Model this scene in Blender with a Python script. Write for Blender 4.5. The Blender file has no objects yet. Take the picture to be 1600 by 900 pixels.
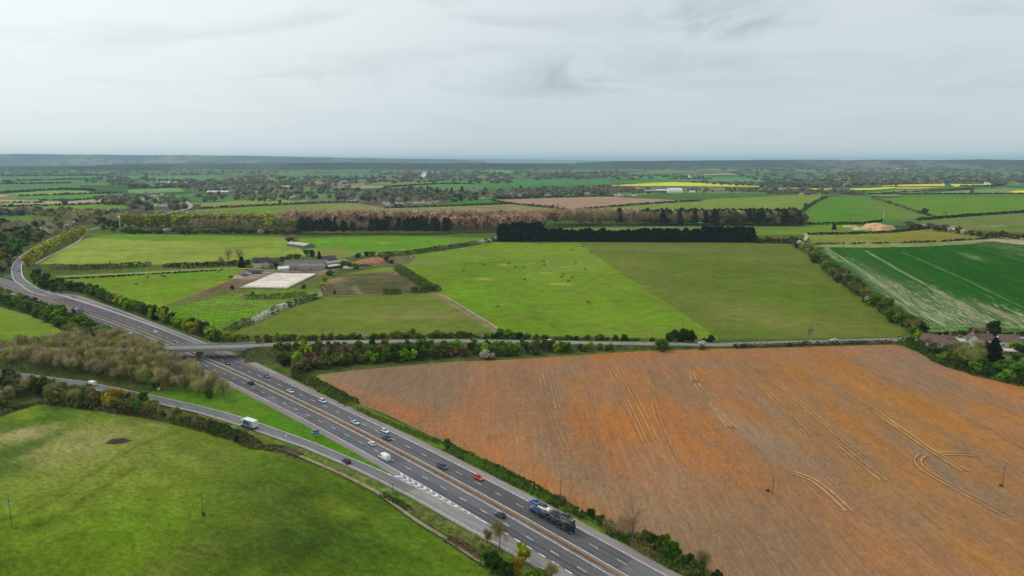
import bpy, bmesh, math, random
import numpy as np
from mathutils import Vector, Matrix, geometry
R = math.radians
SC = bpy.context.scene
COL = SC.collection
rng = np.random.default_rng(7); random.seed(7)

# ------------------------------------------------------------------ camera
H = 110.0; F = 1600*24/36; VH = 250.0
PITCH = math.atan((450-VH)/F)
cd = bpy.data.cameras.new('camera'); cam = bpy.data.objects.new('camera', cd); COL.objects.link(cam)
cam.location = (0, 0, H); cam.rotation_euler = (math.pi/2-PITCH, 0, 0)
cd.lens = 24; cd.sensor_width = 36; cd.clip_start = 1; cd.clip_end = 150000
SC.camera = cam
# ------------------------------------------------------------------ light
SUN_EL, SUN_AZ = R(42), R(-62)          # azimuth measured from +Y (view direction) towards +X
w = bpy.data.worlds.new('World'); SC.world = w; w.use_nodes = True
nt = w.node_tree; nt.nodes.clear(); N = nt.nodes.new; LK = nt.links.new
sky = N('ShaderNodeTexSky'); sky.sky_type = 'NISHITA'; sky.sun_disc = False
sky.sun_elevation = SUN_EL; sky.sun_rotation = SUN_AZ; sky.air_density = 1.0; sky.dust_density = 2.5
bgs = N('ShaderNodeBackground'); LK(sky.outputs[0], bgs.inputs[0]); bgs.inputs[1].default_value = 0.10
geo = N('ShaderNodeNewGeometry'); nrm = N('ShaderNodeVectorMath'); nrm.operation = 'SCALE'; nrm.inputs['Scale'].default_value = -1.0
LK(geo.outputs['Incoming'], nrm.inputs[0])
sep = N('ShaderNodeSeparateXYZ'); LK(nrm.outputs[0], sep.inputs[0])
# flat cloud deck: divide direction by height to get a receding ceiling
mz = N('ShaderNodeMath'); mz.operation = 'MAXIMUM'; LK(sep.outputs[2], mz.inputs[0]); mz.inputs[1].default_value = 0.0
mz2 = N('ShaderNodeMath'); mz2.operation = 'ADD'; LK(mz.outputs[0], mz2.inputs[0]); mz2.inputs[1].default_value = 0.10
dv = N('ShaderNodeVectorMath'); dv.operation = 'DIVIDE'; LK(nrm.outputs[0], dv.inputs[0])
cmb = N('ShaderNodeCombineXYZ')
for i in range(3): LK(mz2.outputs[0], cmb.inputs[i])
LK(cmb.outputs[0], dv.inputs[1])
mp = N('ShaderNodeMapping'); mp.inputs['Rotation'].default_value = (0, 0, R(62)); mp.inputs['Scale'].default_value = (0.75, 1.25, 0.0); mp.inputs['Location'].default_value = (1.3, 0.2, 0)
LK(dv.outputs[0], mp.inputs[0])
n1 = N('ShaderNodeTexNoise'); n1.inputs['Scale'].default_value = 0.9; n1.inputs['Detail'].default_value = 9; n1.inputs['Roughness'].default_value = .5; n1.inputs['Distortion'].default_value = .9
LK(mp.outputs[0], n1.inputs['Vector'])
r1 = N('ShaderNodeValToRGB'); r1.color_ramp.elements[0].position = .30; r1.color_ramp.elements[1].position = .52
r1.color_ramp.elements[0].color = (.54, .625, .66, 1); r1.color_ramp.elements[1].color = (.685, .765, .80, 1)
LK(n1.outputs[0], r1.inputs[0])
# towards the horizon the deck evens out to pale blue grey
hr = N('ShaderNodeMapRange'); LK(sep.outputs[2], hr.inputs[0]); hr.inputs[1].default_value = 0.0; hr.inputs[2].default_value = .20
mxh = N('ShaderNodeMix'); mxh.data_type = 'RGBA'; LK(hr.outputs[0], mxh.inputs[0]); mxh.inputs[6].default_value = (.60, .70, .745, 1); LK(r1.outputs[0], mxh.inputs[7])
# the sun glows through the deck on the left
sd = N('ShaderNodeVectorMath'); sd.operation = 'DOT_PRODUCT'; LK(nrm.outputs[0], sd.inputs[0])
sdir = (math.sin(SUN_AZ)*math.cos(SUN_EL), math.cos(SUN_AZ)*math.cos(SUN_EL), math.sin(SUN_EL)); sd.inputs[1].default_value = sdir
gr = N('ShaderNodeMapRange'); LK(sd.outputs['Value'], gr.inputs[0]); gr.inputs[1].default_value = .40; gr.inputs[2].default_value = 1.0; gr.inputs[3].default_value = 0; gr.inputs[4].default_value = .75
ad = N('ShaderNodeMix'); ad.data_type = 'RGBA'; ad.blend_type = 'ADD'; ad.clamp_factor = False; LK(gr.outputs[0], ad.inputs[0]); LK(mxh.outputs[2], ad.inputs[6]); ad.inputs[7].default_value = (.55, .50, .42, 1)
# thin places in the deck where wisps part and greyer blue shows
cur = ad.outputs[2]
nw = N('ShaderNodeTexNoise'); nw.inputs['Scale'].default_value = 2.6; nw.inputs['Detail'].default_value = 8; nw.inputs['Roughness'].default_value = .62; nw.inputs['Distortion'].default_value = 1.2
mw_ = N('ShaderNodeMapping'); mw_.inputs['Rotation'].default_value = (0, 0, R(35)); mw_.inputs['Scale'].default_value = (.9, .35, 0); LK(dv.outputs[0], mw_.inputs[0]); LK(mw_.outputs[0], nw.inputs['Vector'])
rw = N('ShaderNodeMapRange'); LK(nw.outputs[0], rw.inputs[0]); rw.inputs[1].default_value = .40; rw.inputs[2].default_value = .62
for (cx, cy, sx, sy, am) in ((.30, 4.75, 2.0, 1.0, 1.0), (.98, 3.35, 1.7, 1.8, 1.0), (1.1, 4.3, 1.6, 1.5, .45), (-.9, 4.6, .7, 1.2, .22), (2.6, 4.2, .7, 1.0, .3)):
    sb = N('ShaderNodeVectorMath'); sb.operation = 'SUBTRACT'; LK(dv.outputs[0], sb.inputs[0]); sb.inputs[1].default_value = (cx, cy, 0)
    ml = N('ShaderNodeVectorMath'); ml.operation = 'MULTIPLY'; LK(sb.outputs[0], ml.inputs[0]); ml.inputs[1].default_value = (sx, sy, 0)
    ln = N('ShaderNodeVectorMath'); ln.operation = 'LENGTH'; LK(ml.outputs[0], ln.inputs[0])
    fr = N('ShaderNodeMapRange'); fr.interpolation_type = 'SMOOTHSTEP'; LK(ln.outputs['Value'], fr.inputs[0]); fr.inputs[1].default_value = .1; fr.inputs[2].default_value = 1.0; fr.inputs[3].default_value = am; fr.inputs[4].default_value = 0
    mu_ = N('ShaderNodeMath'); mu_.operation = 'MULTIPLY'; LK(fr.outputs[0], mu_.inputs[0]); LK(rw.outputs[0], mu_.inputs[1])
    mq = N('ShaderNodeMix'); mq.data_type = 'RGBA'; LK(mu_.outputs[0], mq.inputs[0]); LK(cur, mq.inputs[6]); mq.inputs[7].default_value = (.46, .565, .60, 1); cur = mq.outputs[2]
bgc = N('ShaderNodeBackground'); LK(cur, bgc.inputs[0]); bgc.inputs[1].default_value = 1.0
mxs = N('ShaderNodeMixShader'); mxs.inputs[0].default_value = .93; LK(bgs.outputs[0], mxs.inputs[1]); LK(bgc.outputs[0], mxs.inputs[2])
wo = N('ShaderNodeOutputWorld'); LK(mxs.outputs[0], wo.inputs[0])
sl = bpy.data.lights.new('sun', 'SUN'); sl.energy = 1.1; sl.angle = R(14); sl.color = (1, .95, .87)
so = bpy.data.objects.new('sun', sl); COL.objects.link(so)
so.rotation_euler = Vector(sdir).to_track_quat('Z', 'Y').to_euler(); so.location = (0, 0, 500)
SC.view_settings.view_transform = 'Standard'; SC.view_settings.look = 'None'
SC.view_settings.exposure = 0.0; SC.view_settings.gamma = 1.0
SC.cycles.max_bounces = 5; SC.cycles.diffuse_bounces = 2; SC.cycles.transparent_max_bounces = 6; SC.cycles.volume_bounces = 1

# ------------------------------------------------------------------ geometry helpers
cP, sP = math.cos(PITCH), math.sin(PITCH)
def G(u, v, z=0.0):
    """ground point (at height z) seen at photo pixel u, v"""
    x = (u-800)/F; y = -(v-450)/F
    d = (x, cP+y*sP, -sP+y*cP); t = (H-z)/-d[2]
    return (d[0]*t, d[1]*t, z)
def PX(x, y, z=0.0):
    """photo pixel of ground points (numpy)"""
    dz = z-H; dep = y*cP-dz*sP; up = y*sP+dz*cP
    return 800+F*x/dep, 450-F*up/dep
def srgb(r, g, b, k=1.0):
    f = lambda c: (c/255/12.92) if c/255 <= .04045 else ((c/255+.055)/1.055)**2.4
    return (f(r)*k, f(g)*k, f(b)*k)
def vnoise(x, y, seed=0):
    x = np.asarray(x, float); y = np.asarray(y, float)
    xi = np.floor(x).astype(np.int64); yi = np.floor(y).astype(np.int64); fx = x-xi; fy = y-yi
    def h(a, b):
        n = (a*374761393+b*668265263+seed*1442695041) & 0xffffffff
        n = ((n ^ (n >> 13))*1274126177) & 0xffffffff
        return ((n ^ (n >> 16)) & 0xffff)/65535.0
    fx = fx*fx*(3-2*fx); fy = fy*fy*(3-2*fy)
    return (h(xi, yi)*(1-fx)+h(xi+1, yi)*fx)*(1-fy)+(h(xi, yi+1)*(1-fx)+h(xi+1, yi+1)*fx)*fy
def fbm(x, y, seed=0, oct=4):
    s = 0; a = .5; t = 0
    for i in range(oct):
        s = s+a*vnoise(x*2**i, y*2**i, seed+i); t += a; a *= .55
    return s/t
def tag(o, label=None, cat=None, group=None, kind=None):
    if label: o['label'] = label
    if cat: o['category'] = cat
    if group: o['group'] = group.replace('bushs', 'bushes')
    if kind: o['kind'] = kind
    return o
def mesh_np(name, V, Q, mats=(), col=None, midx=None, smooth=False):
    """quads (or tris when Q has 3 columns) straight from numpy"""
    me = bpy.data.meshes.new(name); V = np.asarray(V, np.float32); Q = np.asarray(Q, np.int32); k = Q.shape[1]
    me.vertices.add(len(V)); me.vertices.foreach_set('co', V.ravel())
    me.loops.add(Q.size); me.loops.foreach_set('vertex_index', Q.ravel())
    me.polygons.add(len(Q)); me.polygons.foreach_set('loop_start', np.arange(0, Q.size, k, dtype=np.int32))
    me.polygons.foreach_set('loop_total', np.full(len(Q), k, np.int32))
    for m in mats: me.materials.append(m)
    if midx is not None: me.polygons.foreach_set('material_index', np.asarray(midx, np.int32))
    if smooth: me.polygons.foreach_set('use_smooth', np.ones(len(Q), bool))
    me.update(calc_edges=True)
    if col is not None:
        a = me.color_attributes.new('Col', 'FLOAT_COLOR', 'POINT')
        c = np.ones((len(V), 4), np.float32); c[:, :3] = col; a.data.foreach_set('color', c.ravel())
    return me
def link(name, me, parent=None, loc=(0, 0, 0), rz=0, sc=None):
    o = bpy.data.objects.new(name, me); COL.objects.link(o); o.parent = parent
    o.location = loc; o.rotation_euler = (0, 0, rz)
    if sc is not None: o.scale = sc if hasattr(sc, '__len__') else (sc, sc, sc)
    return o
class MB:
    """collects simple solids, each with a material index"""
    def __init__(s): s.v = []; s.f = []; s.m = []
    def add(s, V, Fc, m=0):
        b = len(s.v); s.v += [tuple(p) for p in V]; s.f += [tuple(b+i for i in f) for f in Fc]; s.m += [m]*len(Fc); return s
    def box(s, x0, y0, z0, x1, y1, z1, m=0):
        V = [(x0,y0,z0),(x1,y0,z0),(x1,y1,z0),(x0,y1,z0),(x0,y0,z1),(x1,y0,z1),(x1,y1,z1),(x0,y1,z1)]
        return s.add(V, [(3,2,1,0),(4,5,6,7),(0,1,5,4),(1,2,6,5),(2,3,7,6),(3,0,4,7)], m)
    def bar(s, a, b, w, m=0, w2=None, n=4):
        a = Vector(a); b = Vector(b); d = (b-a).normalized(); u = d.orthogonal().normalized(); t = d.cross(u); w2 = w if w2 is None else w2
        V = []
        for p, r in ((a, w), (b, w2)):
            for i in range(n):
                q = 2*math.pi*(i+.5)/n; V.append(p+u*math.cos(q)*r+t*math.sin(q)*r)
        Fc = [(i, (i+1) % n, n+(i+1) % n, n+i) for i in range(n)]+[tuple(range(n-1, -1, -1)), tuple(range(n, 2*n))]
        return s.add(V, Fc, m)
    def loft(s, rings, m=0, cap=True):
        n = len(rings[0]); V = [p for r in rings for p in r]; Fc = []
        for k in range(len(rings)-1):
            for i in range(n):
                Fc.append((k*n+i, k*n+(i+1) % n, (k+1)*n+(i+1) % n, (k+1)*n+i))
        if cap: Fc += [tuple(range(n-1, -1, -1)), tuple((len(rings)-1)*n+i for i in range(n))]
        return s.add(V, Fc, m)
    def mesh(s, name, mats, smooth=False):
        me = bpy.data.meshes.new(name); me.from_pydata(s.v, [], s.f); me.update()
        bm = bmesh.new(); bm.from_mesh(me); bmesh.ops.recalc_face_normals(bm, faces=bm.faces); bm.to_mesh(me); bm.free()
        for m in mats: me.materials.append(m)
        me.polygons.foreach_set('material_index', s.m)
        if smooth:
            me.polygons.foreach_set('use_smooth', [True]*len(s.m)); 
        return me
    def build(s, name, mats, parent=None, smooth=False, **k):
        return link(name, s.mesh(name, mats if isinstance(mats, (list, tuple)) else [mats], smooth), parent, **k)
def empty(name, loc, rz=0, label=None, cat=None, group=None):
    o = bpy.data.objects.new(name, None); COL.objects.link(o); o.location = loc; o.rotation_euler = (0, 0, rz)
    o.empty_display_size = .5
    return tag(o, label, cat, group)
def copy_tree(o, parent=None):
    c = o.copy(); COL.objects.link(c); c.parent = parent
    for ch in KIDS.get(o.name, []): copy_tree(ch, c)
    return c
KIDS = {}
def register(o):
    KIDS[o.name] = [c for c in bpy.data.objects if c.parent == o]
    for c in KIDS[o.name]: register(c)
    return o

# ------------------------------------------------------------------ materials
def M(name): 
    m = bpy.data.materials.new(name); m.use_nodes = True; return m, m.node_tree, m.node_tree.nodes['Principled BSDF']
def simple(name, rgb, rough=.6, metal=0, noise=0, nscale=1.0, spec=.5, coat=0):
    m, t, b = M(name); b.inputs['Roughness'].default_value = rough; b.inputs['Metallic'].default_value = metal
    b.inputs['Specular IOR Level'].default_value = spec; b.inputs['Coat Weight'].default_value = coat
    if noise:
        tc = t.nodes.new('ShaderNodeTexCoord'); n = t.nodes.new('ShaderNodeTexNoise'); n.inputs['Scale'].default_value = nscale; n.inputs['Detail'].default_value = 6
        t.links.new(tc.outputs['Object'], n.inputs['Vector'])
        r = t.nodes.new('ShaderNodeMapRange'); t.links.new(n.outputs[0], r.inputs[0]); r.inputs[1].default_value = .25; r.inputs[2].default_value = .75
        r.inputs[3].default_value = 1-noise; r.inputs[4].default_value = 1+noise
        v = t.nodes.new('ShaderNodeVectorMath'); v.operation = 'SCALE'; v.inputs[0].default_value = rgb; t.links.new(r.outputs[0], v.inputs['Scale'])
        t.links.new(v.outputs[0], b.inputs['Base Color'])
    else: b.inputs['Base Color'].default_value = (*rgb, 1)
    return m
def ground_mat(name, alt=None, alt_amt=.5, ang=0, stretch=1, s_big=.012, s_mid=.09, s_fine=.6, con=.35, alt_scale=.03, rib=None, alt_lo=.45, alt_hi=.62, drill=None, sat=1.0, val=1.0, hue=.5):
    """reads the baked field colour and breaks it up with noise running along the field's working direction"""
    m, t, b = M(name); nn, lk = t.nodes.new, t.links.new
    b.inputs['Roughness'].default_value = 1; b.inputs['Specular IOR Level'].default_value = 0
    at = nn('ShaderNodeAttribute'); at.attribute_name = 'Col'
    ge = nn('ShaderNodeNewGeometry'); mp = nn('ShaderNodeMapping'); lk(ge.outputs['Position'], mp.inputs[0])
    mp.vector_type = 'TEXTURE'
    mp.inputs['Rotation'].default_value = (0, 0, R(ang)); mp.inputs['Scale'].default_value = (stretch, 1, 1)
    cur = at.outputs['Color']
    if alt is not None:
        n = nn('ShaderNodeTexNoise'); n.inputs['Scale'].default_value = alt_scale; n.inputs['Detail'].default_value = 9; n.inputs['Roughness'].default_value = .68; lk(mp.outputs[0], n.inputs['Vector'])
        r = nn('ShaderNodeMapRange'); lk(n.outputs[0], r.inputs[0]); r.inputs[1].default_value = alt_lo; r.inputs[2].default_value = alt_hi; r.inputs[4].default_value = alt_amt
        x = nn('ShaderNodeMix'); x.data_type = 'RGBA'; lk(r.outputs[0], x.inputs[0]); lk(cur, x.inputs[6]); x.inputs[7].default_value = (*alt, 1); cur = x.outputs[2]
    tot = None
    for sc_, am in ((s_big, .40), (s_mid, .55), (s_fine, .75), (s_fine*4, .6)):
        n = nn('ShaderNodeTexNoise'); n.inputs['Scale'].default_value = sc_; n.inputs['Detail'].default_value = 4; n.inputs['Roughness'].default_value = .6; lk(mp.outputs[0], n.inputs['Vector'])
        r = nn('ShaderNodeMapRange'); lk(n.outputs[0], r.inputs[0]); r.inputs[1].default_value = .3; r.inputs[2].default_value = .7
        r.inputs[3].default_value = 1-con*am; r.inputs[4].default_value = 1+con*am
        if tot is None: tot = r.outputs[0]
        else:
            q = nn('ShaderNodeMath'); q.operation = 'MULTIPLY'; lk(tot, q.inputs[0]); lk(r.outputs[0], q.inputs[1]); tot = q.outputs[0]
    if drill:
        n = nn('ShaderNodeTexNoise'); n.inputs['Scale'].default_value = drill[0]; n.inputs['Detail'].default_value = 2; md = nn('ShaderNodeMapping'); md.vector_type = 'TEXTURE'; md.inputs['Rotation'].default_value = (0, 0, R(ang)); md.inputs['Scale'].default_value = (60, 1, 1)
        lk(ge.outputs['Position'], md.inputs[0]); lk(md.outputs[0], n.inputs['Vector']); r = nn('ShaderNodeMapRange'); lk(n.outputs[0], r.inputs[0]); r.inputs[1].default_value = .35; r.inputs[2].default_value = .65; r.inputs[3].default_value = 1-drill[1]; r.inputs[4].default_value = 1+drill[1]
        q = nn('ShaderNodeMath'); q.operation = 'MULTIPLY'; lk(tot, q.inputs[0]); lk(r.outputs[0], q.inputs[1]); tot = q.outputs[0]
    v = nn('ShaderNodeVectorMath'); v.operation = 'SCALE'; lk(cur, v.inputs[0]); lk(tot, v.inputs['Scale'])
    hs = nn('ShaderNodeHueSaturation'); hs.inputs['Saturation'].default_value = sat; hs.inputs['Value'].default_value = val; hs.inputs['Hue'].default_value = hue; lk(v.outputs[0], hs.inputs['Color'])
    lk(hs.outputs[0], b.inputs['Base Color'])
    return m
def foliage_mat(name, var=.5):
    m, t, b = M(name); nn, lk = t.nodes.new, t.links.new
    b.inputs['Roughness'].default_value = .9; b.inputs['Specular IOR Level'].default_value = .03
    at = nn('ShaderNodeAttribute'); at.attribute_name = 'Col'; oi = nn('ShaderNodeObjectInfo')
    ge = nn('ShaderNodeNewGeometry'); n = nn('ShaderNodeTexNoise'); n.inputs['Scale'].default_value = .35; n.inputs['Detail'].default_value = 3; lk(ge.outputs['Position'], n.inputs['Vector'])
    r = nn('ShaderNodeMapRange'); lk(n.outputs[0], r.inputs[0]); r.inputs[1].default_value = .3; r.inputs[2].default_value = .7; r.inputs[3].default_value = 1-var*.6; r.inputs[4].default_value = 1+var*.6
    r2 = nn('ShaderNodeMapRange'); lk(oi.outputs['Random'], r2.inputs[0]); r2.inputs[3].default_value = 1-var*.4; r2.inputs[4].default_value = 1+var*.4
    q = nn('ShaderNodeMath'); q.operation = 'MULTIPLY'; lk(r.outputs[0], q.inputs[0]); lk(r2.outputs[0], q.inputs[1])
    hs = nn('ShaderNodeHueSaturation'); lk(at.outputs['Color'], hs.inputs['Color']); lk(q.outputs[0], hs.inputs['Value'])
    r3 = nn('ShaderNodeMapRange'); lk(oi.outputs['Random'], r3.inputs[0]); r3.inputs[3].default_value = .485; r3.inputs[4].default_value = .512; lk(r3.outputs[0], hs.inputs['Hue'])
    hs.inputs['Saturation'].default_value = 1.02
    mu = nn('ShaderNodeVectorMath'); mu.operation = 'SCALE'; mu.inputs['Scale'].default_value = 1.75; lk(hs.outputs[0], mu.inputs[0]); lk(mu.outputs[0], b.inputs['Base Color'])
    tl = nn('ShaderNodeBsdfTranslucent'); lk(mu.outputs[0], tl.inputs[0]); mx = nn('ShaderNodeMixShader'); mx.inputs[0].default_value = .38; lk(b.outputs[0], mx.inputs[1]); lk(tl.outputs[0], mx.inputs[2]); lk(mx.outputs[0], t.nodes['Material Output'].inputs['Surface'])
    return m
FOL = foliage_mat('leaf and twig'); BARK = simple('bark', (.13, .10, .075), .9, noise=.3, nscale=2)
GRASSM = ground_mat('pasture grass', alt=srgb(116, 118, 52), alt_amt=.45, alt_scale=.02, con=.32, sat=.98, val=.94, hue=.49)
ROUGHM = ground_mat('rough grass', alt=srgb(104, 98, 66), alt_amt=.5, alt_scale=.05, con=.6, s_mid=.15, s_fine=.5)
MEADM = ground_mat('tussocky meadow', alt=srgb(116, 128, 30), alt_amt=.28, alt_scale=.03, ang=-35, stretch=1.6, con=.40, s_mid=.14, s_fine=.6, s_big=.02, sat=.96, val=.94, hue=.488)
CROPM = ground_mat('growing crop', alt=srgb(160, 156, 122), alt_amt=.0, ang=-105, stretch=12, con=.28, drill=(.35, .14))
STUBM = ground_mat('dead stubble', alt=srgb(132, 106, 86), alt_amt=.75, ang=-89, stretch=3, con=.22, alt_scale=.04, s_big=.03, s_mid=.25, s_fine=1.0, alt_lo=.42, alt_hi=.64, drill=(.8, .06), sat=1.0, val=1.04, hue=.508)
SOILM = ground_mat('bare soil', alt=srgb(120, 100, 80), alt_amt=.4, con=.35, alt_scale=.06)
FARM = ground_mat('far crop', con=.25, s_big=.004, s_mid=.02, s_fine=.1)
ASPH = ground_mat('asphalt', alt=srgb(122, 118, 116), alt_amt=.45, con=.22, alt_scale=.08, ang=-46, stretch=14, s_fine=1.2)
def paint_mat():
    m, t, b = M('road paint'); nn, lk = t.nodes.new, t.links.new
    ge = nn('ShaderNodeNewGeometry'); n = nn('ShaderNodeTexNoise'); n.inputs['Scale'].default_value = 1.2; n.inputs['Detail'].default_value = 6; lk(ge.outputs['Position'], n.inputs['Vector'])
    x = nn('ShaderNodeValToRGB'); x.color_ramp.elements[0].position = .35; x.color_ramp.elements[1].position = .6
    x.color_ramp.elements[0].color = (.36, .35, .34, 1); x.color_ramp.elements[1].color = (.78, .78, .76, 1); lk(n.outputs[0], x.inputs[0]); lk(x.outputs[0], b.inputs['Base Color'])
    b.inputs['Roughness'].default_value = .7; return m
PAINT = paint_mat()
STEEL = simple('galvanised steel', (.40, .40, .40), .5, .3, noise=.15, nscale=2)
CONC = simple('concrete', srgb(150, 143, 135), .9, noise=.18, nscale=.6)
WOOD = simple('weathered timber', (.16, .125, .095), .9, noise=.3, nscale=2)
WHITE = simple('white render', (.78, .78, .76), .7, noise=.06, nscale=1)
BLACK = simple('black rubber', (.02, .02, .02), .8)
DARK = simple('dark metal', (.03, .032, .036), .45)

# ------------------------------------------------------------------ fields
NF = [0]
def field(px, rgb, mat, sp=8, patches=(), z=None, name='field', warp=6, wsc=.05, kind='structure', zfun=None):
    """a field: its outline on the ground, filled with a fine grid that carries the crop's own colours"""
    P = [G(u, v)[:2] for u, v in px]
    if z is None: NF[0] += 1; z = .05+.004*NF[0]
    A = np.array(P); lo = A.min(0); hi = A.max(0)
    E_ = []; B = []
    for i in range(len(A)):
        a, b = A[i], A[(i+1) % len(A)]; k = max(1, int(np.hypot(*(b-a))/sp))
        for j in range(k): B.append(a+(b-a)*j/k)
    nb = len(B); E_ = [(i, (i+1) % nb) for i in range(nb)]
    gx, gy = np.meshgrid(np.arange(lo[0]+sp/2, hi[0], sp), np.arange(lo[1]+sp/2, hi[1], sp))
    g = np.stack([gx.ravel(), gy.ravel()], 1)+rng.uniform(-.3, .3, (gx.size, 2))*sp
    ins = np.zeros(len(g), bool); x, y = g[:, 0], g[:, 1]; Bp = np.array(B)
    for i in range(nb):
        x1, y1 = Bp[i]; x2, y2 = Bp[(i+1) % nb]
        c = ((y1 > y) != (y2 > y)); 
        with np.errstate(divide='ignore', invalid='ignore'): xi = (x2-x1)*(y-y1)/(y2-y1)+x1
        ins ^= c & (x < xi)
    g = g[ins]
    pts = [Vector(p) for p in Bp]+[Vector(p) for p in g]
    r = geometry.delaunay_2d_cdt(pts, E_, [], 1, 1e-4)
    V = np.array([(p[0], p[1], z) for p in r[0]]); T = [f for f in r[2] if len(f) == 3]
    if zfun: V[:, 2] += zfun(V[:, 0], V[:, 1])
    C = paint(V, rgb, patches, warp, wsc)
    T = np.array(T); a, b, c = V[T[:, 0]], V[T[:, 1]], V[T[:, 2]]
    fl = ((b[:, 0]-a[:, 0])*(c[:, 1]-a[:, 1])-(b[:, 1]-a[:, 1])*(c[:, 0]-a[:, 0])) < 0
    T[fl] = T[fl][:, ::-1]
    o = link(name, mesh_np(name, V, T, [mat], C)); tag(o, kind=kind); return o
def paint(V, rgb, patches, warp=6, wsc=.05):
    C = np.tile(np.array(rgb, float), (len(V), 1)); U, W = PX(V[:, 0], V[:, 1])
    nu = (fbm(V[:, 0]*wsc, V[:, 1]*wsc, 3)-.5)*2; nv = (fbm(V[:, 0]*wsc, V[:, 1]*wsc, 9)-.5)*2
    for (u, v, ru, rv, ang, c, st, hard) in patches:
        du = U-u+nu*warp*2; dw = W-v+nv*warp
        ca, sa = math.cos(R(ang)), math.sin(R(ang)); p = (du*ca+dw*sa)/ru; q = (-du*sa+dw*ca)/rv
        k = st/(1+np.exp(np.clip((np.sqrt(p*p+q*q)-1)*hard, -30, 30)))
        C = C*(1-k[:, None])+np.array(c)*k[:, None]
    return C

# base ground: one sheet to the horizon with a far patchwork of hedged fields
def base_ground():
    m, t, b = M('far countryside'); nn, lk = t.nodes.new, t.links.new
    b.inputs['Roughness'].default_value = 1; b.inputs['Specular IOR Level'].default_value = 0
    ge = nn('ShaderNodeNewGeometry'); mp = nn('ShaderNodeMapping'); lk(ge.outputs['Position'], mp.inputs[0]); mp.inputs['Rotation'].default_value = (0, 0, .5); mp.inputs['Scale'].default_value = (.0018, .0026, .001)
    nd = nn('ShaderNodeTexNoise'); nd.inputs['Scale'].default_value = 1.2; lk(mp.outputs[0], nd.inputs['Vector'])
    av = nn('ShaderNodeVectorMath'); av.operation = 'ADD'; lk(mp.outputs[0], av.inputs[0]); lk(nd.outputs['Color'], av.inputs[1])
    vo = nn('ShaderNodeTexVoronoi'); vo.distance = 'CHEBYCHEV'; vo.inputs['Scale'].default_value = 1.0; lk(av.outputs[0], vo.inputs['Vector'])
    s = nn('ShaderNodeSeparateColor'); lk(vo.outputs['Color'], s.inputs[0])
    cr = nn('ShaderNodeValToRGB'); e = cr.color_ramp; e.interpolation = 'CONSTANT'
    stops = [(0, srgb(66, 108, 52)), (.22, srgb(84, 122, 62)), (.4, srgb(92, 114, 70)), (.52, srgb(56, 96, 54)), (.66, srgb(112, 118, 74)), (.76, srgb(132, 112, 88)), (.83, srgb(72, 100, 52)), (.93, srgb(98, 92, 74))]
    while len(e.elements) < len(stops): e.elements.new(.5)
    for i, (p, c) in enumerate(stops): e.elements[i].position = p; e.elements[i].color = (*c, 1)
    lk(s.outputs[0], cr.inputs[0])
    ve = nn('ShaderNodeTexVoronoi'); ve.feature = 'DISTANCE_TO_EDGE'; ve.inputs['Scale'].default_value = 1.0; lk(av.outputs[0], ve.inputs['Vector'])
    n2 = nn('ShaderNodeTexNoise'); n2.inputs['Scale'].default_value = .0022; n2.inputs['Detail'].default_value = 8; n2.inputs['Roughness'].default_value = .65; lk(ge.outputs['Position'], n2.inputs['Vector'])
    r = nn('ShaderNodeMapRange'); lk(n2.outputs[0], r.inputs[0]); r.inputs[1].default_value = .5; r.inputs[2].default_value = .56
    x = nn('ShaderNodeMix'); x.data_type = 'RGBA'; lk(r.outputs[0], x.inputs[0]); lk(cr.outputs[0], x.inputs[6]); x.inputs[7].default_value = (*srgb(72, 70, 52), 1)
    n3 = nn('ShaderNodeTexNoise'); n3.inputs['Scale'].default_value = .08; n3.inputs['Detail'].default_value = 6; lk(ge.outputs['Position'], n3.inputs['Vector'])
    r3 = nn('ShaderNodeMapRange'); lk(n3.outputs[0], r3.inputs[0]); r3.inputs[1].default_value = .3; r3.inputs[2].default_value = .7; r3.inputs[3].default_value = .95; r3.inputs[4].default_value = 1.5
    v = nn('ShaderNodeVectorMath'); v.operation = 'SCALE'; lk(x.outputs[2], v.inputs[0]); lk(r3.outputs[0], v.inputs['Scale']); lk(v.outputs[0], b.inputs['Base Color'])
    return m
BASEM = base_ground()
ys = np.concatenate([np.linspace(-300, 3000, 12), np.geomspace(3600, 60000, 26)]); xs = np.concatenate([-np.geomspace(60000, 800, 16), [0], np.geomspace(800, 60000, 16)])
X, Y = np.meshgrid(xs, ys); V = np.stack([X.ravel(), Y.ravel(), np.zeros(X.size)], 1)
# beyond ~3 km the land falls a little then rolls
V[:, 2] = np.where(V[:, 1] > 4000, (fbm(V[:, 0]/3000, V[:, 1]/3000, 5)-.5)*22, 0)*np.clip((V[:, 1]-4000)/4000, 0, 1)-np.where(V[:, 1] > 16000, 8, 0)
nx = len(xs); Q = np.array([(j*nx+i, j*nx+i+1, (j+1)*nx+i+1, (j+1)*nx+i) for j in range(len(ys)-1) for i in range(nx-1)])
tag(link('ground', mesh_np('ground', V, Q, [BASEM])), kind='structure')
# near rough ground (verges, margins) as a sheet over it
RG = srgb(84, 98, 42)
VERGE = srgb(76, 112, 26)
field([(-900, 352), (-900, 1150), (2500, 1150), (2500, 352)], RG, ROUGHM, sp=34, z=.03, name='ground', patches=[
    (250, 620, 420, 90, 8, srgb(70, 76, 34), .9, 4), (640, 740, 520, 40, 38, VERGE, .9, 5), (60, 470, 90, 20, 20, srgb(60, 80, 30), .8, 4)])

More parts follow.
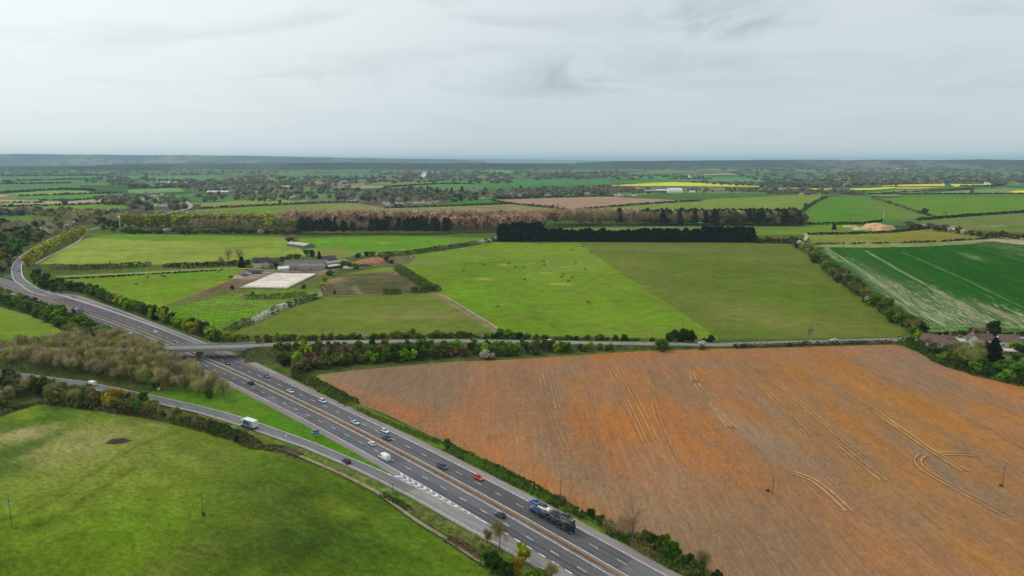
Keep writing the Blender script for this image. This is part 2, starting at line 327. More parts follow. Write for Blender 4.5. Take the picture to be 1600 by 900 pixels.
# hills: ridges with their own real height and distance
def ridge(px, dist, depth, rgb, seed, name='hills', patch=None, foot=0):
    us = np.arange(px[0][0], px[-1][0]+1, 6); vt = np.interp(us, [p[0] for p in px], [p[1] for p in px])
    rows = 26; V = []; C = []
    for k in range(rows):
        f = k/(rows-1)-.30; prof = np.clip(1-(abs(f)/(.70 if f > 0 else .30))**1.6, 0, 1)
        D = dist+f*depth*(1 if f < 0 else .8)
        x = (us-800)/F*dist*cP*1.0*(D/dist); y = np.full_like(us, D, float)
        vn = vt+(fbm(us/30.0, us*0+seed, seed)-.5)*.8
        top = H+dist*np.tan(np.arctan((450-vn)/F)-PITCH)
        z = top*prof+(fbm(x/900, y/900, seed+4)-.5)*.10*np.maximum(top, 20)*prof-foot*(1-prof)-6*(1-prof)
        V.append(np.stack([x, y, z], 1))
        n = fbm(x/500, y/700, seed+7, 3); n2 = fbm(x/160, y/260, seed+11, 4); c = np.tile(np.array(rgb[0]), (len(us), 1))
        cell = vnoise(np.floor(x/700)*7.3, np.floor(y/900)*3.1, seed+2)
        for i, cc in enumerate(rgb[1:]):
            lo_ = .3+i*.2; k_ = ((cell > lo_) & (cell < lo_+.2))[:, None]; c = np.where(k_, np.array(cc), c)
        c = np.where((n2 > .52)[:, None], np.array(rgb[0]), c)
        C.append(c)
    V = np.concatenate(V); C = np.concatenate(C); n = len(us)
    Q = np.array([(j*n+i, j*n+i+1, (j+1)*n+i+1, (j+1)*n+i) for j in range(rows-1) for i in range(n-1)])
    tag(link(name, mesh_np(name, V, Q, [FARM], C, smooth=True)), kind='structure')
WD = srgb(34, 36, 40); GR = srgb(44, 66, 44); TN = srgb(104, 98, 80); LG = srgb(64, 82, 54); OL = srgb(56, 58, 50)
ridge([(-500, 243), (0, 241), (60, 240.5), (120, 241), (200, 242.5), (330, 242.5), (420, 244), (500, 245.5), (600, 247.5), (700, 249), (760, 252)], 17000, 8000, (srgb(54, 58, 62), srgb(66, 84, 66), srgb(122, 116, 98), srgb(84, 100, 74)), 3)
ridge([(560, 249), (700, 248.8), (820, 249), (900, 250), (1000, 251), (1100, 252)], 33000, 6000, (WD, GR, OL, LG), 21)
ridge([(900, 254), (960, 252), (1050, 250.8), (1140, 250.2), (1250, 249.3), (1330, 249.5), (1400, 249.3), (1480, 250), (1530, 249.0), (1600, 249.6), (1750, 249), (2100, 248)], 11000, 6500, (WD, GR, OL, TN), 31)
ridge([(150, 258), (210, 255.8), (300, 255.6), (400, 255.4), (560, 254), (580, 253.6), (620, 255.2), (720, 255.2), (900, 255.2), (960, 255), (1040, 257)], 9000, 3200, (GR, LG, WD, OL), 41)
ridge([(-300, 260), (100, 259.5), (200, 260.5), (260, 262)], 8000, 2000, (GR, WD, OL, LG), 51)

# ------------------------------------------------------------------ the fields of the photograph
g1 = srgb(100, 126, 34); g2 = srgb(84, 116, 30); tan = srgb(158, 144, 112); br = srgb(120, 100, 76)
field([(-120, 1010), (-120, 660), (0, 652), (60, 632), (130, 640), (200, 650), (250, 658), (330, 680), (400, 700), (470, 722), (560, 757), (600, 781), (650, 818), (700, 853), (760, 892), (860, 1010)],
      srgb(92, 122, 14), MEADM, sp=2.6, warp=9, wsc=.09, patches=[
    (80, 700, 270, 55, 4, srgb(134, 142, 66), .95, 2.5), (110, 690, 120, 26, -14, srgb(150, 148, 84), .8, 2.5), (230, 662, 150, 16, 10, srgb(112, 138, 30), .8, 3), (330, 720, 60, 14, 5, srgb(138, 138, 76), .75, 4),
    (50, 655, 70, 16, -12, srgb(58, 96, 24), .9, 7), (30, 700, 90, 10, -22, srgb(60, 98, 30), .9, 5), (10, 735, 40, 14, -20, srgb(58, 96, 30), .85, 5), (40, 650, 25, 8, -12, srgb(110, 138, 30), .8, 6),
    (25, 680, 45, 8, -8, srgb(160, 152, 100), .8, 4), (150, 690, 70, 12, -20, srgb(150, 146, 84), .6, 3), (245, 666, 14, 3, 0, srgb(170, 160, 110), .9, 5),
    (490, 800, 180, 56, 28, srgb(56, 86, 16), .9, 2.2), (400, 850, 160, 50, -22, srgb(62, 88, 22), .85, 2.4), (600, 845, 150, 40, 30, srgb(66, 104, 16), .8, 2.4), (470, 870, 90, 30, 0, srgb(46, 74, 18), .7, 2.5), (450, 790, 70, 16, 12, srgb(50, 74, 20), .7, 3), (540, 800, 60, 12, 20, srgb(108, 128, 26), .8, 4),
    (400, 772, 60, 26, 15, srgb(88, 100, 44), .75, 3), (340, 808, 90, 14, -25, srgb(66, 88, 22), .8, 4), (470, 775, 30, 12, 10, srgb(66, 78, 28), .8, 3),
    (120, 870, 170, 30, 0, srgb(84, 108, 14), .7, 3), (50, 825, 80, 7, -12, srgb(62, 94, 18), .85, 5), (300, 870, 100, 20, -30, srgb(82, 94, 34), .8, 4),
    (260, 790, 130, 40, -20, srgb(86, 124, 8), .6, 2), (470, 870, 120, 10, -32, srgb(58, 76, 22), .85, 4), (380, 880, 120, 10, -34, srgb(60, 80, 22), .8, 4), (180, 740, 140, 30, -15, srgb(108, 130, 38), .6, 2)])
field([(487, 592), (500, 585), (560, 578), (700, 566), (800, 562), (1000, 549), (1200, 543), (1395, 538), (1440, 553), (1480, 575), (1560, 592), (1640, 612), (1900, 690), (1900, 1010), (1200, 1010), (1120, 897), (1021, 840), (958, 818), (893, 798), (800, 739), (683, 686), (598, 645), (560, 632), (525, 612)],
      srgb(163, 104, 62), STUBM, sp=3.2, warp=10, wsc=.05, patches=[
    (650, 604, 230, 40, 6, srgb(122, 102, 86), .95, 3), (1000, 570, 160, 8, -3, srgb(134, 112, 98), .8, 3), (1400, 560, 90, 14, 10, srgb(126, 108, 96), .85, 3), (1450, 590, 200, 10, 18, srgb(134, 112, 94), .6, 3),
    (1150, 670, 80, 12, 38, srgb(128, 112, 98), .95, 4), (1220, 700, 120, 16, 34, srgb(138, 120, 102), .95, 3), (1330, 700, 140, 6, 36, srgb(132, 112, 94), .7, 3), (1290, 650, 120, 6, 36, srgb(130, 110, 96), .6, 3), (930, 640, 10, 60, -12, srgb(128, 108, 92), .7, 3), (1085, 610, 70, 5, 50, srgb(124, 106, 94), .75, 3), (1200, 640, 60, 7, 40, srgb(136, 118, 104), .8, 4), (1040, 730, 60, 22, 25, srgb(136, 114, 98), .85, 3),
    (890, 730, 60, 26, 40, srgb(124, 108, 90), .9, 3), (980, 780, 190, 26, 25, srgb(146, 112, 84), .85, 3), (870, 650, 22, 60, -5, srgb(132, 108, 90), .8, 3), (1060, 640, 110, 40, 40, srgb(170, 100, 52), .8, 2), (960, 680, 90, 40, 10, srgb(172, 98, 50), .8, 2),
    (1450, 680, 160, 40, 34, srgb(162, 108, 54), .8, 2), (1380, 770, 200, 30, 38, srgb(152, 108, 62), .7, 3), (1480, 735, 90, 10, 36, srgb(126, 108, 92), .85, 4), (1240, 830, 90, 60, 30, srgb(134, 104, 82), .85, 2), (1150, 860, 120, 50, 30, srgb(132, 106, 82), .85, 3),
    (1440, 850, 180, 24, 36, srgb(146, 104, 78), .7, 3), (1580, 780, 60, 12, 36, srgb(130, 106, 84), .8, 4), (620, 640, 130, 9, 22, srgb(176, 100, 62), .85, 4), (770, 700, 90, 14, 30, srgb(172, 102, 60), .8, 3), (760, 620, 30, 40, 0, srgb(170, 104, 70), .7, 3), (560, 600, 40, 12, 10, srgb(138, 112, 92), .8, 3),
    (1240, 555, 120, 7, 0, srgb(170, 104, 62), .7, 3), (495, 588, 20, 8, 0, srgb(134, 132, 70), .9, 5)])
field([(-80, 468), (0, 480), (40, 491), (80, 507), (118, 531), (60, 535), (0, 539), (-80, 541)], srgb(112, 142, 36), GRASSM, sp=5, warp=5, patches=[(40, 495, 60, 8, 20, srgb(128, 146, 60), .7, 3), (0, 525, 50, 12, 0, srgb(98, 138, 24), .7, 3)])
field([(85, 431), (180, 427), (260, 423), (375, 417), (385, 421), (250, 427), (150, 432), (95, 435)], srgb(124, 144, 62), GRASSM, sp=8)
field([(97, 436), (200, 429), (300, 424), (380, 421), (388, 424), (362, 441), (330, 452), (290, 466), (240, 482), (205, 472), (170, 459), (135, 447)], srgb(108, 146, 30), GRASSM, sp=6, patches=[(320, 426, 60, 4, 0, srgb(90, 148, 18), .7, 4), (180, 455, 60, 8, 20, srgb(116, 146, 50), .6, 3)])
field([(240, 482), (290, 466), (330, 452), (362, 441), (374, 452), (449, 453), (500, 428), (520, 430), (505, 462), (450, 480), (400, 496), (362, 516), (340, 518), (300, 508), (262, 492)], srgb(98, 130, 36), ROUGHM, sp=5, warp=4, patches=[
    (300, 470, 70, 4, -14, srgb(104, 90, 62), .8, 4), (370, 455, 50, 4, 0, srgb(108, 92, 66), .8, 5), (480, 440, 40, 12, 0, srgb(92, 96, 58), .8, 4), (330, 492, 80, 20, 0, srgb(96, 136, 26), .8, 4), (400, 475, 70, 8, 0, srgb(110, 128, 50), .7, 4)])
field([(365, 523), (362, 518), (400, 503), (450, 482), (500, 468), (520, 463), (600, 460), (672, 457), (685, 458), (705, 470), (740, 491), (785, 519), (700, 523), (500, 525)], srgb(104, 122, 44), GRASSM, sp=5, warp=5, patches=[
    (650, 492, 70, 6, 0, srgb(150, 138, 92), .7, 3), (690, 462, 30, 5, 20, srgb(140, 124, 88), .8, 4), (735, 490, 62, 3.2, 32, srgb(166, 148, 118), .95, 6), (480, 500, 100, 16, -10, srgb(98, 126, 40), .6, 3), (420, 498, 60, 3, -24, srgb(128, 124, 66), .7, 4), (560, 485, 80, 8, 0, srgb(112, 126, 56), .6, 3)])
field([(505, 462), (500, 447), (512, 437), (545, 430), (624, 425), (645, 436), (662, 450), (668, 457), (600, 461), (520, 464)], srgb(88, 84, 56), SOILM, sp=4, warp=4, patches=[
    (525, 435, 24, 6, -10, srgb(170, 138, 112), .9, 4), (580, 432, 50, 5, 0, srgb(96, 84, 70), .9, 4), (600, 445, 50, 10, 0, srgb(82, 92, 46), .8, 3), (533, 447, 7, 9, -20, srgb(112, 120, 70), .7, 4), (562, 455, 10, 4, 35, srgb(140, 132, 96), .85, 5), (617, 426, 9, 3, 0, srgb(150, 120, 98), .9, 5)])
field([(540, 428), (600, 417), (622, 418), (625, 424), (545, 429)], srgb(112, 132, 52), GRASSM, sp=6)
field([(60, 413), (85, 398), (118, 381), (135, 372), (158, 367), (230, 366), (350, 368), (445, 371), (458, 376), (472, 390), (478, 401), (430, 402), (300, 413), (180, 414)], srgb(140, 160, 62), GRASSM, sp=8, warp=2, patches=[
    (280, 369, 200, 7.5, 1, srgb(98, 142, 32), .97, 14), (200, 390, 160, 5, 0, srgb(150, 164, 78), .5, 3), (420, 380, 60, 14, 0, srgb(124, 152, 44), .7, 3), (120, 404, 50, 4, -10, srgb(158, 164, 88), .6, 3), (300, 389.2, 160, .8, -1.5, srgb(104, 132, 44), .8, 6), (300, 400, 150, 8, 0, srgb(132, 156, 54), .5, 3)])
field([(466, 372), (600, 369), (740, 371), (775, 374), (700, 384), (650, 391), (600, 398), (560, 399), (530, 404), (500, 401), (482, 397), (470, 384)], srgb(88, 146, 28), GRASSM, sp=8, warp=2, patches=[
    (510, 396, 45, 6, 3, srgb(138, 128, 82), .95, 4), (590, 393, 50, 3, 0, srgb(116, 142, 60), .7, 4), (600, 380, 12, 1.2, 0, srgb(140, 164, 60), .7, 4), (500, 378, 8, 1.2, 0, srgb(140, 164, 60), .7, 4), (720, 380, 60, 4, 0, srgb(110, 146, 50), .6, 3)])
field([(622, 402), (700, 391), (780, 377), (840, 377), (903, 378.5), (925, 395), (975, 430), (1050, 478), (1125, 531), (800, 524), (787, 518), (740, 491), (705, 470), (660, 438), (625, 412)], srgb(106, 140, 30), GRASSM, sp=6, warp=3, patches=[
    (700, 400, 120, 7, -4, srgb(120, 140, 56), .8, 4), (660, 412, 60, 5, 0, srgb(138, 138, 84), .7, 4), (760, 411, 160, 1.4, -2.5, srgb(84, 106, 34), .75, 6), (820, 470, 140, 34, 20, srgb(92, 138, 20), .8, 2), (900, 460, 110, 40, 28, srgb(110, 142, 34), .7, 3),
    (759, 435, 11, 2, 0, srgb(168, 166, 84), .9, 5), (853, 427, 9, 1.4, 0, srgb(168, 166, 84), .9, 5), (876, 443, 12, 1.7, 0, srgb(172, 168, 84), .9, 5), (882, 417.5, 9, 1.4, 0, srgb(158, 158, 86), .9, 5), (789, 414.5, 8, 1.4, 0, srgb(160, 162, 80), .9, 5),
    (850, 390, 70, 7, 0, srgb(122, 152, 42), .7, 3), (820, 480, 120, 1.2, 33, srgb(76, 116, 22), .7, 6), (900, 500, 130, 14, 28, srgb(98, 134, 32), .6, 3), (1010, 505, 90, 5, 35, srgb(96, 134, 26), .7, 3), (900, 410, 50, 12, 0, srgb(124, 142, 62), .6, 3)])
field([(903, 378.5), (1000, 379), (1240, 381), (1262, 398), (1300, 430), (1350, 466), (1400, 502), (1418, 520), (1400, 527), (1250, 530), (1125, 531), (1050, 478), (975, 430), (925, 395)], srgb(94, 112, 38), GRASSM, sp=6, warp=6, patches=[
    (1000, 388, 120, 8, 0, srgb(116, 120, 62), .8, 3), (1000, 450, 150, 14, 38, srgb(100, 126, 38), .55, 2), (990, 425, 62, 26, 20, srgb(112, 122, 56), .8, 3), (1180, 440, 120, 40, 10, srgb(86, 110, 30), .75, 2), (1180, 492, 70, 12, 12, srgb(140, 134, 76), .7, 2), (1280, 500, 100, 12, 6, srgb(104, 120, 46), .7, 3), (1230, 470, 90, 12, 0, srgb(84, 116, 26), .6, 3),
    (1200, 402, 90, 6, 3, srgb(114, 122, 60), .6, 3), (950, 397, 40, 2, 0, srgb(80, 116, 24), .7, 3), (1060, 397, 190, 1.6, 2, srgb(84, 108, 30), .6, 4), (1330, 512, 80, 12, 0, srgb(110, 118, 56), .7, 3), (1100, 515, 70, 10, 10, srgb(96, 116, 38), .6, 3), (1220, 385, 60, 4, 0, srgb(100, 112, 46), .7, 3)])
field([(1276, 386), (1360, 387), (1440, 385.5), (1510, 382), (1550, 377), (1600, 383), (1780, 405), (1780, 527), (1600, 521), (1500, 520), (1445, 519), (1425, 508), (1395, 486), (1350, 452), (1305, 412)], srgb(38, 86, 20), CROPM, sp=4.5, warp=5, wsc=.03, patches=[
    (1410, 462, 50, 8, 34, srgb(150, 150, 112), .6, 2.2), (1390, 484, 26, 4, 34, srgb(160, 158, 128), .6, 3), (1490, 492, 80, 12, 30, srgb(120, 138, 88), .5, 2), (1520, 490, 30, 4, 33, srgb(172, 160, 132), .7, 3), (1440, 494, 90, 16, 26, srgb(96, 130, 76), .55, 2),
    (1565, 491, 34, 4, 26, srgb(178, 164, 128), .75, 3), (1580, 388, 60, 5, 12, srgb(84, 104, 58), .8, 3), (1520, 402, 18, 2, 15, srgb(110, 124, 72), .7, 3), (1500, 514, 100, 4, 0, srgb(84, 134, 60), .7, 3), (1350, 430, 60, 3, 34, srgb(84, 120, 60), .5, 3), (1300, 398, 20, 2, 40, srgb(150, 156, 120), .8, 4)])
field([(1272, 386), (1290, 380.5), (1450, 379.5), (1540, 374), (1620, 366), (1780, 362), (1780, 405), (1600, 383), (1550, 377), (1510, 382), (1440, 385.5), (1360, 387)], srgb(138, 140, 88), ROUGHM, sp=8, warp=3, patches=[(1590, 378, 90, 4, 6, srgb(182, 164, 132), .9, 3)])
field([(1262, 367), (1300, 366), (1400, 363.5), (1455, 357.5), (1482, 357.5), (1535, 372), (1450, 378), (1350, 380), (1268, 380)], srgb(132, 134, 52), GRASSM, sp=10, warp=2, patches=[(1440, 368, 60, 5, -3, srgb(142, 132, 44), .7, 3), (1300, 372, 40, 6, 0, srgb(124, 138, 62), .7, 3)])
field([(960, 351.5), (1240, 351.5), (1340, 351), (1400, 360), (1262, 366), (1180, 368), (1000, 370), (880, 372), (860, 358)], srgb(104, 134, 48), GRASSM, sp=12, patches=[(1190, 360, 40, 3, 0, srgb(84, 130, 34), .7, 3)])
field([(940, 355), (1240, 351.2), (1240, 352.3), (1100, 355), (940, 357)], srgb(168, 150, 118), GRASSM, sp=12)
field([(1250, 332), (1262, 319), (1292, 307.5), (1342, 306), (1362, 309), (1402, 320), (1452, 337), (1430, 343), (1380, 345), (1350, 349.5), (1275, 350.5), (1258, 344)], srgb(76, 132, 30), GRASSM, sp=14, warp=1.5, patches=[(1405, 330, 50, 12, 10, srgb(108, 128, 52), .85, 3), (1380, 312, 30, 3, 20, srgb(112, 132, 62), .7, 3)])
field([(1352, 304.6), (1600, 303.8), (1800, 303), (1800, 327), (1600, 331), (1500, 336.5), (1455, 337.5), (1402, 318.5), (1372, 309)], srgb(90, 136, 34), GRASSM, sp=20, warp=1.5, patches=[(1500, 306, 260, 2, 0, srgb(74, 116, 42), .8, 5)])
field([(1432, 345), (1500, 338.5), (1600, 332), (1800, 327), (1800, 362), (1620, 365), (1570, 362), (1500, 359), (1450, 351)], srgb(108, 122, 62), GRASSM, sp=15, warp=2, patches=[(1590, 356, 80, 4, 0, srgb(92, 124, 46), .7, 3), (1560, 352, 60, .7, -4, srgb(160, 150, 110), .7, 5)])
field([(930, 326), (1000, 320), (1072, 315), (1200, 303.5), (1262, 303), (1292, 306), (1258, 327), (1190, 331), (1100, 330), (1000, 331), (905, 334)], srgb(118, 142, 56), GRASSM, sp=16, warp=1.5, patches=[(1200, 318, 60, 4, 0, srgb(128, 146, 66), .5, 3)])
field([(960, 306), (1080, 301.5), (1262, 301.8), (1250, 304.5), (1150, 309.3), (1060, 313), (1000, 310.5)], srgb(68, 108, 44), GRASSM, sp=20)
field([(760, 313), (800, 311.5), (920, 307.7), (950, 307.5), (1062, 313), (1074, 314.4), (1000, 319), (940, 323.5), (893, 328.5), (850, 322.5), (800, 318.5)], srgb(166, 134, 112), SOILM, sp=16, warp=1)
field([(596, 326), (680, 323.4), (760, 320.5), (800, 319.5), (893, 330), (905, 335), (860, 344), (600, 345)], srgb(150, 138, 96), GRASSM, sp=16, warp=2, patches=[(680, 325, 70, 3, 0, srgb(132, 142, 80), .6, 3)])
field([(604, 324.5), (660, 319.5), (770, 315.8), (792, 318), (680, 322.8)], srgb(56, 104, 36), GRASSM, sp=16)
field([(305, 328), (400, 322.8), (530, 317.8), (560, 318), (602, 325.5), (625, 334), (600, 345), (400, 345), (305, 342)], srgb(134, 138, 78), GRASSM, sp=14, warp=2, patches=[(400, 328, 90, 5, -3, srgb(94, 144, 38), .9, 4), (340, 336, 60, 6, 0, srgb(124, 126, 80), .7, 3), (580, 330, 40, 7, 10, srgb(148, 142, 88), .6, 3)])
field([(314, 317), (420, 311.5), (480, 313), (480, 317.3), (400, 321.3), (314, 325)], srgb(138, 146, 84), GRASSM, sp=18)
field([(-120, 332), (0, 325.5), (90, 322), (150, 319.5), (185, 321), (205, 325), (170, 330), (90, 331), (0, 337), (-120, 341)], srgb(106, 140, 46), GRASSM, sp=14, patches=[(150, 321, 40, 2, 0, srgb(126, 150, 58), .6, 3)])
field([(-120, 346), (0, 340.5), (90, 335), (92, 343), (0, 350), (-120, 352)], srgb(84, 130, 46), GRASSM, sp=14)
def strip(px, rgb, mat=None): return field(px, rgb, mat or FARM, sp=60, z=.5+.02*NF[0])
NF[0] += 1
FARF = [([(-100, 317), (0, 312.5), (70, 313.5), (190, 310.6), (260, 310), (260, 313), (190, 315), (110, 320.5), (60, 319), (0, 323)], tan), ([(25, 308), (60, 306), (190, 302.7), (192, 309.5), (110, 314), (60, 313)], srgb(88, 132, 62)),
 ([(8, 303), (75, 298), (130, 298), (152, 301.8), (60, 305.8), (40, 306)], srgb(114, 142, 78)), ([(-100, 291), (20, 288), (120, 287), (130, 295), (60, 298), (0, 300), (-100, 303)], srgb(86, 116, 74)), ([(-100, 277), (0, 276), (170, 275.2), (300, 277), (280, 281), (110, 279.5), (30, 283), (-100, 283)], srgb(86, 118, 80)),
 ([(0, 304), (18, 305), (10, 308), (0, 308.5), (-60, 309)], tan), ([(30, 284), (200, 281), (300, 281.5), (240, 285), (120, 286), (30, 288)], srgb(84, 112, 76)), ([(200, 275), (340, 274), (350, 281), (300, 283), (200, 279)], srgb(92, 122, 76)), ([(200, 297), (280, 294), (290, 300), (220, 303), (200, 302)], srgb(112, 134, 82)),
 ([(380, 256.6), (520, 257), (470, 262), (400, 263)], srgb(104, 128, 90)), ([(290, 258), (420, 257.2), (420, 262), (300, 263)], srgb(80, 116, 78)), ([(480, 257), (700, 256.8), (820, 257.5), (700, 264), (560, 264)], srgb(74, 108, 74)), ([(430, 273), (520, 271), (640, 273.5), (620, 279), (470, 281)], srgb(76, 118, 78)),
 ([(430, 290.6), (460, 290.5), (460, 293), (430, 293)], srgb(186, 176, 130)), ([(527, 291.6), (600, 290.7), (600, 293.5), (560, 296), (530, 295)], srgb(134, 138, 92)), ([(600, 293), (690, 288), (800, 288.5), (790, 296), (700, 299), (600, 300)], srgb(86, 120, 66)), ([(740, 286), (820, 285), (900, 288), (880, 295), (760, 297)], srgb(72, 112, 62)),
 ([(800, 280), (950, 279.5), (960, 289), (880, 290), (800, 289)], srgb(70, 116, 70)), ([(765, 267), (800, 266.8), (800, 271), (768, 272)], srgb(92, 130, 70)), ([(945, 291), (1000, 287.4), (1050, 285), (1100, 286.8), (1200, 290.8), (1200, 293), (1060, 291.3)], srgb(196, 184, 60)),
 ([(1000, 292), (1080, 291.8), (1060, 296.5), (1000, 297)], srgb(84, 112, 76)), ([(1100, 278), (1200, 278), (1260, 280), (1200, 285), (1110, 284)], srgb(88, 124, 80)), ([(1000, 277.5), (1110, 278.5), (1100, 283.5), (1000, 282)], srgb(72, 122, 66)),
 ([(1212, 295), (1248, 294), (1248, 296), (1214, 296.6)], srgb(190, 180, 66)), ([(1265, 295.2), (1300, 295.2), (1300, 297), (1265, 297)], srgb(196, 186, 64)), ([(1328, 295.4), (1360, 294.6), (1398, 292.8), (1400, 294.8), (1362, 297.6), (1330, 297.6)], srgb(200, 190, 70)),
 ([(1376, 291.6), (1398, 289.6), (1398, 291), (1380, 292.4)], srgb(192, 180, 70)), ([(1402, 289.4), (1476, 288), (1476, 291.8), (1402, 291.8)], srgb(200, 182, 70)), ([(1484, 288.2), (1560, 289), (1552, 291), (1490, 292.4)], srgb(202, 188, 66)), ([(1400, 293.6), (1480, 293.4), (1440, 295.8), (1400, 296)], srgb(176, 170, 78)),
 ([(1360, 302.5), (1400, 299), (1500, 296.5), (1480, 299), (1420, 303)], srgb(130, 132, 92)), ([(1440, 303), (1500, 298.5), (1570, 295), (1700, 294.5), (1700, 303)], srgb(112, 126, 74)), ([(1564, 302.8), (1590, 299), (1700, 295.8), (1700, 303)], srgb(214, 190, 50)), ([(1570, 289), (1700, 288.5), (1700, 293), (1580, 293)], srgb(66, 110, 60)),
 ([(1225, 265.6), (1280, 264.8), (1280, 266.2), (1240, 267)], srgb(172, 156, 136)), ([(1270, 256.6), (1345, 256.6), (1330, 258.6), (1290, 258)], srgb(172, 142, 124)), ([(1400, 262.6), (1425, 262.4), (1425, 264.4), (1400, 264.6)], srgb(168, 146, 130)), ([(1455, 261.8), (1490, 261.4), (1490, 263.4), (1455, 263.8)], srgb(164, 142, 126)),
 ([(1200, 277), (1290, 277.5), (1290, 283), (1210, 283)], srgb(86, 116, 80)), ([(1240, 271), (1280, 271), (1290, 275), (1250, 275)], srgb(84, 124, 78)), ([(1310, 283.5), (1400, 284), (1400, 285.8), (1310, 286)], srgb(100, 120, 80)), ([(1100, 272.4), (1150, 271.8), (1150, 273.6), (1100, 274)], srgb(150, 148, 110)), ([(1350, 306), (1400, 304.8), (1410, 308), (1380, 309)], srgb(116, 124, 74))]
for i, (p, c) in enumerate(FARF): field(p, tuple(q*1.18 for q in c), FARM, sp=70, z=.6+.06*i, warp=.3)

# ------------------------------------------------------------------ roads
ca_, sa_ = math.cos(R(-45.5)), math.sin(R(-45.5)); PC = (-91.23370699, -280.44310328, -114.35873598, 128.2375902)
def MW(s, n, z=0.0):
    """point on the dual carriageway: s metres along, n metres left of its centre"""
    t = s/1000; m = ((PC[0]*t+PC[1])*t+PC[2])*t+PC[3]+n; 
    return (s*ca_-m*sa_, s*sa_+m*ca_, z)
def ribbon(name, pts, z, mat, rgb, kind='structure'):
    """pts: list of (left point, right point)"""
    V = []; C = []
    for a, b in pts: V += [(a[0], a[1], z+(a[2] if len(a) > 2 else 0)), (b[0], b[1], z+(b[2] if len(b) > 2 else 0))]
    Q = [(2*i, 2*i+1, 2*i+3, 2*i+2) for i in range(len(pts)-1)]
    Vn = np.array(V); me = mesh_np(name, Vn, np.array(Q), [mat], np.tile(np.array(rgb), (len(V), 1)))
    return tag(link(name, me), kind=kind)
def mrib(name, n0, n1, s0, s1, z, mat, rgb, step=6):
    f0 = n0 if callable(n0) else (lambda s: n0); f1 = n1 if callable(n1) else (lambda s: n1)
    ss = np.linspace(s0, s1, max(2, int(abs(s1-s0)/step)+1))
    return ribbon(name, [(MW(s, f1(s)), MW(s, f0(s))) for s in ss], z, mat, rgb)
S0, S1 = -1000, 40
ip = lambda xs_, ys_: (lambda s: float(np.interp(s, xs_, ys_)))
T1 = srgb(112, 110, 112); T2 = srgb(134, 128, 128); SH = srgb(146, 134, 132); WHT = (.7, .7, .7)
paveU = ip([-1000, -800, -700, -640, -568, -487, -440, -354, -300, -282, -100, 40], [13, 13, 13.2, 22, 19.8, 17.2, 16.4, 15.7, 13.2, 12.5, 12.5, 13])
lowL = ip([-1000, -200, -178, -100, 40], [-12.8, -12.6, -12.5, -12.6, -12.8])
mrib('road', lowL, paveU, S0, S1, .50, ASPH, SH)                                  # paved width, shoulders show
mrib('road', 1.2, ip([-1000, -640, -560, -487, -420, -300, 40], [12.2, 12.4, 17.0, 13.6, 12.6, 9.3, 9.3]), -640, S1, .508, ASPH, srgb(104, 100, 102))
mrib('road', 1.2, 12.3, S0, -640, .508, ASPH, srgb(122, 118, 120))
mrib('road', -9.7, -1.9, S0, S1, .508, ASPH, srgb(104, 101, 103))
mrib('road', -5.5, -9.5, -440, -150, .512, ASPH, srgb(96, 98, 104))
mrib('road', 1.4, 9.0, -330, S1, .512, ASPH, srgb(100, 98, 100))
for n_, w2, c_ in ((3.2, 1.9, srgb(92, 90, 92)), (7.2, 2.0, srgb(90, 88, 90)), (-3.7, 1.8, srgb(98, 97, 100)), (-7.6, 2.1, srgb(86, 87, 92))):
    for sg in (-.9, .9): mrib('road', n_+sg-w2*.17, n_+sg+w2*.17, -560, S1, .516, ASPH, c_)
for s_, e_, a_, b_, c_ in ((-166, -140, 1.5, 9.0, srgb(92, 90, 92)), (-100, -84, 1.5, 9.0, srgb(112, 110, 112)), (-58, S1, 1.5, 9.0, srgb(84, 84, 86)), (-240, -228, 5.4, 9.0, srgb(112, 110, 110)), (-300, -262, -9.4, -5.9, srgb(112, 110, 114)), (-210, -196, -5.6, -2.1, srgb(90, 88, 92))): mrib('road', a_, b_, s_, e_, .5195, ASPH, c_)
mrib('verge', -1.7, .35, S0, S1, .522, SOILM, srgb(122, 104, 94))
mrib('verge', .35, 1.1, S0, S1, .524, ASPH, srgb(166, 156, 148))
mrib('verge', -1.72, -1.2, S0, S1, .526, ASPH, srgb(142, 132, 126))
def line(n0, s0, s1, wd=.2, z=.53, step=8): return (n0, s0, s1, wd, z, step)
def marks(items, name='road_marking'):
    V = []; Q = []
    for (n0, s0, s1, wd, z, step) in items:
        f = n0 if callable(n0) else (lambda s, n0=n0: n0); ss = np.linspace(s0, s1, max(2, int(abs(s1-s0)/step)+1)); b = len(V)
        for s in ss: V += [MW(s, f(s)+wd/2, z), MW(s, f(s)-wd/2, z)]
        Q += [(b+2*i, b+2*i+1, b+2*i+3, b+2*i+2) for i in range(len(ss)-1)]
    return tag(link(name, mesh_np(name, np.array(V), np.array(Q), [PAINT])), kind='structure')
merge = ip([-690, -640, -560, -480, -400, -330, -280], [11.9, 12.1, 12.4, 12.0, 10.6, 9.6, 9.2])
marks([line(1.35, S0, S1, .28), line(9.2, -300, S1, .28), line(-1.95, S0, S1, .25), line(-9.65, S0, -165, .28), line(12.2, -1000, -690, .25)])
marks([line(5.25, s, s+3.4, .22) for s in np.arange(-985, S1, 10.5)]+[line(-5.75, s, s+3.4, .22) for s in np.arange(-980, S1, 10.5)])
marks([line(ip([-640, -560, -480, -420, -354, -300], [20.0, 18.0, 15.6, 14.8, 13.8, 12.0]), -640, -330, .25)]+[line(9.3, s, s+1.6, .35) for s in np.arange(-400, -300, 3.2)])
marks([line(-9.2, s, s+2.6, .5) for s in np.arange(-136, S1, 5.2)])
mrib('road_marking', lambda s: merge(s)-.2, lambda s: merge(s)+ip([-690, -640, -560, -420, -380], [.5, 2.6, 2.2, .9, .3])(s), -690, -380, .532, ASPH, srgb(176, 172, 176))
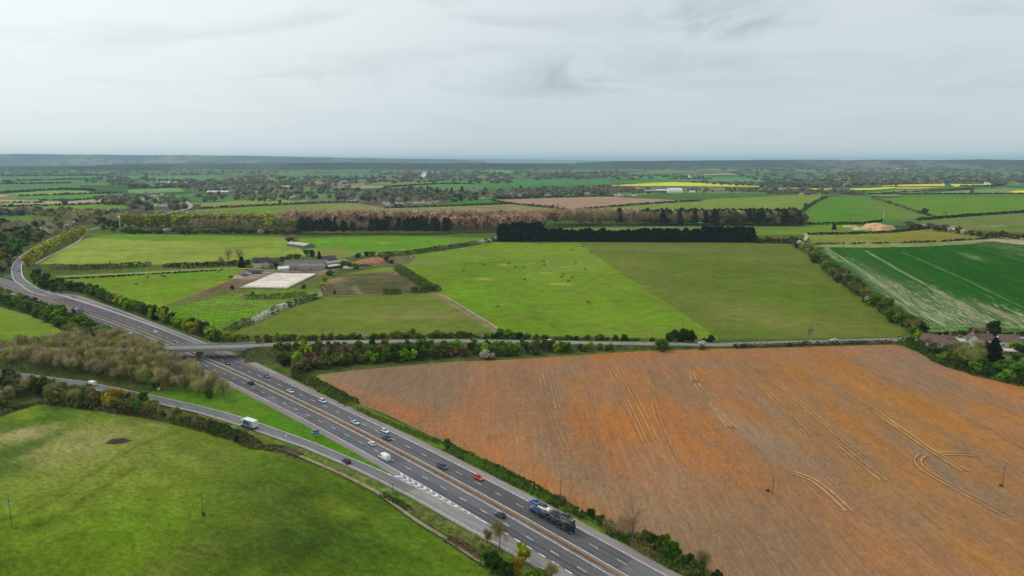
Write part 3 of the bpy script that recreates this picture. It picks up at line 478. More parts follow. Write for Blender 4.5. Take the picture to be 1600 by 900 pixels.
# slip road leaving on the near side (lower left)
slU = ip([-620, -520, -439, -384, -347, -319, -293, -271, -237, -195, -174, -159, -145, -136, 40], [-190, -125, -83.0, -58.0, -46, -36.9, -29.4, -24.8, -18.9, -13.5, -11.9, -10.9, -9.9, -9.2, -9.2])
slLo = ip([-620, -520, -427, -388, -367, -300, -268, -244, -235, -201, -177, -160, -137, -113, 40], [-202, -138, -86.5, -68.5, -60, -38.5, -31.2, -26.6, -24.6, -20.1, -18.2, -17.3, -16.2, -14.6, -14.2])
slLo2 = lambda s: min(slLo(s), slU(s)-5.2)
mrib('road', slLo2, slU, -620, S1, .515, ASPH, srgb(150, 142, 132), step=5)
mrib('road', lambda s: slLo2(s)+1.1, lambda s: slU(s)-.3, -620, S1, .522, ASPH, srgb(118, 116, 118), step=5)
mrib('road', lambda s: slLo2(s)+1.2, lambda s: slU(s)-.6, -176, S1, .528, ASPH, srgb(148, 144, 140), step=5)
marks([line(lambda s: slU(s)-.35, -620, -190, .22, .54, 5), line(lambda s: slLo2(s)+1.15, -620, S1, .22, .54, 5)])
marks([line(-9.6, -182, -136, .28, .545), line(lambda s: slU(s)-.1, -192, -136, .25, .545, 3)])
# chevrons on the nose
V = []; Q = []
for k in range(15):
    s = -187+k*3.35; a = -9.75; b = slU(s)+.1; mid = (a+b)/2; wd = 1.5; ln = 1.6*(a-b)/4
    b0 = len(V)
    for (s_, n_) in ((s-ln-wd, a), (s-ln, a), (s+ln, mid), (s+ln-wd, mid)): V.append(MW(s_, n_, .55))
    for (s_, n_) in ((s+ln-wd, mid), (s+ln, mid), (s-ln, b), (s-ln-wd, b)): V.append(MW(s_, n_, .55))
    Q += [(b0, b0+1, b0+2, b0+3), (b0+4, b0+5, b0+6, b0+7)]
tag(link('road_marking', mesh_np('road_marking', np.array(V), np.array(Q), [PAINT])), kind='structure')
mrib('verge', ip([-345, -330, -200, -190], [-45, -41, -14.1, -13.3]), lambda s: -12.7, -345, -190, .502, GRASSM, srgb(74, 124, 22))
mrib('verge', lambda s: paveU(s), lambda s: paveU(s)+5, -300, S1, .30, GRASSM, srgb(88, 124, 26))
mrib('verge', lambda s: slLo2(s)-6, slLo2, -300, S1, .30, ROUGHM, srgb(94, 112, 44))
# slip road curving away top left
sc_pts = [(56, 455, 9), (40, 445, 8.5), (29, 436, 9), (26, 425, 9), (27, 415, 9), (34, 405, 8.5), (48, 393, 8), (70, 380, 8), (90, 370, 8), (112, 365, 8), (138, 360, 8), (158, 355.5, 8), (190, 352.5, 8), (240, 354, 8), (290, 355, 8), (330, 355, 8)]
def path(px, wd, z, mat, rgb, name='road', sub=6, zf=None):
    P = [Vector(G(p[0], p[1], p[2] if len(p) > 3 else 0)) for p in px]; W_ = [p[2] if (len(p) == 3 and wd is None) else (wd or 8) for p in px]
    out = []
    for i in range(len(P)-1):
        p0, p1, p2, p3 = P[max(i-1, 0)], P[i], P[i+1], P[min(i+2, len(P)-1)]
        for k in range(sub):
            t = k/sub; q = .5*((2*p1)+(p2-p0)*t+(2*p0-5*p1+4*p2-p3)*t*t+(3*p1-p0-3*p2+p3)*t**3); out.append((q, W_[i]*(1-t)+W_[i+1]*t))
    out.append((P[-1], W_[-1])); L = []
    for i, (q, w_) in enumerate(out):
        d = (out[min(i+1, len(out)-1)][0]-out[max(i-1, 0)][0]); d.z = 0; d.normalize(); n = Vector((-d.y, d.x, 0))
        L.append((tuple(q+n*w_/2), tuple(q-n*w_/2)))
    ribbon(name, L, z, mat, rgb); return out, L
sl_c, sl_L = path([(78, 462.5, 6)]+sc_pts, None, .52, ASPH, srgb(124, 120, 128))
for side in (0, 1):
    L2 = []
    for (a, b) in sl_L:
        a = Vector(a); b = Vector(b); d = (a-b).normalized(); e = (a-d*.5) if side == 0 else (b+d*.5); L2.append((tuple(e+d*.3), tuple(e-d*.3)))
    ribbon('road_marking', L2, .53, PAINT, WHT)
path([(34, 430), (60, 449)], 5, .25, GRASSM, VERGE, 'verge')
# lanes and tracks
path([(56, 413), (75, 402), (100, 390), (122, 378), (128, 372), (134, 369.5), (154, 366.5)], 3.6, .55, SOILM, srgb(176, 168, 150), 'path')
path([(93, 435), (150, 431), (230, 427.5), (300, 423.5), (380, 420.5), (430, 424), (470, 425)], 3.0, .56, SOILM, srgb(174, 164, 142), 'path')
path([(447, 705), (480, 719), (530, 741), (578, 765), (595, 775), (610, 786), (650, 815), (700, 846), (735, 870), (762, 886)], 1.3, .60, SOILM, srgb(150, 136, 112), 'path')
path([(258, 334), (285, 329), (296, 325.5), (298, 321), (293, 317), (291, 314)], 9, 1.0, SOILM, srgb(176, 172, 166), 'road')
path([(225, 329), (190, 331), (160, 331)], 6, 1.0, SOILM, srgb(150, 142, 130), 'road')
path([(686, 460), (705, 470), (740, 491), (785, 519)], 2.2, .6, SOILM, srgb(178, 160, 132), 'path')
path([(1258, 366), (1260, 372), (1252, 380)], 5, .9, SOILM, srgb(186, 172, 144), 'path')
path([(520, 463.5), (560, 462.5), (600, 460.5)], .8, .7, SOILM, srgb(176, 168, 140), 'path')
path([(640, 458.6), (670, 457.6), (690, 458)], .8, .7, SOILM, srgb(176, 168, 140), 'path')
path([(290, 259), (299, 264.5)], 22, 2.0, SOILM, srgb(180, 176, 166), 'path')
path([(645, 258.5), (664, 263)], 14, 2.0, SOILM, srgb(150, 156, 140), 'path')
path([(1270, 319), (1283, 312), (1292, 308)], 8, 1.5, SOILM, srgb(190, 180, 158), 'path')
# farm yard surfaces
field([(340, 446), (362, 437), (375, 424), (395, 421), (432, 423), (502, 423), (520, 414), (545, 407), (556, 412), (530, 421), (503, 430), (498, 432), (432, 430), (380, 450), (345, 452), (318, 462), (282, 473), (268, 474), (300, 462)], srgb(122, 104, 84), SOILM, sp=3, warp=3, patches=[(405, 430, 32, 5, -10, srgb(156, 138, 122), .9, 5), (345, 448, 30, 7, -15, srgb(108, 80, 64), .9, 4), (480, 425, 30, 2.5, 0, srgb(128, 96, 78), .8, 5), (520, 417, 22, 4, -20, srgb(164, 152, 130), .8, 4)])
field([(374, 449.5), (448, 451), (496, 427.6), (429, 426.8)], srgb(220, 206, 192), FARM, sp=3, warp=2, name='sand_arena', patches=[(430, 440, 40, 6, 0, srgb(212, 198, 184), .5, 3)])
field([(560, 405), (590, 400), (650, 400), (640, 412), (600, 416), (560, 418)], srgb(104, 104, 70), ROUGHM, sp=4, warp=4, patches=[(606, 407, 18, 2.4, -6, srgb(176, 112, 78), .95, 5), (574, 413, 12, 3, 0, srgb(120, 100, 80), .8, 5)])

def tracks(lines, rgb, wd, gap, z, mat=None, name='wheel_track', rep=1):
    for px in lines:
        P = [Vector(G(u, v)) for u, v in px]; out = []
        for i in range(len(P)-1):
            p0, p1, p2, p3 = P[max(i-1, 0)], P[i], P[i+1], P[min(i+2, len(P)-1)]
            for k in range(8):
                t = k/8; out.append(.5*((2*p1)+(p2-p0)*t+(2*p0-5*p1+4*p2-p3)*t*t+(3*p1-p0-3*p2+p3)*t**3))
        out.append(P[-1]); V = []; Q = []
        for sgn in (-1, 1):
            b = len(V)
            for i, q in enumerate(out):
                d = (out[min(i+1, len(out)-1)]-out[max(i-1, 0)]); d.normalize(); n = Vector((-d.y, d.x, 0)); c = q+n*sgn*gap/2; ww = wd*(.6+.8*random.random())
                V += [tuple(c+n*ww/2), tuple(c-n*ww/2)]
            Q += [(b+2*i, b+2*i+1, b+2*i+3, b+2*i+2) for i in range(len(out)-1)]
        V = np.array(V); V[:, 2] = z
        C = np.tile(np.array(rgb), (len(V), 1)); tag(link(name, mesh_np(name, V, np.array(Q), [mat or STUBM], C)), kind='structure')
tracks([[(845, 585), (860, 645), (885, 705)], [(952, 575), (987, 645), (1012, 700)], [(965, 573), (1002, 640), (1030, 700)], [(1024, 588), (1018, 602), (1024, 640), (1038, 680), (1056, 718)],
        [(1152, 570), (1200, 615), (1262, 680)], [(1168, 568), (1220, 605), (1290, 665), (1350, 715)], [(1300, 600), (1370, 645), (1400, 670)], [(1490, 640), (1560, 680), (1610, 705)], [(860, 585), (872, 640)]],
       srgb(190, 146, 102), .34, 1.9, .50)
tracks([[(1070, 577), (1100, 615), (1132, 655), (1148, 670)], [(1080, 583), (1094, 612), (1124, 650), (1140, 668)], [(1370, 645), (1455, 705), (1509, 738)], [(1442, 712), (1434, 720), (1442, 734), (1480, 757), (1540, 790), (1575, 808)], [(1238, 740), (1270, 752), (1300, 775), (1326, 800)], [(1310, 695), (1350, 728), (1380, 752)], [(1470, 710), (1500, 710), (1530, 714)]],
       srgb(206, 160, 112), .42, 2.1, .51)
tracks([[(1290, 388), (1340, 419), (1405, 465), (1477, 511)], [(1352, 392), (1400, 420), (1480, 463), (1552, 503)]], srgb(186, 184, 150), .7, 2.4, .52, CROPM)
tracks([[(1408, 394), (1480, 425), (1600, 482)], [(1520, 386), (1560, 397), (1620, 415)], [(1500, 468), (1560, 500)], [(1290, 398), (1315, 412)], [(1320, 410), (1370, 440)]], srgb(120, 142, 92), .6, 2.0, .52, CROPM)
tracks([[(1462, 394), (1560, 430), (1660, 465)]], srgb(70, 108, 56), .9, 2.2, .52, CROPM)
tracks([[(1444, 512), (1500, 511), (1600, 513), (1650, 514)], [(1450, 507.5), (1520, 506.5)], [(1440, 518), (1470, 519.5), (1480, 519)]], srgb(158, 166, 120), .9, 2.6, .52, CROPM)
def chalk(clusters, ang, rgb):
    V = []; Q = []; dd = Vector((math.cos(R(ang)), math.sin(R(ang)), 0)); pp = Vector((-dd.y, dd.x, 0))
    for (u, v, lx, ly, n) in clusters:
        c0_ = Vector(G(u, v))
        for _ in range(n):
            c = c0_+dd*random.gauss(0, lx)+pp*random.gauss(0, ly); l = random.uniform(2, 13); w_ = random.uniform(.15, .5); b = len(V); uu, vv = PX(c.x, c.y)
            if uu < np.interp(vv, [388, 412, 452, 486, 519], [1294, 1322, 1370, 1416, 1456]) or vv > 518: continue
            for a_, c_ in ((-l, 0), (0, -w_), (l, 0), (0, w_)): q = c+dd*a_+pp*c_; V.append((q.x, q.y, .24+.0002*(b/4 % 50)))
            Q.append((b, b+1, b+2, b+3))
    tag(link('bare_chalk', mesh_np('bare_chalk', np.array(V), np.array(Q), [CROPM], np.tile(np.array(rgb), (len(V), 1)))), kind='structure')
chalk([(1400, 455, 34, 8, 190), (1386, 471, 22, 5, 110), (1440, 480, 30, 14, 170), (1500, 490, 30, 12, 150), (1356, 438, 20, 4, 50), (1580, 488, 20, 14, 90), (1530, 500, 16, 26, 90), (1460, 500, 16, 20, 90), (1470, 462, 30, 5, 50), (1590, 392, 60, 20, 60), (1520, 402, 12, 5, 16), (1322, 406, 16, 4, 20)], -105, srgb(164, 164, 130))
chalk([(1420, 462, 36, 16, 240), (1500, 480, 40, 30, 200), (1560, 500, 20, 20, 90)], -105, srgb(92, 124, 72))
tracks([[(0, 812), (60, 795), (130, 750), (200, 705), (280, 672)], [(30, 826), (90, 806), (150, 768), (215, 728)]], srgb(104, 120, 34), .3, 1.7, .52, MEADM)

# ------------------------------------------------------------------ side road on its embankment, and the bridge
SR = [(-160, 549, 6), (-60, 548, 6), (100, 547, 6), (200, 545.5, 6), (281, 544, 6), (380, 541.8, 6), (470, 537.5, 6), (560, 535.3, 6), (700, 533.6, 5.2), (800, 535.2, 3.6), (925, 537, 2.0), (1050, 538.6, .8), (1125, 539.6, .3), (1200, 537.4, .1), (1407, 531.5, .1), (1460, 528.6, .1), (1600, 528.8, .1), (1800, 529.5, .1)]
P = [Vector(G(u, v, z)) for u, v, z in SR]; SRP = []
for i in range(len(P)-1):
    p0, p1, p2, p3 = P[max(i-1, 0)], P[i], P[i+1], P[min(i+2, len(P)-1)]
    for k in range(10):
        t = k/10; SRP.append(.5*((2*p1)+(p2-p0)*t+(2*p0-5*p1+4*p2-p3)*t*t+(3*p1-p0-3*p2+p3)*t**3))
SRP.append(P[-1])
def sr_frame(i):
    d = SRP[min(i+1, len(SRP)-1)]-SRP[max(i-1, 0)]; d.z = 0; d.normalize(); return SRP[i], d, Vector((-d.y, d.x, 0))
def mw_n(p):
    s = p.x*ca_+p.y*sa_; t = s/1000; return (-p.x*sa_+p.y*ca_)-(((PC[0]*t+PC[1])*t+PC[2])*t+PC[3]), s
ribbon('road', [(tuple(sr_frame(i)[0]+sr_frame(i)[2]*3.2), tuple(sr_frame(i)[0]-sr_frame(i)[2]*3.2)) for i in range(len(SRP))], .52, ASPH, srgb(140, 137, 134))
ribbon('verge', [(tuple(sr_frame(i)[0]+sr_frame(i)[2]*4.7), tuple(sr_frame(i)[0]-sr_frame(i)[2]*4.7)) for i in range(len(SRP))], .50, ROUGHM, srgb(96, 104, 60))
on = [(-17 < mw_n(p)[0] < 21) and p.z > 5 for p in SRP]
# earth banks on both sides of the bridge
for rng_ in ([i for i in range(len(SRP)) if mw_n(SRP[i])[0] < -15 and i < 60], [i for i in range(len(SRP)) if mw_n(SRP[i])[0] > 19 and SRP[i].z > .12]):
    V = []; Q = []
    for i in rng_:
        c, d, n = sr_frame(i); h = c.z; wob = 1+.15*math.sin(i*.7)
        for k, zz in ((-(5+1.9*h*wob), -.02), (-5, h+.4), (5, h+.4), (5+1.9*h*wob, -.02)): q = c+n*k; V.append((q.x, q.y, zz))
    m_ = len(rng_); Q = [(4*j+i, 4*j+i+1, 4*(j+1)+i+1, 4*(j+1)+i) for j in range(m_-1) for i in range(3)]; Q.append((0, 1, 2, 3)); Q.append((4*m_-4, 4*m_-3, 4*m_-2, 4*m_-1))
    tag(link('embankment', mesh_np('embankment', np.array(V), np.array(Q), [ROUGHM], np.tile(np.array(srgb(74, 84, 42)), (len(V), 1)))), kind='structure')
bi = [i for i, f in enumerate(on) if f]; c0, _, _ = sr_frame(bi[len(bi)//2])
br = empty('road_bridge', (c0.x, c0.y, 0), 0, 'grey concrete road bridge crossing over the dual carriageway', 'bridge')
def bsec(i, n, z): c, d, nn_ = sr_frame(i); q = c+nn_*n-c0; return (q.x, q.y, z)
bi = list(range(bi[0]-1, bi[-1]+2))
MB().loft([[bsec(i, -5.2, 6.35), bsec(i, -5.2, 5.1), bsec(i, -3.9, 4.75), bsec(i, 3.9, 4.75), bsec(i, 5.2, 5.1), bsec(i, 5.2, 6.35)] for i in bi]).build('deck', CONC, br)
for sgn in (-1, 1):
    mb = MB()
    mb.loft([[bsec(i, sgn*5.15-.12, 6.35), bsec(i, sgn*5.15+.12, 6.35), bsec(i, sgn*5.15+.12, 6.75), bsec(i, sgn*5.15-.12, 6.75)] for i in bi])
    for a, b in zip(bi[:-1], bi[1:]):
        mb.bar(bsec(a, sgn*5.15, 7.05), bsec(b, sgn*5.15, 7.05), .05); mb.bar(bsec(a, sgn*5.15, 7.4), bsec(b, sgn*5.15, 7.4), .06)
        for f in (0, .5): 
            pa = Vector(bsec(a, sgn*5.15, 6.7)).lerp(Vector(bsec(b, sgn*5.15, 6.7)), f); mb.bar(pa, pa+Vector((0, 0, .75)), .06)
    mb.build('parapet', STEEL, br)
def at_n(nt_):
    i = min(bi, key=lambda j: abs(mw_n(SRP[j])[0]-nt_)); return i
for nt_, th in ((-.3, .55), (18.0, .6), (-15.0, .6)):
    i = at_n(nt_); c, d, n = sr_frame(i); along = Vector((ca_, sa_, 0)); s_ = mw_n(c)[1]
    o = Vector(MW(s_, nt_))-c0; o.z = 0; hw = 5.0; per = Vector((-along.y, along.x, 0))
    mb = MB(); V = [o+along*a+per*b for a, b in ((-hw, -th), (hw, -th), (hw, th), (-hw, th))]
    mb.loft([[(p.x, p.y, 0) for p in V], [(p.x, p.y, 4.8) for p in V]]); mb.build('pier', CONC, br)

# ------------------------------------------------------------------ tree and hedge geometry
def cards(C, size, nrm_bias=None, r=rng, asp=1.0):
    n = len(C); a = r.normal(size=(n, 3))
    if nrm_bias is not None: a = a*.8+nrm_bias
    a /= np.linalg.norm(a, axis=1, keepdims=True)+1e-9; b = r.normal(size=(n, 3)); b -= a*(a*b).sum(1, keepdims=True); b /= np.linalg.norm(b, axis=1, keepdims=True)+1e-9; c = np.cross(a, b)
    s = (size*r.uniform(.6, 1.35, n))[:, None]/2; b = b*s; c = c*s*asp
    V = np.stack([C-b-c, C+b-c, C+b*.8+c, C-b*.9+c*.9], 1).reshape(-1, 3); Q = np.arange(4*n).reshape(n, 4); return V, Q
def crown_pts(n, rx, rz, zc, lobes, lump, r=rng, flat=.75, shell=.75):
    """points spread through an uneven crown made of leaf clumps"""
    L = r.normal(size=(lobes, 3)); L /= np.linalg.norm(L, axis=1, keepdims=True); L *= r.uniform(.35, .95, (lobes, 1))
    L[:, 2] = np.abs(L[:, 2])*r.choice([-1, 1], lobes, p=[.35, .65]); L = L*np.array([rx, rx, rz])*(1-lump*.30)*r.uniform(.8, 1.12, (lobes, 1))
    k = r.integers(0, lobes, n); d = r.normal(size=(n, 3)); d /= np.linalg.norm(d, axis=1, keepdims=True); rad = (r.uniform(0, 1, n)**(1-shell))[:, None]
    sz = r.uniform(.65, 1.15, lobes)[k][:, None]; P_ = L[k]+d*rad*sz*np.array([rx, rx, rz*flat])*lump; P_[:, 2] += zc
    return P_, d, k
def col_for(n, k, base, r=rng, jit=.18, lobej=.22, alt=None, altp=.0):
    lj = r.uniform(1-lobej, 1+lobej, k.max()+1)[k][:, None]; c = np.tile(np.array(base), (n, 1))
    if alt is not None:
        q = r.uniform(size=n) < altp; c[q] = np.array(alt)
    c = c*lj*r.uniform(1-jit, 1+jit, (n, 1)); return np.repeat(c, 4, 0)
def limbs(h, r0, spread, nl, r=random, start=.28, depth=2):
    mb = MB()
    def grow(p, d, L, rad, k):
        e = p+d*L; mb.bar(p, e, rad, 0, rad*.6, 5 if k == 0 else 4)
        if k >= depth: return
        for j in range(nl if k == 0 else 3):
            t = r.uniform(start if k == 0 else .3, 1.0); q = p+(e-p)*t
            a = r.uniform(0, 2*math.pi); side = Vector((math.cos(a), math.sin(a), 0)); nd = (d*r.uniform(.5, .9)+side*spread*r.uniform(.6, 1.1)+Vector((0, 0, .25))).normalized()
            grow(q, nd, L*r.uniform(.38, .6), rad*(1-t*.5)*.5, k+1)
    grow(Vector((0, 0, -.3)), Vector((r.uniform(-.05, .05), r.uniform(-.05, .05), 1)).normalized(), h, r0, 0)
    return mb
def leafy_crown(h, rad, n, size, base, lobes=11, lump=.55, alt=None, altp=.3, bottom=.2, jit=.18):
    rz = h*(1-bottom)/2; zc = h-rz*1.02
    P_, d, k = crown_pts(n, rad, rz, zc, lobes, lump); P_[:, 2] = np.maximum(P_[:, 2], h*bottom*.5)
    V, Q = cards(P_, size, d*.7); return V, Q, col_for(n, k, base, alt=alt, altp=altp, jit=jit)
def bare_crown(h, rad, n, base, bottom=.25, tw=.10, ln=1.6, lobes=14, up=.6, alt=None, altp=.2):
    """a haze of thin twigs reaching outwards and up"""
    rz = h*(1-bottom)/2; zc = h-rz
    P_, d, k = crown_pts(n, rad, rz, zc, lobes, .5, shell=.45)
    dirn = (P_-np.array([0, 0, zc-rz*.8])); dirn /= np.linalg.norm(dirn, axis=1, keepdims=True)+1e-9; dirn = dirn+rng.normal(size=(n, 3))*.45+np.array([0, 0, up*.5]); dirn /= np.linalg.norm(dirn, axis=1, keepdims=True)
    sd = np.cross(dirn, rng.normal(size=(n, 3))); sd /= np.linalg.norm(sd, axis=1, keepdims=True)+1e-9
    L = ln*rng.uniform(.5, 1.3, (n, 1)); W_ = tw*rng.uniform(.6, 1.4, (n, 1))
    V = np.stack([P_-sd*W_/2, P_+sd*W_/2, P_+dirn*L+sd*W_*.2, P_+dirn*L-sd*W_*.2], 1).reshape(-1, 3)
    return V, np.arange(4*n).reshape(n, 4), col_for(n, k, base, jit=.25, alt=alt, altp=altp)
def conifer_crown(h, rad, n, size, base, power=.8, bottom=.08, column=False):
    z = rng.uniform(0, 1, n); 
    prof = (1-z**3.0)**.6*np.where(z < .06, z/.06, 1) if column else (1-z)**power
    a = rng.uniform(0, 2*np.pi, n); lay = 1+.22*np.sin(z*38+a*2)*(0 if column else 1)+.2*np.sin(a*3+z*5)
    r_ = rad*np.maximum(prof, .04)*lay*rng.uniform(.55, 1.05, n); P_ = np.stack([np.cos(a)*r_, np.sin(a)*r_, h*(bottom+(1-bottom)*z)], 1)
    d = np.stack([np.cos(a), np.sin(a), np.full(n, .5)], 1); V, Q = cards(P_, size, d*.8); k = (z*9).astype(int); return V, Q, col_for(n, k, base, lobej=.15)
def blossom_crown(h, rad, n, size): return leafy_crown(h, rad, n, size, (.42, .40, .37), alt=srgb(110, 104, 84), altp=.35, bottom=.08)
PROTO = {}
def proto(kind, var, near):
    """crown and trunk meshes, three levels of detail"""
    key = (kind, var, near)
    if key in PROTO: return PROTO[key]
    m = {0: 1.0, 1: .42, 2: .16}[near]; s = {0: 1.0, 1: 1.55, 2: 2.5}[near]; h = 10.0; tr = None
    G_ = dict(green=srgb(66, 92, 28), fresh=srgb(108, 134, 30), dark=srgb(44, 64, 26), olive=srgb(92, 96, 46), yellow=srgb(132, 134, 44), gold=srgb(128, 116, 40), bush=srgb(66, 82, 34), dull=srgb(92, 90, 56))
    if kind in ('green', 'fresh', 'dark', 'olive', 'yellow', 'gold', 'dull'):
        c = leafy_crown(h, 4.3, int(3000*m), .62*s, G_[kind], lobes=17, lump=.42, alt=tuple(x*1.4 for x in G_[kind]), altp=.3, bottom=.05)
        tr = limbs(6.5, .26, .8, 6, start=.35)
    elif kind == 'bush': c = leafy_crown(h, 6.2, int(2200*m), .9*s, G_['bush'], lobes=15, lump=.42, alt=G_['olive'], altp=.35, bottom=.02)
    elif kind == 'greenbush': c = leafy_crown(h, 6.2, int(2200*m), .9*s, srgb(70, 98, 26), lobes=15, lump=.42, alt=srgb(98, 122, 34), altp=.35, bottom=.02)
    elif kind == 'brownbush': c = leafy_crown(h, 6.0, int(2200*m), .8*s, srgb(104, 86, 62), lobes=15, lump=.42, alt=srgb(84, 84, 46), altp=.4, bottom=.02)
    elif kind == 'yellowbush': c = leafy_crown(h, 6.0, int(2200*m), .85*s, srgb(136, 138, 44), lobes=15, lump=.42, alt=srgb(96, 108, 38), altp=.4, bottom=.02)
    elif kind == 'blossom': c = blossom_crown(h, 5.8, int(2200*m), .8*s)
    elif kind == 'bare':
        c = bare_crown(h, 4.2, int(2300*m), srgb(132, 120, 92), tw=.08*s, ln=1.5, alt=srgb(122, 118, 60), altp=.22, bottom=.12); tr = limbs(7.4, .22, .55, 8, start=.22, depth=3 if near == 0 else 2)
    elif kind == 'bareolive':
        c = bare_crown(h, 4.2, int(2300*m), srgb(116, 112, 72), tw=.09*s, ln=1.4, alt=srgb(118, 124, 50), altp=.4, bottom=.1); tr = limbs(7.4, .22, .55, 8, start=.22, depth=2)
    elif kind == 'budding':
        c = bare_crown(h, 4.0, int(1500*m), srgb(146, 138, 84), tw=.10*s, ln=1.1, alt=srgb(112, 96, 72), altp=.4); tr = limbs(7.4, .20, .6, 9, start=.2, depth=3)
    elif kind == 'lone':
        c = bare_crown(h, 4.6, int(2400*m), srgb(140, 118, 92), tw=.042*s, ln=1.4, bottom=.2); tr = limbs(7.6, .30, .62, 9, start=.3, depth=3)
    elif kind == 'poplar':
        c = bare_crown(h, 1.9, int(2000*m), srgb(176, 148, 124), bottom=.12, tw=.06*s, ln=1.3, lobes=22, up=2.2, alt=srgb(120, 96, 74), altp=.35); tr = limbs(8.6, .13, .3, 8, start=.2, depth=1)
    elif kind == 'redpoplar':
        c = leafy_crown(h, 2.1, int(1700*m), .42*s, srgb(164, 136, 112), lobes=18, lump=.38, alt=srgb(124, 106, 86), altp=.4, bottom=.15); tr = limbs(8.6, .13, .3, 8, start=.2, depth=1)
    elif kind == 'yellowpoplar':
        c = leafy_crown(h, 2.4, int(1900*m), .45*s, srgb(150, 152, 50), lobes=18, lump=.38, alt=srgb(112, 108, 58), altp=.3, bottom=.03); tr = limbs(8.6, .13, .3, 8, start=.15, depth=1)
    elif kind == 'brownwood':
        c = bare_crown(h, 2.3, int(2000*m), srgb(138, 122, 98), bottom=.2, tw=.07*s, ln=1.3, lobes=20, up=1.6, alt=srgb(84, 92, 46), altp=.2); tr = limbs(8.6, .13, .35, 8, start=.25, depth=1)
    elif kind == 'pine':
        c = conifer_crown(h, 2.2, int(1500*m), .55*s, srgb(44, 50, 32), power=.5, bottom=.26); mbt = MB(); mbt.bar((0, 0, -.2), (0, 0, 8.5), .14, 0, .05, 5); tr = mbt
    elif kind == 'cypress':
        c = conifer_crown(h, 2.7, int(2600*m), .6*s, srgb(18, 31, 15), bottom=0, column=True); mbt = MB(); mbt.bar((0, 0, -.2), (0, 0, 7), .16, 0, .05, 5); tr = mbt
    elif kind == 'fir':
        c = conifer_crown(h, 2.6, int(1800*m), .6*s, srgb(24, 38, 22), power=.8, bottom=.05); mbt = MB(); mbt.bar((0, 0, -.2), (0, 0, 9), .14, 0, .04, 5); tr = mbt
    V, Q, C = c; PROTO[key] = (mesh_np(kind+'_crown', V, Q, [FOL], C), tr.mesh(kind+'_trunk', [BARK]) if tr else None, (V, Q, C)); return PROTO[key]
NAMES = dict(green='broadleaf_tree', fresh='broadleaf_tree', dark='broadleaf_tree', olive='broadleaf_tree', yellow='broadleaf_tree', gold='broadleaf_tree', dull='broadleaf_tree', bush='bush', greenbush='bush', brownbush='bush', yellowbush='bush', blossom='blossom_bush',
             bare='bare_tree', bareolive='bare_tree', budding='bare_tree', lone='bare_tree', poplar='poplar_tree', redpoplar='poplar_tree', yellowpoplar='poplar_tree', brownwood='bare_tree', pine='pine_tree', cypress='cypress_tree', fir='fir_tree')
CNT = {}
TQ = []
def tree(kind, x, y, h, label, group=None, z=0, wide=1.0):
    TQ.append((kind, x, y, h, label, group, z, wide))
def place_trees():
    ext = {}; cnt = {}
    for q in TQ:
        if q[5]: ext.setdefault(q[5], []).append((float(PX(q[1], q[2])[0]), q[3]))
    order = sorted(TQ, key=lambda q: -q[3]/math.hypot(q[1], q[2])); rest = []
    for q in order:
        kind, x, y, h, label, group, z, wide = q; nm = NAMES[kind]; cnt[nm] = cnt.get(nm, 0)+1
        if cnt[nm] > 298: rest.append((kind, x, y, h, wide, z)); continue
        if group and len(ext[group]) > 3:
            L_ = sorted(e[0] for e in ext[group]); lo, hi = L_[0], L_[-1]; f = (float(PX(x, y)[0])-lo)/(hi-lo+1e-6); hm = sorted(e[1] for e in ext[group])[len(L_)//2]
            if len(label.split()) <= 15: a = 'taller' if h > hm else 'lower'; label = a+' '+label; group = a+' '+group
            b = ('far left', 'left', 'middle', 'right', 'far right')[min(4, int(f*5))]
            if len(label.split())+len(b.split()) <= 16: label += ', '+b; group += ', '+b
        make_tree(kind, x, y, h, label, group, z, wide)
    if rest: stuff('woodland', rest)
def make_tree(kind, x, y, h, label, group=None, z=0, wide=1.0, var=None):
    d = math.hypot(x, y); near = 0 if d < 330 else (1 if d < 700 else 2); var = random.randrange(3) if var is None else var
    cr, tr, _ = proto(kind, var, near); sc_ = (h/10*wide, h/10*wide, h/10); rz = random.uniform(0, 6.28); nm = NAMES[kind]; CNT[nm] = CNT.get(nm, 0)+1
    cat = 'bush' if 'bush' in nm else 'tree'
    if tr is None:
        o = link(nm, cr, None, (x, y, z), rz, sc_); return tag(o, label, cat, group)
    e = empty(nm, (x, y, z), rz, label, cat, group); e.scale = sc_
    link('crown', cr, e); link('trunk', tr, e); return e
def T(kind, u, v, h, label, group=None, z=0, wide=1.0): 
    x, y, _ = G(u, v, z); return tree(kind, x, y, h, label, group, z, wide)
def inside(p, poly):
    c = False
    for i in range(len(poly)):
        (x1, y1), (x2, y2) = poly[i], poly[(i+1) % len(poly)]
        if (y1 > p[1]) != (y2 > p[1]) and p[0] < (x2-x1)*(p[1]-y1)/(y2-y1)+x1: c = not c
    return c
def scatter(poly, spacing, seed=1, cond=None):
    r = random.Random(seed); Pg = [G(u, v)[:2] for u, v in poly]; xs_ = [p[0] for p in Pg]; ys_ = [p[1] for p in Pg]; out = []
    y = min(ys_)
    while y < max(ys_):
        x = min(xs_)
        while x < max(xs_):
            q = (x+r.uniform(-.4, .4)*spacing, y+r.uniform(-.4, .4)*spacing)
            if inside(q, Pg) and (cond is None or cond(*q)): out.append(q)
            x += spacing
        y += spacing
    return out
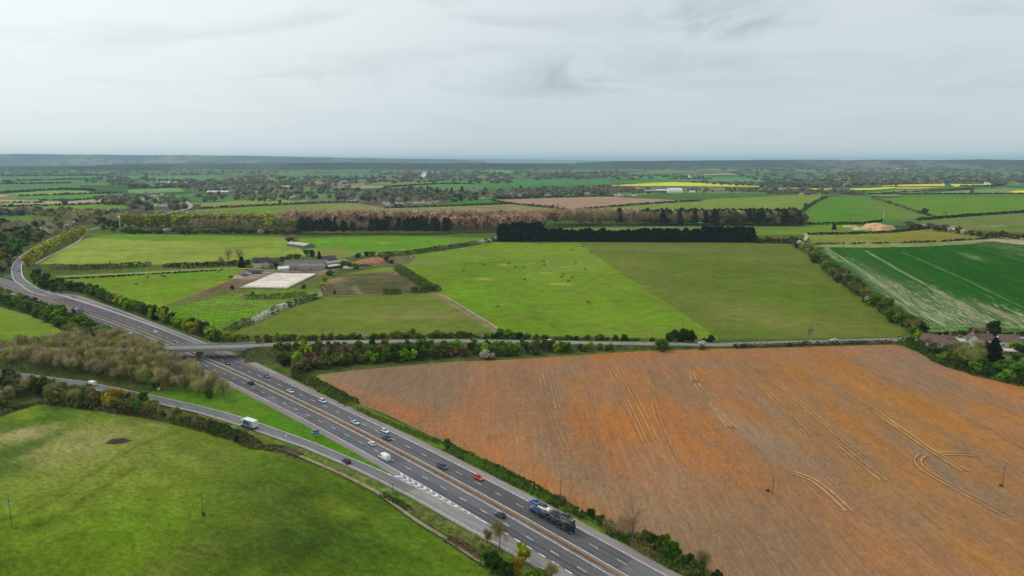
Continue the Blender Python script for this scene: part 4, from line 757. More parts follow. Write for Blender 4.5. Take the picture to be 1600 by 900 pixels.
def stuff(name, items, z=0):
    """items: (kind, x, y, h, wide[, z]) joined into one object; for what nobody could count"""
    Vs = []; Qs = []; Cs = []; b = 0
    for it in items:
        kind, x, y, h, wd = it[:5]; zz = it[5] if len(it) > 5 else z; d = math.hypot(x, y)
        V, Q, C = proto(kind, random.randrange(3), 1 if d < 800 else 2)[2]; k = len(Q)
        frac = .8 if d < 800 else (.8 if d < 1300 else .3 if d < 2500 else .14); n = max(10, int(k*frac)); off = random.randrange(0, k-n+1) if k > n else 0
        Vv = V.reshape(-1, 4, 3)[off:off+n]; ctr = Vv.mean(1, keepdims=True); Vv = ctr+(Vv-ctr)*(frac**-.42)*random.uniform(.9, 1.1)
        a = random.uniform(0, 6.28); ca, sa = math.cos(a), math.sin(a); Vv = Vv.reshape(-1, 3).copy()
        X_ = (Vv[:, 0]*ca-Vv[:, 1]*sa)*h/10*wd; Y_ = (Vv[:, 0]*sa+Vv[:, 1]*ca)*h/10*wd; Vv[:, 0] = X_+x; Vv[:, 1] = Y_+y; Vv[:, 2] = Vv[:, 2]*h/10+zz
        Vs.append(Vv); Qs.append(np.arange(4*n).reshape(n, 4)+b); b += 4*n; Cc = C.reshape(-1, 4, 3)[off:off+n].reshape(-1, 3)*random.uniform(.75, 1.15); f_ = min(.6, max(0, (d-1300)/2000)); Cs.append(Cc*(1-f_)+np.array([.14, .142, .12])*random.uniform(.7, 1.2)*f_)  # far crowns fade to pale grey with distance, haze mixed into their colour
    o = link(name, mesh_np(name, np.concatenate(Vs), np.concatenate(Qs), [FOL], np.concatenate(Cs))); return tag(o, kind='stuff')
def hedge(px, h, wd, rgb, label, alt=None, altp=.3, lumpy=.35, group=None, dens=1.0, gaps=0, white=0, z=0):
    P_ = [Vector(G(u, v, z)) for u, v in px]; L = [(P_[i+1]-P_[i]).length for i in range(len(P_)-1)]; tot = sum(L); d = sum(p.length for p in P_)/len(P_)
    sz = max(.55, d*.0016); n = int(min(24000, dens*tot*(wd+2*h)*1.1/(sz*sz)*.85)); t = rng.uniform(0, tot, n); cum = np.concatenate([[0], np.cumsum(L)])
    i = np.clip(np.searchsorted(cum, t)-1, 0, len(L)-1); f = (t-cum[i])/np.array(L)[i]; A = np.array([p[:] for p in P_]); C = A[i]+(A[i+1]-A[i])*f[:, None]
    dr = (A[i+1]-A[i])/np.array(L)[i][:, None]; nn_ = np.stack([-dr[:, 1], dr[:, 0], dr[:, 2]*0], 1); sd = random.randrange(99)
    hh = h*(1-lumpy+2*lumpy*fbm(t/(h*1.6), t*0, sd, 3)); ww = wd*(1-lumpy+2*lumpy*fbm(t/(h*2)+50, t*0, sd+3, 3))
    if gaps:
        keep = fbm(t/14, t*0+3, sd+8, 2) > gaps; C, nn_, hh, ww, t, n = C[keep], nn_[keep], hh[keep], ww[keep], t[keep], int(keep.sum())
    a = rng.uniform(0, np.pi, n); rr = rng.uniform(.6, 1.0, n)**.5; off = np.cos(a)*ww/2*rr; C = C+nn_*off[:, None]; C[:, 2] += np.sin(a)*hh*rr
    nb = nn_*np.cos(a)[:, None]+np.array([0, 0, 1])*np.sin(a)[:, None]; V, Q = cards(C, sz, nb)
    cl = np.tile(np.array(rgb), (n, 1))
    if alt is not None: q = (fbm(t/9, t*0+7, sd+11, 2)+rng.uniform(-.12, .12, n)) > (1-altp); cl[q] = np.array(alt)
    if white: q = (fbm(t/11, t*0+1, sd+17, 2)+rng.uniform(-.1, .1, n)) > (1-white); cl[q] = (.34, .33, .29)
    cl = cl*(rng.uniform(.78, 1.22, (n, 1)))*(.85+.3*fbm(t/6, t*0, sd+5, 2))[:, None]
    o = link('hedge', mesh_np('hedge', V, Q, [FOL], np.repeat(cl, 4, 0))); return tag(o, label, 'hedge', group)
DG = srgb(52, 68, 30); MG = srgb(72, 94, 34); GY = srgb(96, 92, 62); BN = srgb(104, 88, 62); YG = srgb(122, 132, 40); VD = srgb(32, 44, 22)
hedge([(82, 420), (130, 421), (200, 418), (237, 416)], 5, 7, DG, 'long dark hedge below the large light green field on the left', alt=GY, altp=.45)
hedge([(255, 418), (300, 418), (345, 415), (372, 414)], 5, 6, VD, 'dark hedge running up to the big bare trees beside the farmhouse', alt=GY, altp=.3)
hedge([(95, 436.5), (160, 434), (230, 429.5), (300, 425.5), (350, 422.5)], 1.6, 1.6, VD, 'thin low dark hedge along the pale farm lane', lumpy=.1)
hedge([(355, 519), (385, 508), (412, 497), (440, 484), (470, 473), (500, 465)], 4.5, 6, DG, 'hedge with white blossom patches beside the sloping paddock', alt=GY, altp=.4, white=.5)
hedge([(384, 467), (420, 467), (450, 465), (480, 462)], 4, 6, MG, 'green clipped hedge just below the sand arena', alt=GY, altp=.4, lumpy=.15)
hedge([(622, 421), (636, 430), (655, 441), (668, 450), (683, 455)], 6, 10, MG, 'bushy green hedge between the dark plot and the bright pasture', alt=GY, altp=.3)
hedge([(642, 457), (660, 457), (684, 455)], 5, 8, DG, 'dark bushes at the lower right corner of the dark plot')
hedge([(599, 459.5), (612, 459.5), (625, 458.5)], 5, 7, DG, 'short dark clump of bushes on the lower edge of the dark plot', alt=GY, altp=.4)
hedge([(592, 402), (625, 399), (650, 396), (690, 390), (730, 384), (745, 382)], 5, 8, DG, 'dark hedgerow curving from the farm up to the long tree belt', alt=GY, altp=.5)
hedge([(750, 381), (765, 378), (778, 375)], 5, 7, DG, 'short hedge with white blossom at the left end of the cypress row', white=.6)
hedge([(1146, 544), (1200, 542.5), (1280, 540), (1395, 537)], 2.6, 3, DG, 'long low clipped hedge between the road and the brown field', alt=GY, altp=.3, lumpy=.12)
hedge([(462, 586), (490, 600), (520, 617), (552, 634)], 3.4, 7, DG, 'dark scrubby hedge at the near tip of the brown field', alt=BN, altp=.35)
hedge([(556, 640), (600, 660), (640, 676), (688, 694)], 1.8, 3, MG, 'low sparse green hedge between the verge and the brown field', alt=GY, altp=.3)
hedge([(700, 702), (740, 722), (790, 746), (840, 771), (880, 793)], 2.8, 5, DG, 'dense dark hedge along the brown field above the red hatchback', alt=MG, altp=.3)
hedge([(945, 822), (985, 846), (1020, 866), (1060, 888), (1110, 912)], 2.6, 6, DG, 'continuous scrubby hedge under the bare tree at the edge of the brown field', alt=BN, altp=.4)
hedge([(884, 795), (900, 803), (918, 811)], 2.2, 4, DG, 'short dark hedge piece behind the transporter cab', alt=MG, altp=.4)
hedge([(700, 842), (735, 862), (765, 884), (800, 905)], 1.4, 4, MG, 'low weedy growth on the verge between narrow path and slip road', alt=BN, altp=.5, gaps=.45)
hedge([(1275, 382), (1320, 382), (1400, 380.5), (1470, 378), (1540, 373.5)], 2.4, 2.5, VD, 'thin very dark hedge with gaps between the yellowish field and the wheat', lumpy=.3, gaps=.33)
hedge([(1262, 367), (1330, 366), (1390, 364), (1455, 357)], 3.5, 5, VD, 'dark hedge along the top of the yellowish field')
hedge([(1258, 350.5), (1300, 351), (1350, 350), (1380, 346)], 4, 6, VD, 'dark hedge along the lower edge of the bright green hill field')
hedge([(1432, 345), (1500, 339), (1560, 335), (1620, 331), (1700, 329)], 5, 6, VD, 'long dark hedge between the two green fields on the far right')
hedge([(1362, 310), (1402, 321), (1430, 331), (1455, 338)], 3.5, 5, GY, 'thin hedge running down the right side of the hill field', alt=DG, altp=.5)
hedge([(1252, 332), (1262, 324), (1275, 316), (1292, 308)], 5, 7, DG, 'dark hedge climbing the left side of the hill field', alt=GY, altp=.3)
hedge([(765, 313), (800, 319), (850, 323.5), (895, 330)], 3.5, 5, VD, 'dark hedge on the left edge of the pinkish ploughed field', alt=GY, altp=.3, lumpy=.5)
hedge([(890, 330), (940, 325), (1000, 320), (1060, 316), (1096, 314.6)], 4.5, 7, VD, 'dark hedge on the right edge of the pinkish ploughed field', lumpy=.4)
hedge([(770, 311.5), (850, 309.5), (920, 307.5), (960, 306.8)], 5, 8, VD, 'dark hedge along the far edge of the pinkish ploughed field')
hedge([(600, 325.8), (680, 323.4), (760, 320.5), (796, 318.2)], 4, 5, VD, 'straight dark hedge below the thin dark green strip field')
hedge([(312, 326), (400, 322), (470, 318.5), (530, 316.5), (560, 316.6)], 4, 6, VD, 'dark hedge across the rolling fields left of the village')
hedge([(1200, 302.8), (1262, 302.8), (1300, 303.4), (1352, 303.6)], 6, 14, GY, 'grey brown thicket along the top of the hill field', alt=DG, altp=.4)
hedge([(1355, 304.4), (1450, 303.6), (1600, 303.2), (1700, 303)], 4, 7, VD, 'long straight dark hedge at the top of the far right field')
hedge([(1380, 303), (1420, 301.5), (1470, 299), (1520, 295.6)], 6, 12, VD, 'dark slanting hedge in front of the yellow rape strips')
for px, lb in (([(-60, 338.5), (0, 337.5), (60, 335.5), (93, 334)], 'dark hedge at the left edge below the bright green far field'), ([(-60, 325.5), (0, 323.5), (60, 322.6), (150, 319.2), (200, 321)], 'dark hedge between the tan stubble strip and bright green field on the left'),
               ([(30, 306.6), (70, 305.6), (140, 303), (190, 301.8)], 'upper dark hedge between the two pale green strips on the left'), ([(60, 314), (110, 314.3), (150, 311.5), (195, 309.8)], 'lower dark hedge under the pale green strips on the left'), ([(0, 318.5), (40, 317.5), (70, 317)], 'short dark hedge inside the tan stubble on the left edge'),
               ([(0, 301.8), (60, 298.8), (110, 296.4), (150, 298.4)], 'dark hedge above the small pale field at the far left'), ([(-60, 274.8), (60, 274.9), (170, 274)], 'long dark hedge line far off below the left hand town'), ([(25, 282.8), (60, 282), (110, 280.6), (150, 280)], 'thick dark hedge line in the far left fields'),
               ([(-20, 288.6), (60, 287.4), (110, 286.2)], 'thin dark hedge across the far left green plain'), ([(200, 294.5), (260, 293.6), (300, 292.4)], 'dark hedge under the row of small white radio dishes'), ([(600, 293.6), (650, 290), (700, 287.6), (740, 287.4)], 'dark hedge below the large white radio dish'),
               ([(480, 279), (560, 279), (590, 279.5)], 'dark hedge line left of the large white radio dish'), ([(845, 273), (890, 272.2), (940, 269.8)], 'dark far hedge below the horizon at the centre'), ([(1045, 280.4), (1080, 280.4), (1112, 279.8)], 'dark far hedge beyond the yellow rape field'),
               ([(1240, 284), (1300, 283.2), (1370, 285)], 'dark far hedge in the right hand plain'), ([(1500, 291.8), (1550, 291.6), (1570, 289.8)], 'dark hedge under the right hand rape strips')):
    hedge(px, 7 if px[1][1] < 300 else 5, 14 if px[1][1] < 300 else 6, VD, lb)

# ------------------------------------------------------------------ woods, rows and single trees
rr = random.Random(11)
def pick(opts): return rr.choices([o[0] for o in opts], [o[1] for o in opts])[0]
def mot(x, y): n, s = mw_n(Vector((x, y, 0))); return n
def off_road(x, y, m=2):
    n = mot(x, y); return not (-13-m < n < 20+m)
# bare wood between the slip road and the dual carriageway
W1 = [(-90, 566), (-90, 556), (60, 552), (180, 548), (262, 556), (300, 570), (345, 594), (368, 610), (376, 630), (340, 628), (290, 620), (215, 606), (140, 590), (60, 580), (0, 573)]
LB = {'bare': ('bare twiggy brown tree in the wood beside the slip road', 'bare trees in the wood beside the slip road'),
      'bareolive': ('olive budding tree in the wood beside the slip road', 'olive budding trees in the wood beside the slip road'),
      'green': ('green bushy tree in the wood beside the slip road', 'green trees in the wood beside the slip road')}
for x, y in scatter(W1, 5.6, 3, lambda x, y: mot(x, y) < -18):
    k = pick((('bare', 7), ('bareolive', 5), ('green', 1.6))); T_ = LB[k]
    tree(k, x, y, rr.uniform(8, 12)*(0.6 if k == 'green' else 1), T_[0], T_[1], wide=.8)
W1b = [(-90, 548), (-40, 546), (60, 543), (118, 536), (150, 524), (215, 540), (262, 548), (200, 547), (60, 550), (-90, 553)]
for x, y in scatter(W1b, 6.0, 5, lambda x, y: mot(x, y) < -15):
    k = pick((('bare', 5), ('bareolive', 3), ('green', 1)))
    tree(k, x, y, rr.uniform(7, 10), {'bare': 'bare brown tree behind the embankment of the side road', 'bareolive': 'olive budding tree behind the embankment of the side road', 'green': 'green tree behind the embankment of the side road'}[k], k+' trees behind the side road embankment', wide=.9)
# belt between the small left field and the near carriageway
W2 = [(-90, 428), (0, 452), (60, 474), (120, 502), (175, 524), (150, 533), (118, 529), (80, 505), (40, 489), (0, 478), (-90, 462)]
for x, y in scatter(W2, 6.0, 6, lambda x, y: mot(x, y) < -15.5):
    k = pick((('greenbush', 4), ('bush', 3), ('green', 2.4), ('bareolive', 1.4), ('dark', 2)))
    g = {'greenbush': 'fresh green bush in the belt between the left hand field and the near carriageway', 'bush': 'dull green bush in the belt between the left hand field and the near carriageway', 'green': 'mid green tree in the belt above the left hand field', 'dark': 'dark green tree in the belt above the left hand field', 'bareolive': 'bare olive tree in the belt above the left hand field'}[k]
    tree(k, x, y, rr.uniform(5, 8.5), g, g+' (several)', wide=.9 if 'bush' in k else 1.1)
# strip between the slip road and the meadow
W3 = [(-90, 640), (-90, 600), (0, 600), (100, 613), (160, 623), (230, 640), (300, 658), (372, 684), (410, 700), (398, 701), (330, 681), (250, 659), (130, 641), (66, 632), (0, 645)]
for x, y in scatter(W3, 4.8, 8, lambda x, y: True):
    u, v = PX(x, y); 
    if 20 < u < 66 and v > 622: continue
    k = pick((('dull', 3.5), ('olive', 3), ('bare', 3), ('green', 1.6), ('gold', .5), ('dark', 1.2))); h = rr.uniform(6, 9) if u < 250 else (rr.uniform(4, 6) if u < 330 else rr.uniform(2.5, 4))
    nm = {'dull': 'grey green', 'olive': 'olive green', 'bare': 'bare brown', 'green': 'mid green', 'gold': 'golden leaved', 'dark': 'dark green'}[k]
    tree(k, x, y, h, nm+' tree in the strip between the slip road and the near meadow', nm+' trees between slip road and meadow', wide=.8)
T('gold', 185, 641, 11, 'tallest golden yellow tree beside the slip road, behind the near meadow', wide=.85); T('gold', 176, 640, 9, 'golden yellow tree just left of the tallest one by the slip road'); T('gold', 116, 632, 8, 'golden yellow tree left of the white van on the slip road', wide=.8)
hedge([(0, 648), (40, 636), (66, 629), (130, 637), (200, 647)], 1.5, 2.5, DG, 'low dark hedge at the top edge of the near meadow', alt=GY, altp=.4)
hedge([(290, 657), (330, 670), (370, 684), (402, 699)], 3.2, 6, srgb(84, 82, 50), 'continuous scrub between the slip road and meadow left of the lorry', alt=DG, altp=.4, lumpy=.5)
hedge([(560, 530.5), (700, 529.2), (800, 531), (900, 533.6), (1000, 535)], 2.2, 4, DG, 'ragged low hedge along the far side of the side road', alt=GY, altp=.4, lumpy=.6, gaps=.3)
hedge([(398, 700), (420, 700), (446, 704), (470, 713)], 1.6, 4, srgb(112, 94, 68), 'reddish brown scrub at the end of the strip beside the slip road', alt=DG, altp=.3)
hedge([(598, 776), (620, 787), (640, 797)], 1.5, 3, DG, 'dark bramble patch by the pole between meadow and slip road')
# row of bushes and trees along the far side of the dual carriageway
for i, s in enumerate(np.arange(-700, -385, 3.4)):
    n0 = paveU(s)+5+rr.uniform(-1, 5)+(4 if s < -640 else 0); x, y, _ = MW(s, n0); u, v = PX(x, y)
    k = pick((('dark', 4), ('olive', 2), ('green', 2), ('fresh', .6)) if u < 140 else (('yellow', 1.4), ('fresh', 3), ('green', 3), ('dark', 1.6), ('olive', 3)))
    g = {'dark': 'dark green', 'olive': 'olive', 'green': 'mid green', 'fresh': 'fresh light green', 'yellow': 'yellow green'}[k]
    tree(k, x, y, rr.uniform(6.5, 9.5), g+' bushy tree in the row along the far side of the dual carriageway', g+' trees along the far side of the dual carriageway', wide=.95)
    if i % 3 == 0: x, y, _ = MW(s, n0+5); tree('bush', x, y, rr.uniform(3, 5), 'low bush behind the tree row on the far side of the dual carriageway', 'low bushes behind the roadside tree row')
T('fir', 243, 500, 9, 'dark pointed fir standing above the roadside tree row'); T('bare', 325, 528, 8, 'bare brown tree beside the bridge, far side of the road', wide=.9); T('bare', 338, 531, 7, 'smaller bare tree nearest the bridge parapet'); T('bareolive', 310, 524, 7, 'olive budding tree left of the bare tree by the bridge'); T('blossom', 354, 527, 4, 'white blossom bush near the bridge')
for u, v in ((58, 447), (66, 452), (74, 455), (84, 459), (62, 441), (70, 446), (80, 451), (52, 438), (90, 456), (97, 460), (60, 434), (74, 440)):
    T(pick((('dark', 3), ('olive', 1), ('green', 1))), u, v-1, rr.uniform(7, 10), 'dark tree in the clump where the curved slip road joins', 'dark trees where the slip road joins')
# yellow green row on the right of the curved slip road
for u, v in zip(np.linspace(42, 128, 24), np.interp(np.linspace(42, 128, 24), [42, 50, 62, 80, 100, 118, 128], [420, 410, 401, 391, 380, 372, 368])):
    T('yellowpoplar', u+rr.uniform(1, 4), v, rr.uniform(14, 17), 'yellow green tree in the curved row beside the slip road', 'yellow green trees in the curved row', wide=1.25)
# woods left of the curved slip road
W4 = [(-110, 446), (-30, 440), (6, 432), (13, 418), (22, 402), (42, 388), (66, 376), (72, 371), (20, 366), (-110, 364)]
for x, y in scatter(W4, 15, 9):
    k = pick((('dark', 4), ('green', 1.5), ('olive', 1.2), ('bare', 1.6), ('fir', .6)))
    g = {'dark': 'dark green', 'green': 'mid green', 'olive': 'olive', 'bare': 'bare brown', 'fir': 'dark conical'}[k]
    tree(k, x, y, rr.uniform(9, 13), g+' tree in the dark wood left of the curved slip road', g+' trees in the wood at the left edge', wide=1.25)
W5 = [(-110, 362), (20, 364), (76, 368), (110, 361), (150, 353), (196, 349), (200, 345), (160, 342), (90, 345), (40, 351), (-110, 354)]
for x, y in scatter(W5, 20, 10, lambda x, y: True):
    u, v = PX(x, y); k = pick((('bare', 5), ('brownwood', 3), ('dark', 2), ('blossom', 1.0 if 20 < u < 130 else .2), ('olive', 2)))
    g = {'bare': 'bare brown tree', 'brownwood': 'tall bare brown tree', 'dark': 'dark green tree', 'blossom': 'white blossoming tree', 'olive': 'olive green tree'}[k]
    tree(k, x, y, rr.uniform(9, 14)*(.7 if k == 'blossom' else 1), g+' in the mixed wood behind the far end of the slip road', g+'s behind the slip road', wide=1.4)
for u, v, k, h in ((70, 366, 'blossom', 11), (78, 368, 'blossom', 9), (106, 360, 'blossom', 11), (117, 358, 'blossom', 12), (172, 357, 'dark', 15), (180, 358, 'dark', 14), (163, 361, 'green', 10), (186, 360, 'dark', 12), (192, 364, 'greenbush', 7), (178, 363, 'bush', 7)):
    T(k, u, v, h, {'blossom': 'large white blossoming tree by the far slip road', 'dark': 'tall dark tree at the left end of the yellow green belt', 'green': 'round green tree beside the far slip road', 'greenbush': 'green bush at the top left corner of the light field', 'bush': 'dull bush at the top left corner of the light field'}[k], 'trees at the end of the slip road: '+k)
# long belt: bushes in front on the left, yellow green trees behind
for u in np.arange(194, 470, 6.5):
    k = 'blossom' if 258 < u < 272 or 408 < u < 414 else pick((('bush', 4), ('greenbush', 2), ('yellowbush', 1.6 if u < 250 else .2), ('brownbush', 3 if u > 280 else 1)))
    g = {'bush': 'dull green', 'greenbush': 'green', 'yellowbush': 'yellowish', 'brownbush': 'brownish', 'blossom': 'white blossoming'}[k]
    T(k, u+rr.uniform(-1, 1), 365.5+(u-194)*.004+rr.uniform(-2, 0), rr.uniform(7, 10), g+' bush along the top edge of the large light green field', g+' bushes at the top of the light green field', wide=1.1)
def belt(us, v0, v1, kinds, h0, h1, place, wide=1.0):
    for u in us:
        k = pick(kinds); g = {'yellowpoplar': 'yellow green', 'brownwood': 'bare brown', 'redpoplar': 'reddish brown', 'poplar': 'bare reddish twiggy', 'pine': 'dark pine', 'dark': 'dark green', 'bare': 'bare', 'yellow': 'bright yellow green', 'dull': 'grey green', 'fir': 'dark fir'}[k]
        T(k, u+rr.uniform(-2, 2), rr.uniform(v0, v1), rr.uniform(h0, h1), g+' tree in the long belt '+place, g+' trees in the belt '+place, wide=wide)
belt(np.arange(184, 424, 4.6), 354.6, 355.6, (('yellowpoplar', 6), ('brownwood', 1)), 22, 26, 'behind the large light field, left part', 1.35)
belt(np.arange(300, 424, 8), 359, 361, (('brownwood', 6),), 17, 21, 'behind the large light field, left part', 1.1)
belt(np.arange(418, 474, 4.6), 361, 363, (('brownwood', 6), ('yellowpoplar', 2)), 22, 27, 'between yellow trees and dark pines', 1.1)
belt(np.arange(468, 706, 4.2), 364.5, 366.4, (('pine', 6), ('brownwood', 2.6)), 19, 26, 'behind the bright green meadow', .95)
belt(np.arange(455, 850, 5.4), 358, 360, (('redpoplar', 4), ('poplar', 4), ('brownwood', 2)), 28, 33, 'behind the dark pines, centre', 1.0)
belt(np.arange(690, 852, 5.0), 361, 364, (('redpoplar', 5), ('poplar', 2)), 25, 30, 'above the left end of the cypress row', 1.05)
belt(np.arange(850, 1000, 4.8), 353.8, 355, (('brownwood', 5), ('redpoplar', 4), ('pine', .5)), 27, 30, 'behind the cypress row, centre', 1.0)
belt(np.arange(1000, 1110, 4.8), 353.2, 354, (('brownwood', 5), ('pine', 2)), 24, 27, 'right of centre behind the cypress row', 1.0)
belt(np.arange(1110, 1256, 4.6), 352.6, 353.4, (('pine', 6), ('brownwood', 2), ('dull', .5)), 23, 27, 'at its dark right hand end', 1.05)
items = []
for u in np.arange(440, 1250, 3.0):
    for vv in ((356.5, 354.5, 352.5) if u < 850 else (352.2, 350.6, 349)):
        x, y, _ = G(u+rr.uniform(-1.5, 1.5), vv); k = (pick((('poplar', 4), ('brownwood', 3), ('redpoplar', 3))) if u < 1000 else pick((('pine', 4), ('brownwood', 2), ('yellow', 1.2 if u > 1090 or u < 1070 else .2))))
        items.append((k, x, y, rr.uniform(24, 30) if u < 1000 else rr.uniform(21, 26), 1.1))
for u in np.arange(300, 440, 4): x, y, _ = G(u, 352); items.append(('brownwood', x, y, rr.uniform(16, 22), 1.2))
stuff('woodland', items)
# the cypress row, each crown of its own
cu = 783
while cu < 1177:
    h = 23 if cu < 796 else (25 if 802 < cu < 846 else (21 if 1094 < cu < 1130 else (19.5 if cu > 1132 else rr.uniform(14.0, 18.5)))); 
    if 796 <= cu <= 802: h = 19
    T('cypress', cu, 377.2+(cu-783)*.002, h*rr.uniform(.96, 1.03), 'dark cypress in the '+('tall left block' if cu < 850 else 'low uneven middle stretch' if cu < 1094 else 'tall block right of centre' if cu < 1130 else 'flat-topped right end')+' of the long row', 'cypresses '+('left' if cu < 850 else 'middle' if cu < 1094 else 'right' if cu < 1130 else 'end'), wide=.92 if h > 20 else 1.05); cu += rr.uniform(4.2, 5.2) if h > 18 else rr.uniform(3.8, 5.0)
for u in np.arange(1182, 1248, 6): T(pick((('yellowbush', 2), ('brownbush', 2), ('greenbush', 1))), u, 378, rr.uniform(6, 8), 'scrubby bush between the cypress row and the corner of the large pasture', 'scrub right of the cypress row')
hedge([(1178, 380), (1215, 380.5), (1245, 381)], 3, 4, VD, 'low dark hedge right of the cypress row')
# diagonal belt of big bushes between the pasture and the wheat
dl = [(1242, 378), (1252, 388), (1268, 398), (1290, 418), (1318, 440), (1345, 460), (1372, 478), (1398, 498), (1420, 514), (1432, 522)]
DP = [Vector(G(u, v)) for u, v in dl]
for i in range(len(DP)-1):
    Ld = (DP[i+1]-DP[i]).length; k_ = int(Ld/4.2)+1
    for j in range(k_):
        q = DP[i].lerp(DP[i+1], j/k_); q += Vector((rr.uniform(-6, 5), rr.uniform(-3, 3), 0)); k = pick((('brownbush', 4), ('bush', 3), ('greenbush', 1.5), ('yellowbush', .8), ('blossom', .7), ('bareolive', .8)))
        if i >= 6: k = pick((('greenbush', 3), ('bush', 2), ('brownbush', 1)))
        g = {'brownbush': 'brown budding bush', 'bush': 'dull green bush', 'greenbush': 'fresh green bush', 'yellowbush': 'yellowish bush', 'blossom': 'white blossoming bush', 'bareolive': 'bare twiggy tree'}[k]
        tree(k, q.x, q.y, rr.uniform(6.5, 10), g+' in the diagonal belt between the large pasture and the wheat field', g+'es in the diagonal belt', wide=.85)
# embankment scrub between the bridge and the brown field
W6 = [(404, 552), (450, 547), (520, 541.5), (620, 540), (760, 540), (860, 540), (960, 541.5), (1048, 543), (1048, 546.5), (960, 548), (880, 552.5), (800, 556), (700, 560), (620, 567), (560, 572), (500, 578), (462, 584), (440, 572)]
for x, y in scatter(W6, 4.4, 14):
    u, v = PX(x, y); i = min(range(len(SRP)), key=lambda j: (SRP[j].x-x)**2+(SRP[j].y-y)**2); c, d_, n_ = sr_frame(i); off = -((Vector((x, y, 0))-c).dot(n_)); zb = max(0, min(c.z, c.z+.3-(abs(off)-5)/1.9)) if c.z > .2 else 0
    if mot(x, y) < 17 or abs(off) < 6: continue
    k = pick((('brownbush', 3), ('bush', 4), ('olive', 1)) if u < 560 else (('bush', 3), ('greenbush', 3), ('green', 2.4), ('dark', 1.2), ('brownbush', 1), ('fresh', .9)))
    h = rr.uniform(5, 8) if u < 900 else rr.uniform(3.6, 5.2)
    if off < 9: h = min(h, 4.6)
    elif off < 13: h = min(h, 6)
    g = {'brownbush': 'brownish bush', 'bush': 'dull green bush', 'greenbush': 'fresh green bush', 'green': 'mid green tree', 'dark': 'dark green tree', 'fresh': 'light green tree', 'olive': 'olive tree'}[k]
    tree(k, x, y, h, g+' on the road embankment above the brown field', g+'s on the embankment', z=zb, wide=.9)
T('fresh', 478, 566, 13, 'tallest bright green tree beside the bridge, rising above the side road', wide=.95); T('fresh', 466, 572, 8, 'bright green tree below the tallest one beside the bridge'); T('fresh', 462, 583, 5, 'small bright green tree lowest on the slope near the bridge'); T('fresh', 538, 570, 6.5, 'isolated light green bush tree on the brown part of the embankment')
T('blossom', 757, 560.5, 5.5, 'white blossoming bush at the edge of the brown field', wide=1.1); T('blossom', 769, 560.5, 3.5, 'smaller white blossoming bush right of the larger one'); T('green', 1032, 548.5, 8, 'rounded dense green tree between road and brown field', wide=1.25); T('brownbush', 1096, 546, 3, 'low brown bush in front of the white car at the road junction', wide=1.5)
for u, v, h, wd in ((1048, 535, 7, 1.2), (1060, 535, 9, 1.2), (1072, 535.5, 9, 1.1), (1080, 536, 7, 1.1)): T('dark', u, v, h, 'dense dark green tree in the clump above the road junction', 'dark clump above the road junction', wide=wd)
for u, h in ((1100, 3.5), (1107, 4), (1111, 5.5)): T('dark', u, 536, h, 'small dark bush right of the dark clump by the junction', 'small bushes by the junction')
# scattered bushes on the far side of the side road
for u, k, h in ((372, 'bush', 4), (386, 'greenbush', 3.5), (402, 'bush', 3), (418, 'bush', 4), (434, 'fresh', 5), (446, 'greenbush', 4), (458, 'bush', 4), (478, 'fresh', 3), (516, 'bare', 6), (540, 'blossom', 3.5), (552, 'greenbush', 5), (561, 'blossom', 5), (574, 'blossom', 4), (588, 'bush', 4), (604, 'bush', 4), (618, 'greenbush', 6), (630, 'bush', 4), (643, 'green', 7.5), (660, 'bush', 3.5),
                (682, 'greenbush', 6), (690, 'green', 5.5), (704, 'bush', 5), (722, 'bush', 6), (734, 'bush', 5), (760, 'bush', 4), (772, 'dark', 5), (781, 'green', 8), (793, 'greenbush', 6.5), (803, 'bush', 5), (811, 'dark', 6), (822, 'bush', 4.5), (838, 'bush', 4), (852, 'brownbush', 5), (868, 'bush', 3), (888, 'bush', 4.5), (900, 'dark', 4), (918, 'bush', 4.5), (936, 'bush', 5), (950, 'dark', 3), (962, 'dark', 4.5), (976, 'dark', 5), (994, 'bush', 2), (1018, 'bush', 3)):
    g = {'bush': 'dull green bush', 'greenbush': 'green bush', 'green': 'round green tree', 'dark': 'dark green bush', 'fresh': 'light green bush', 'bare': 'bare twiggy tree', 'blossom': 'white blossom bush', 'brownbush': 'brownish bush'}[k]
    x, y, _ = G(u, 531.5 if u < 850 else 534.2); tree(k, x, y, h, g+' on the far side of the side road, below the paddocks', g+'es on the far side of the side road', wide=1.0)
T('lone', 1264, 531, 8.5, 'thin bare tree standing alone by the road at the pasture edge', wide=.7)
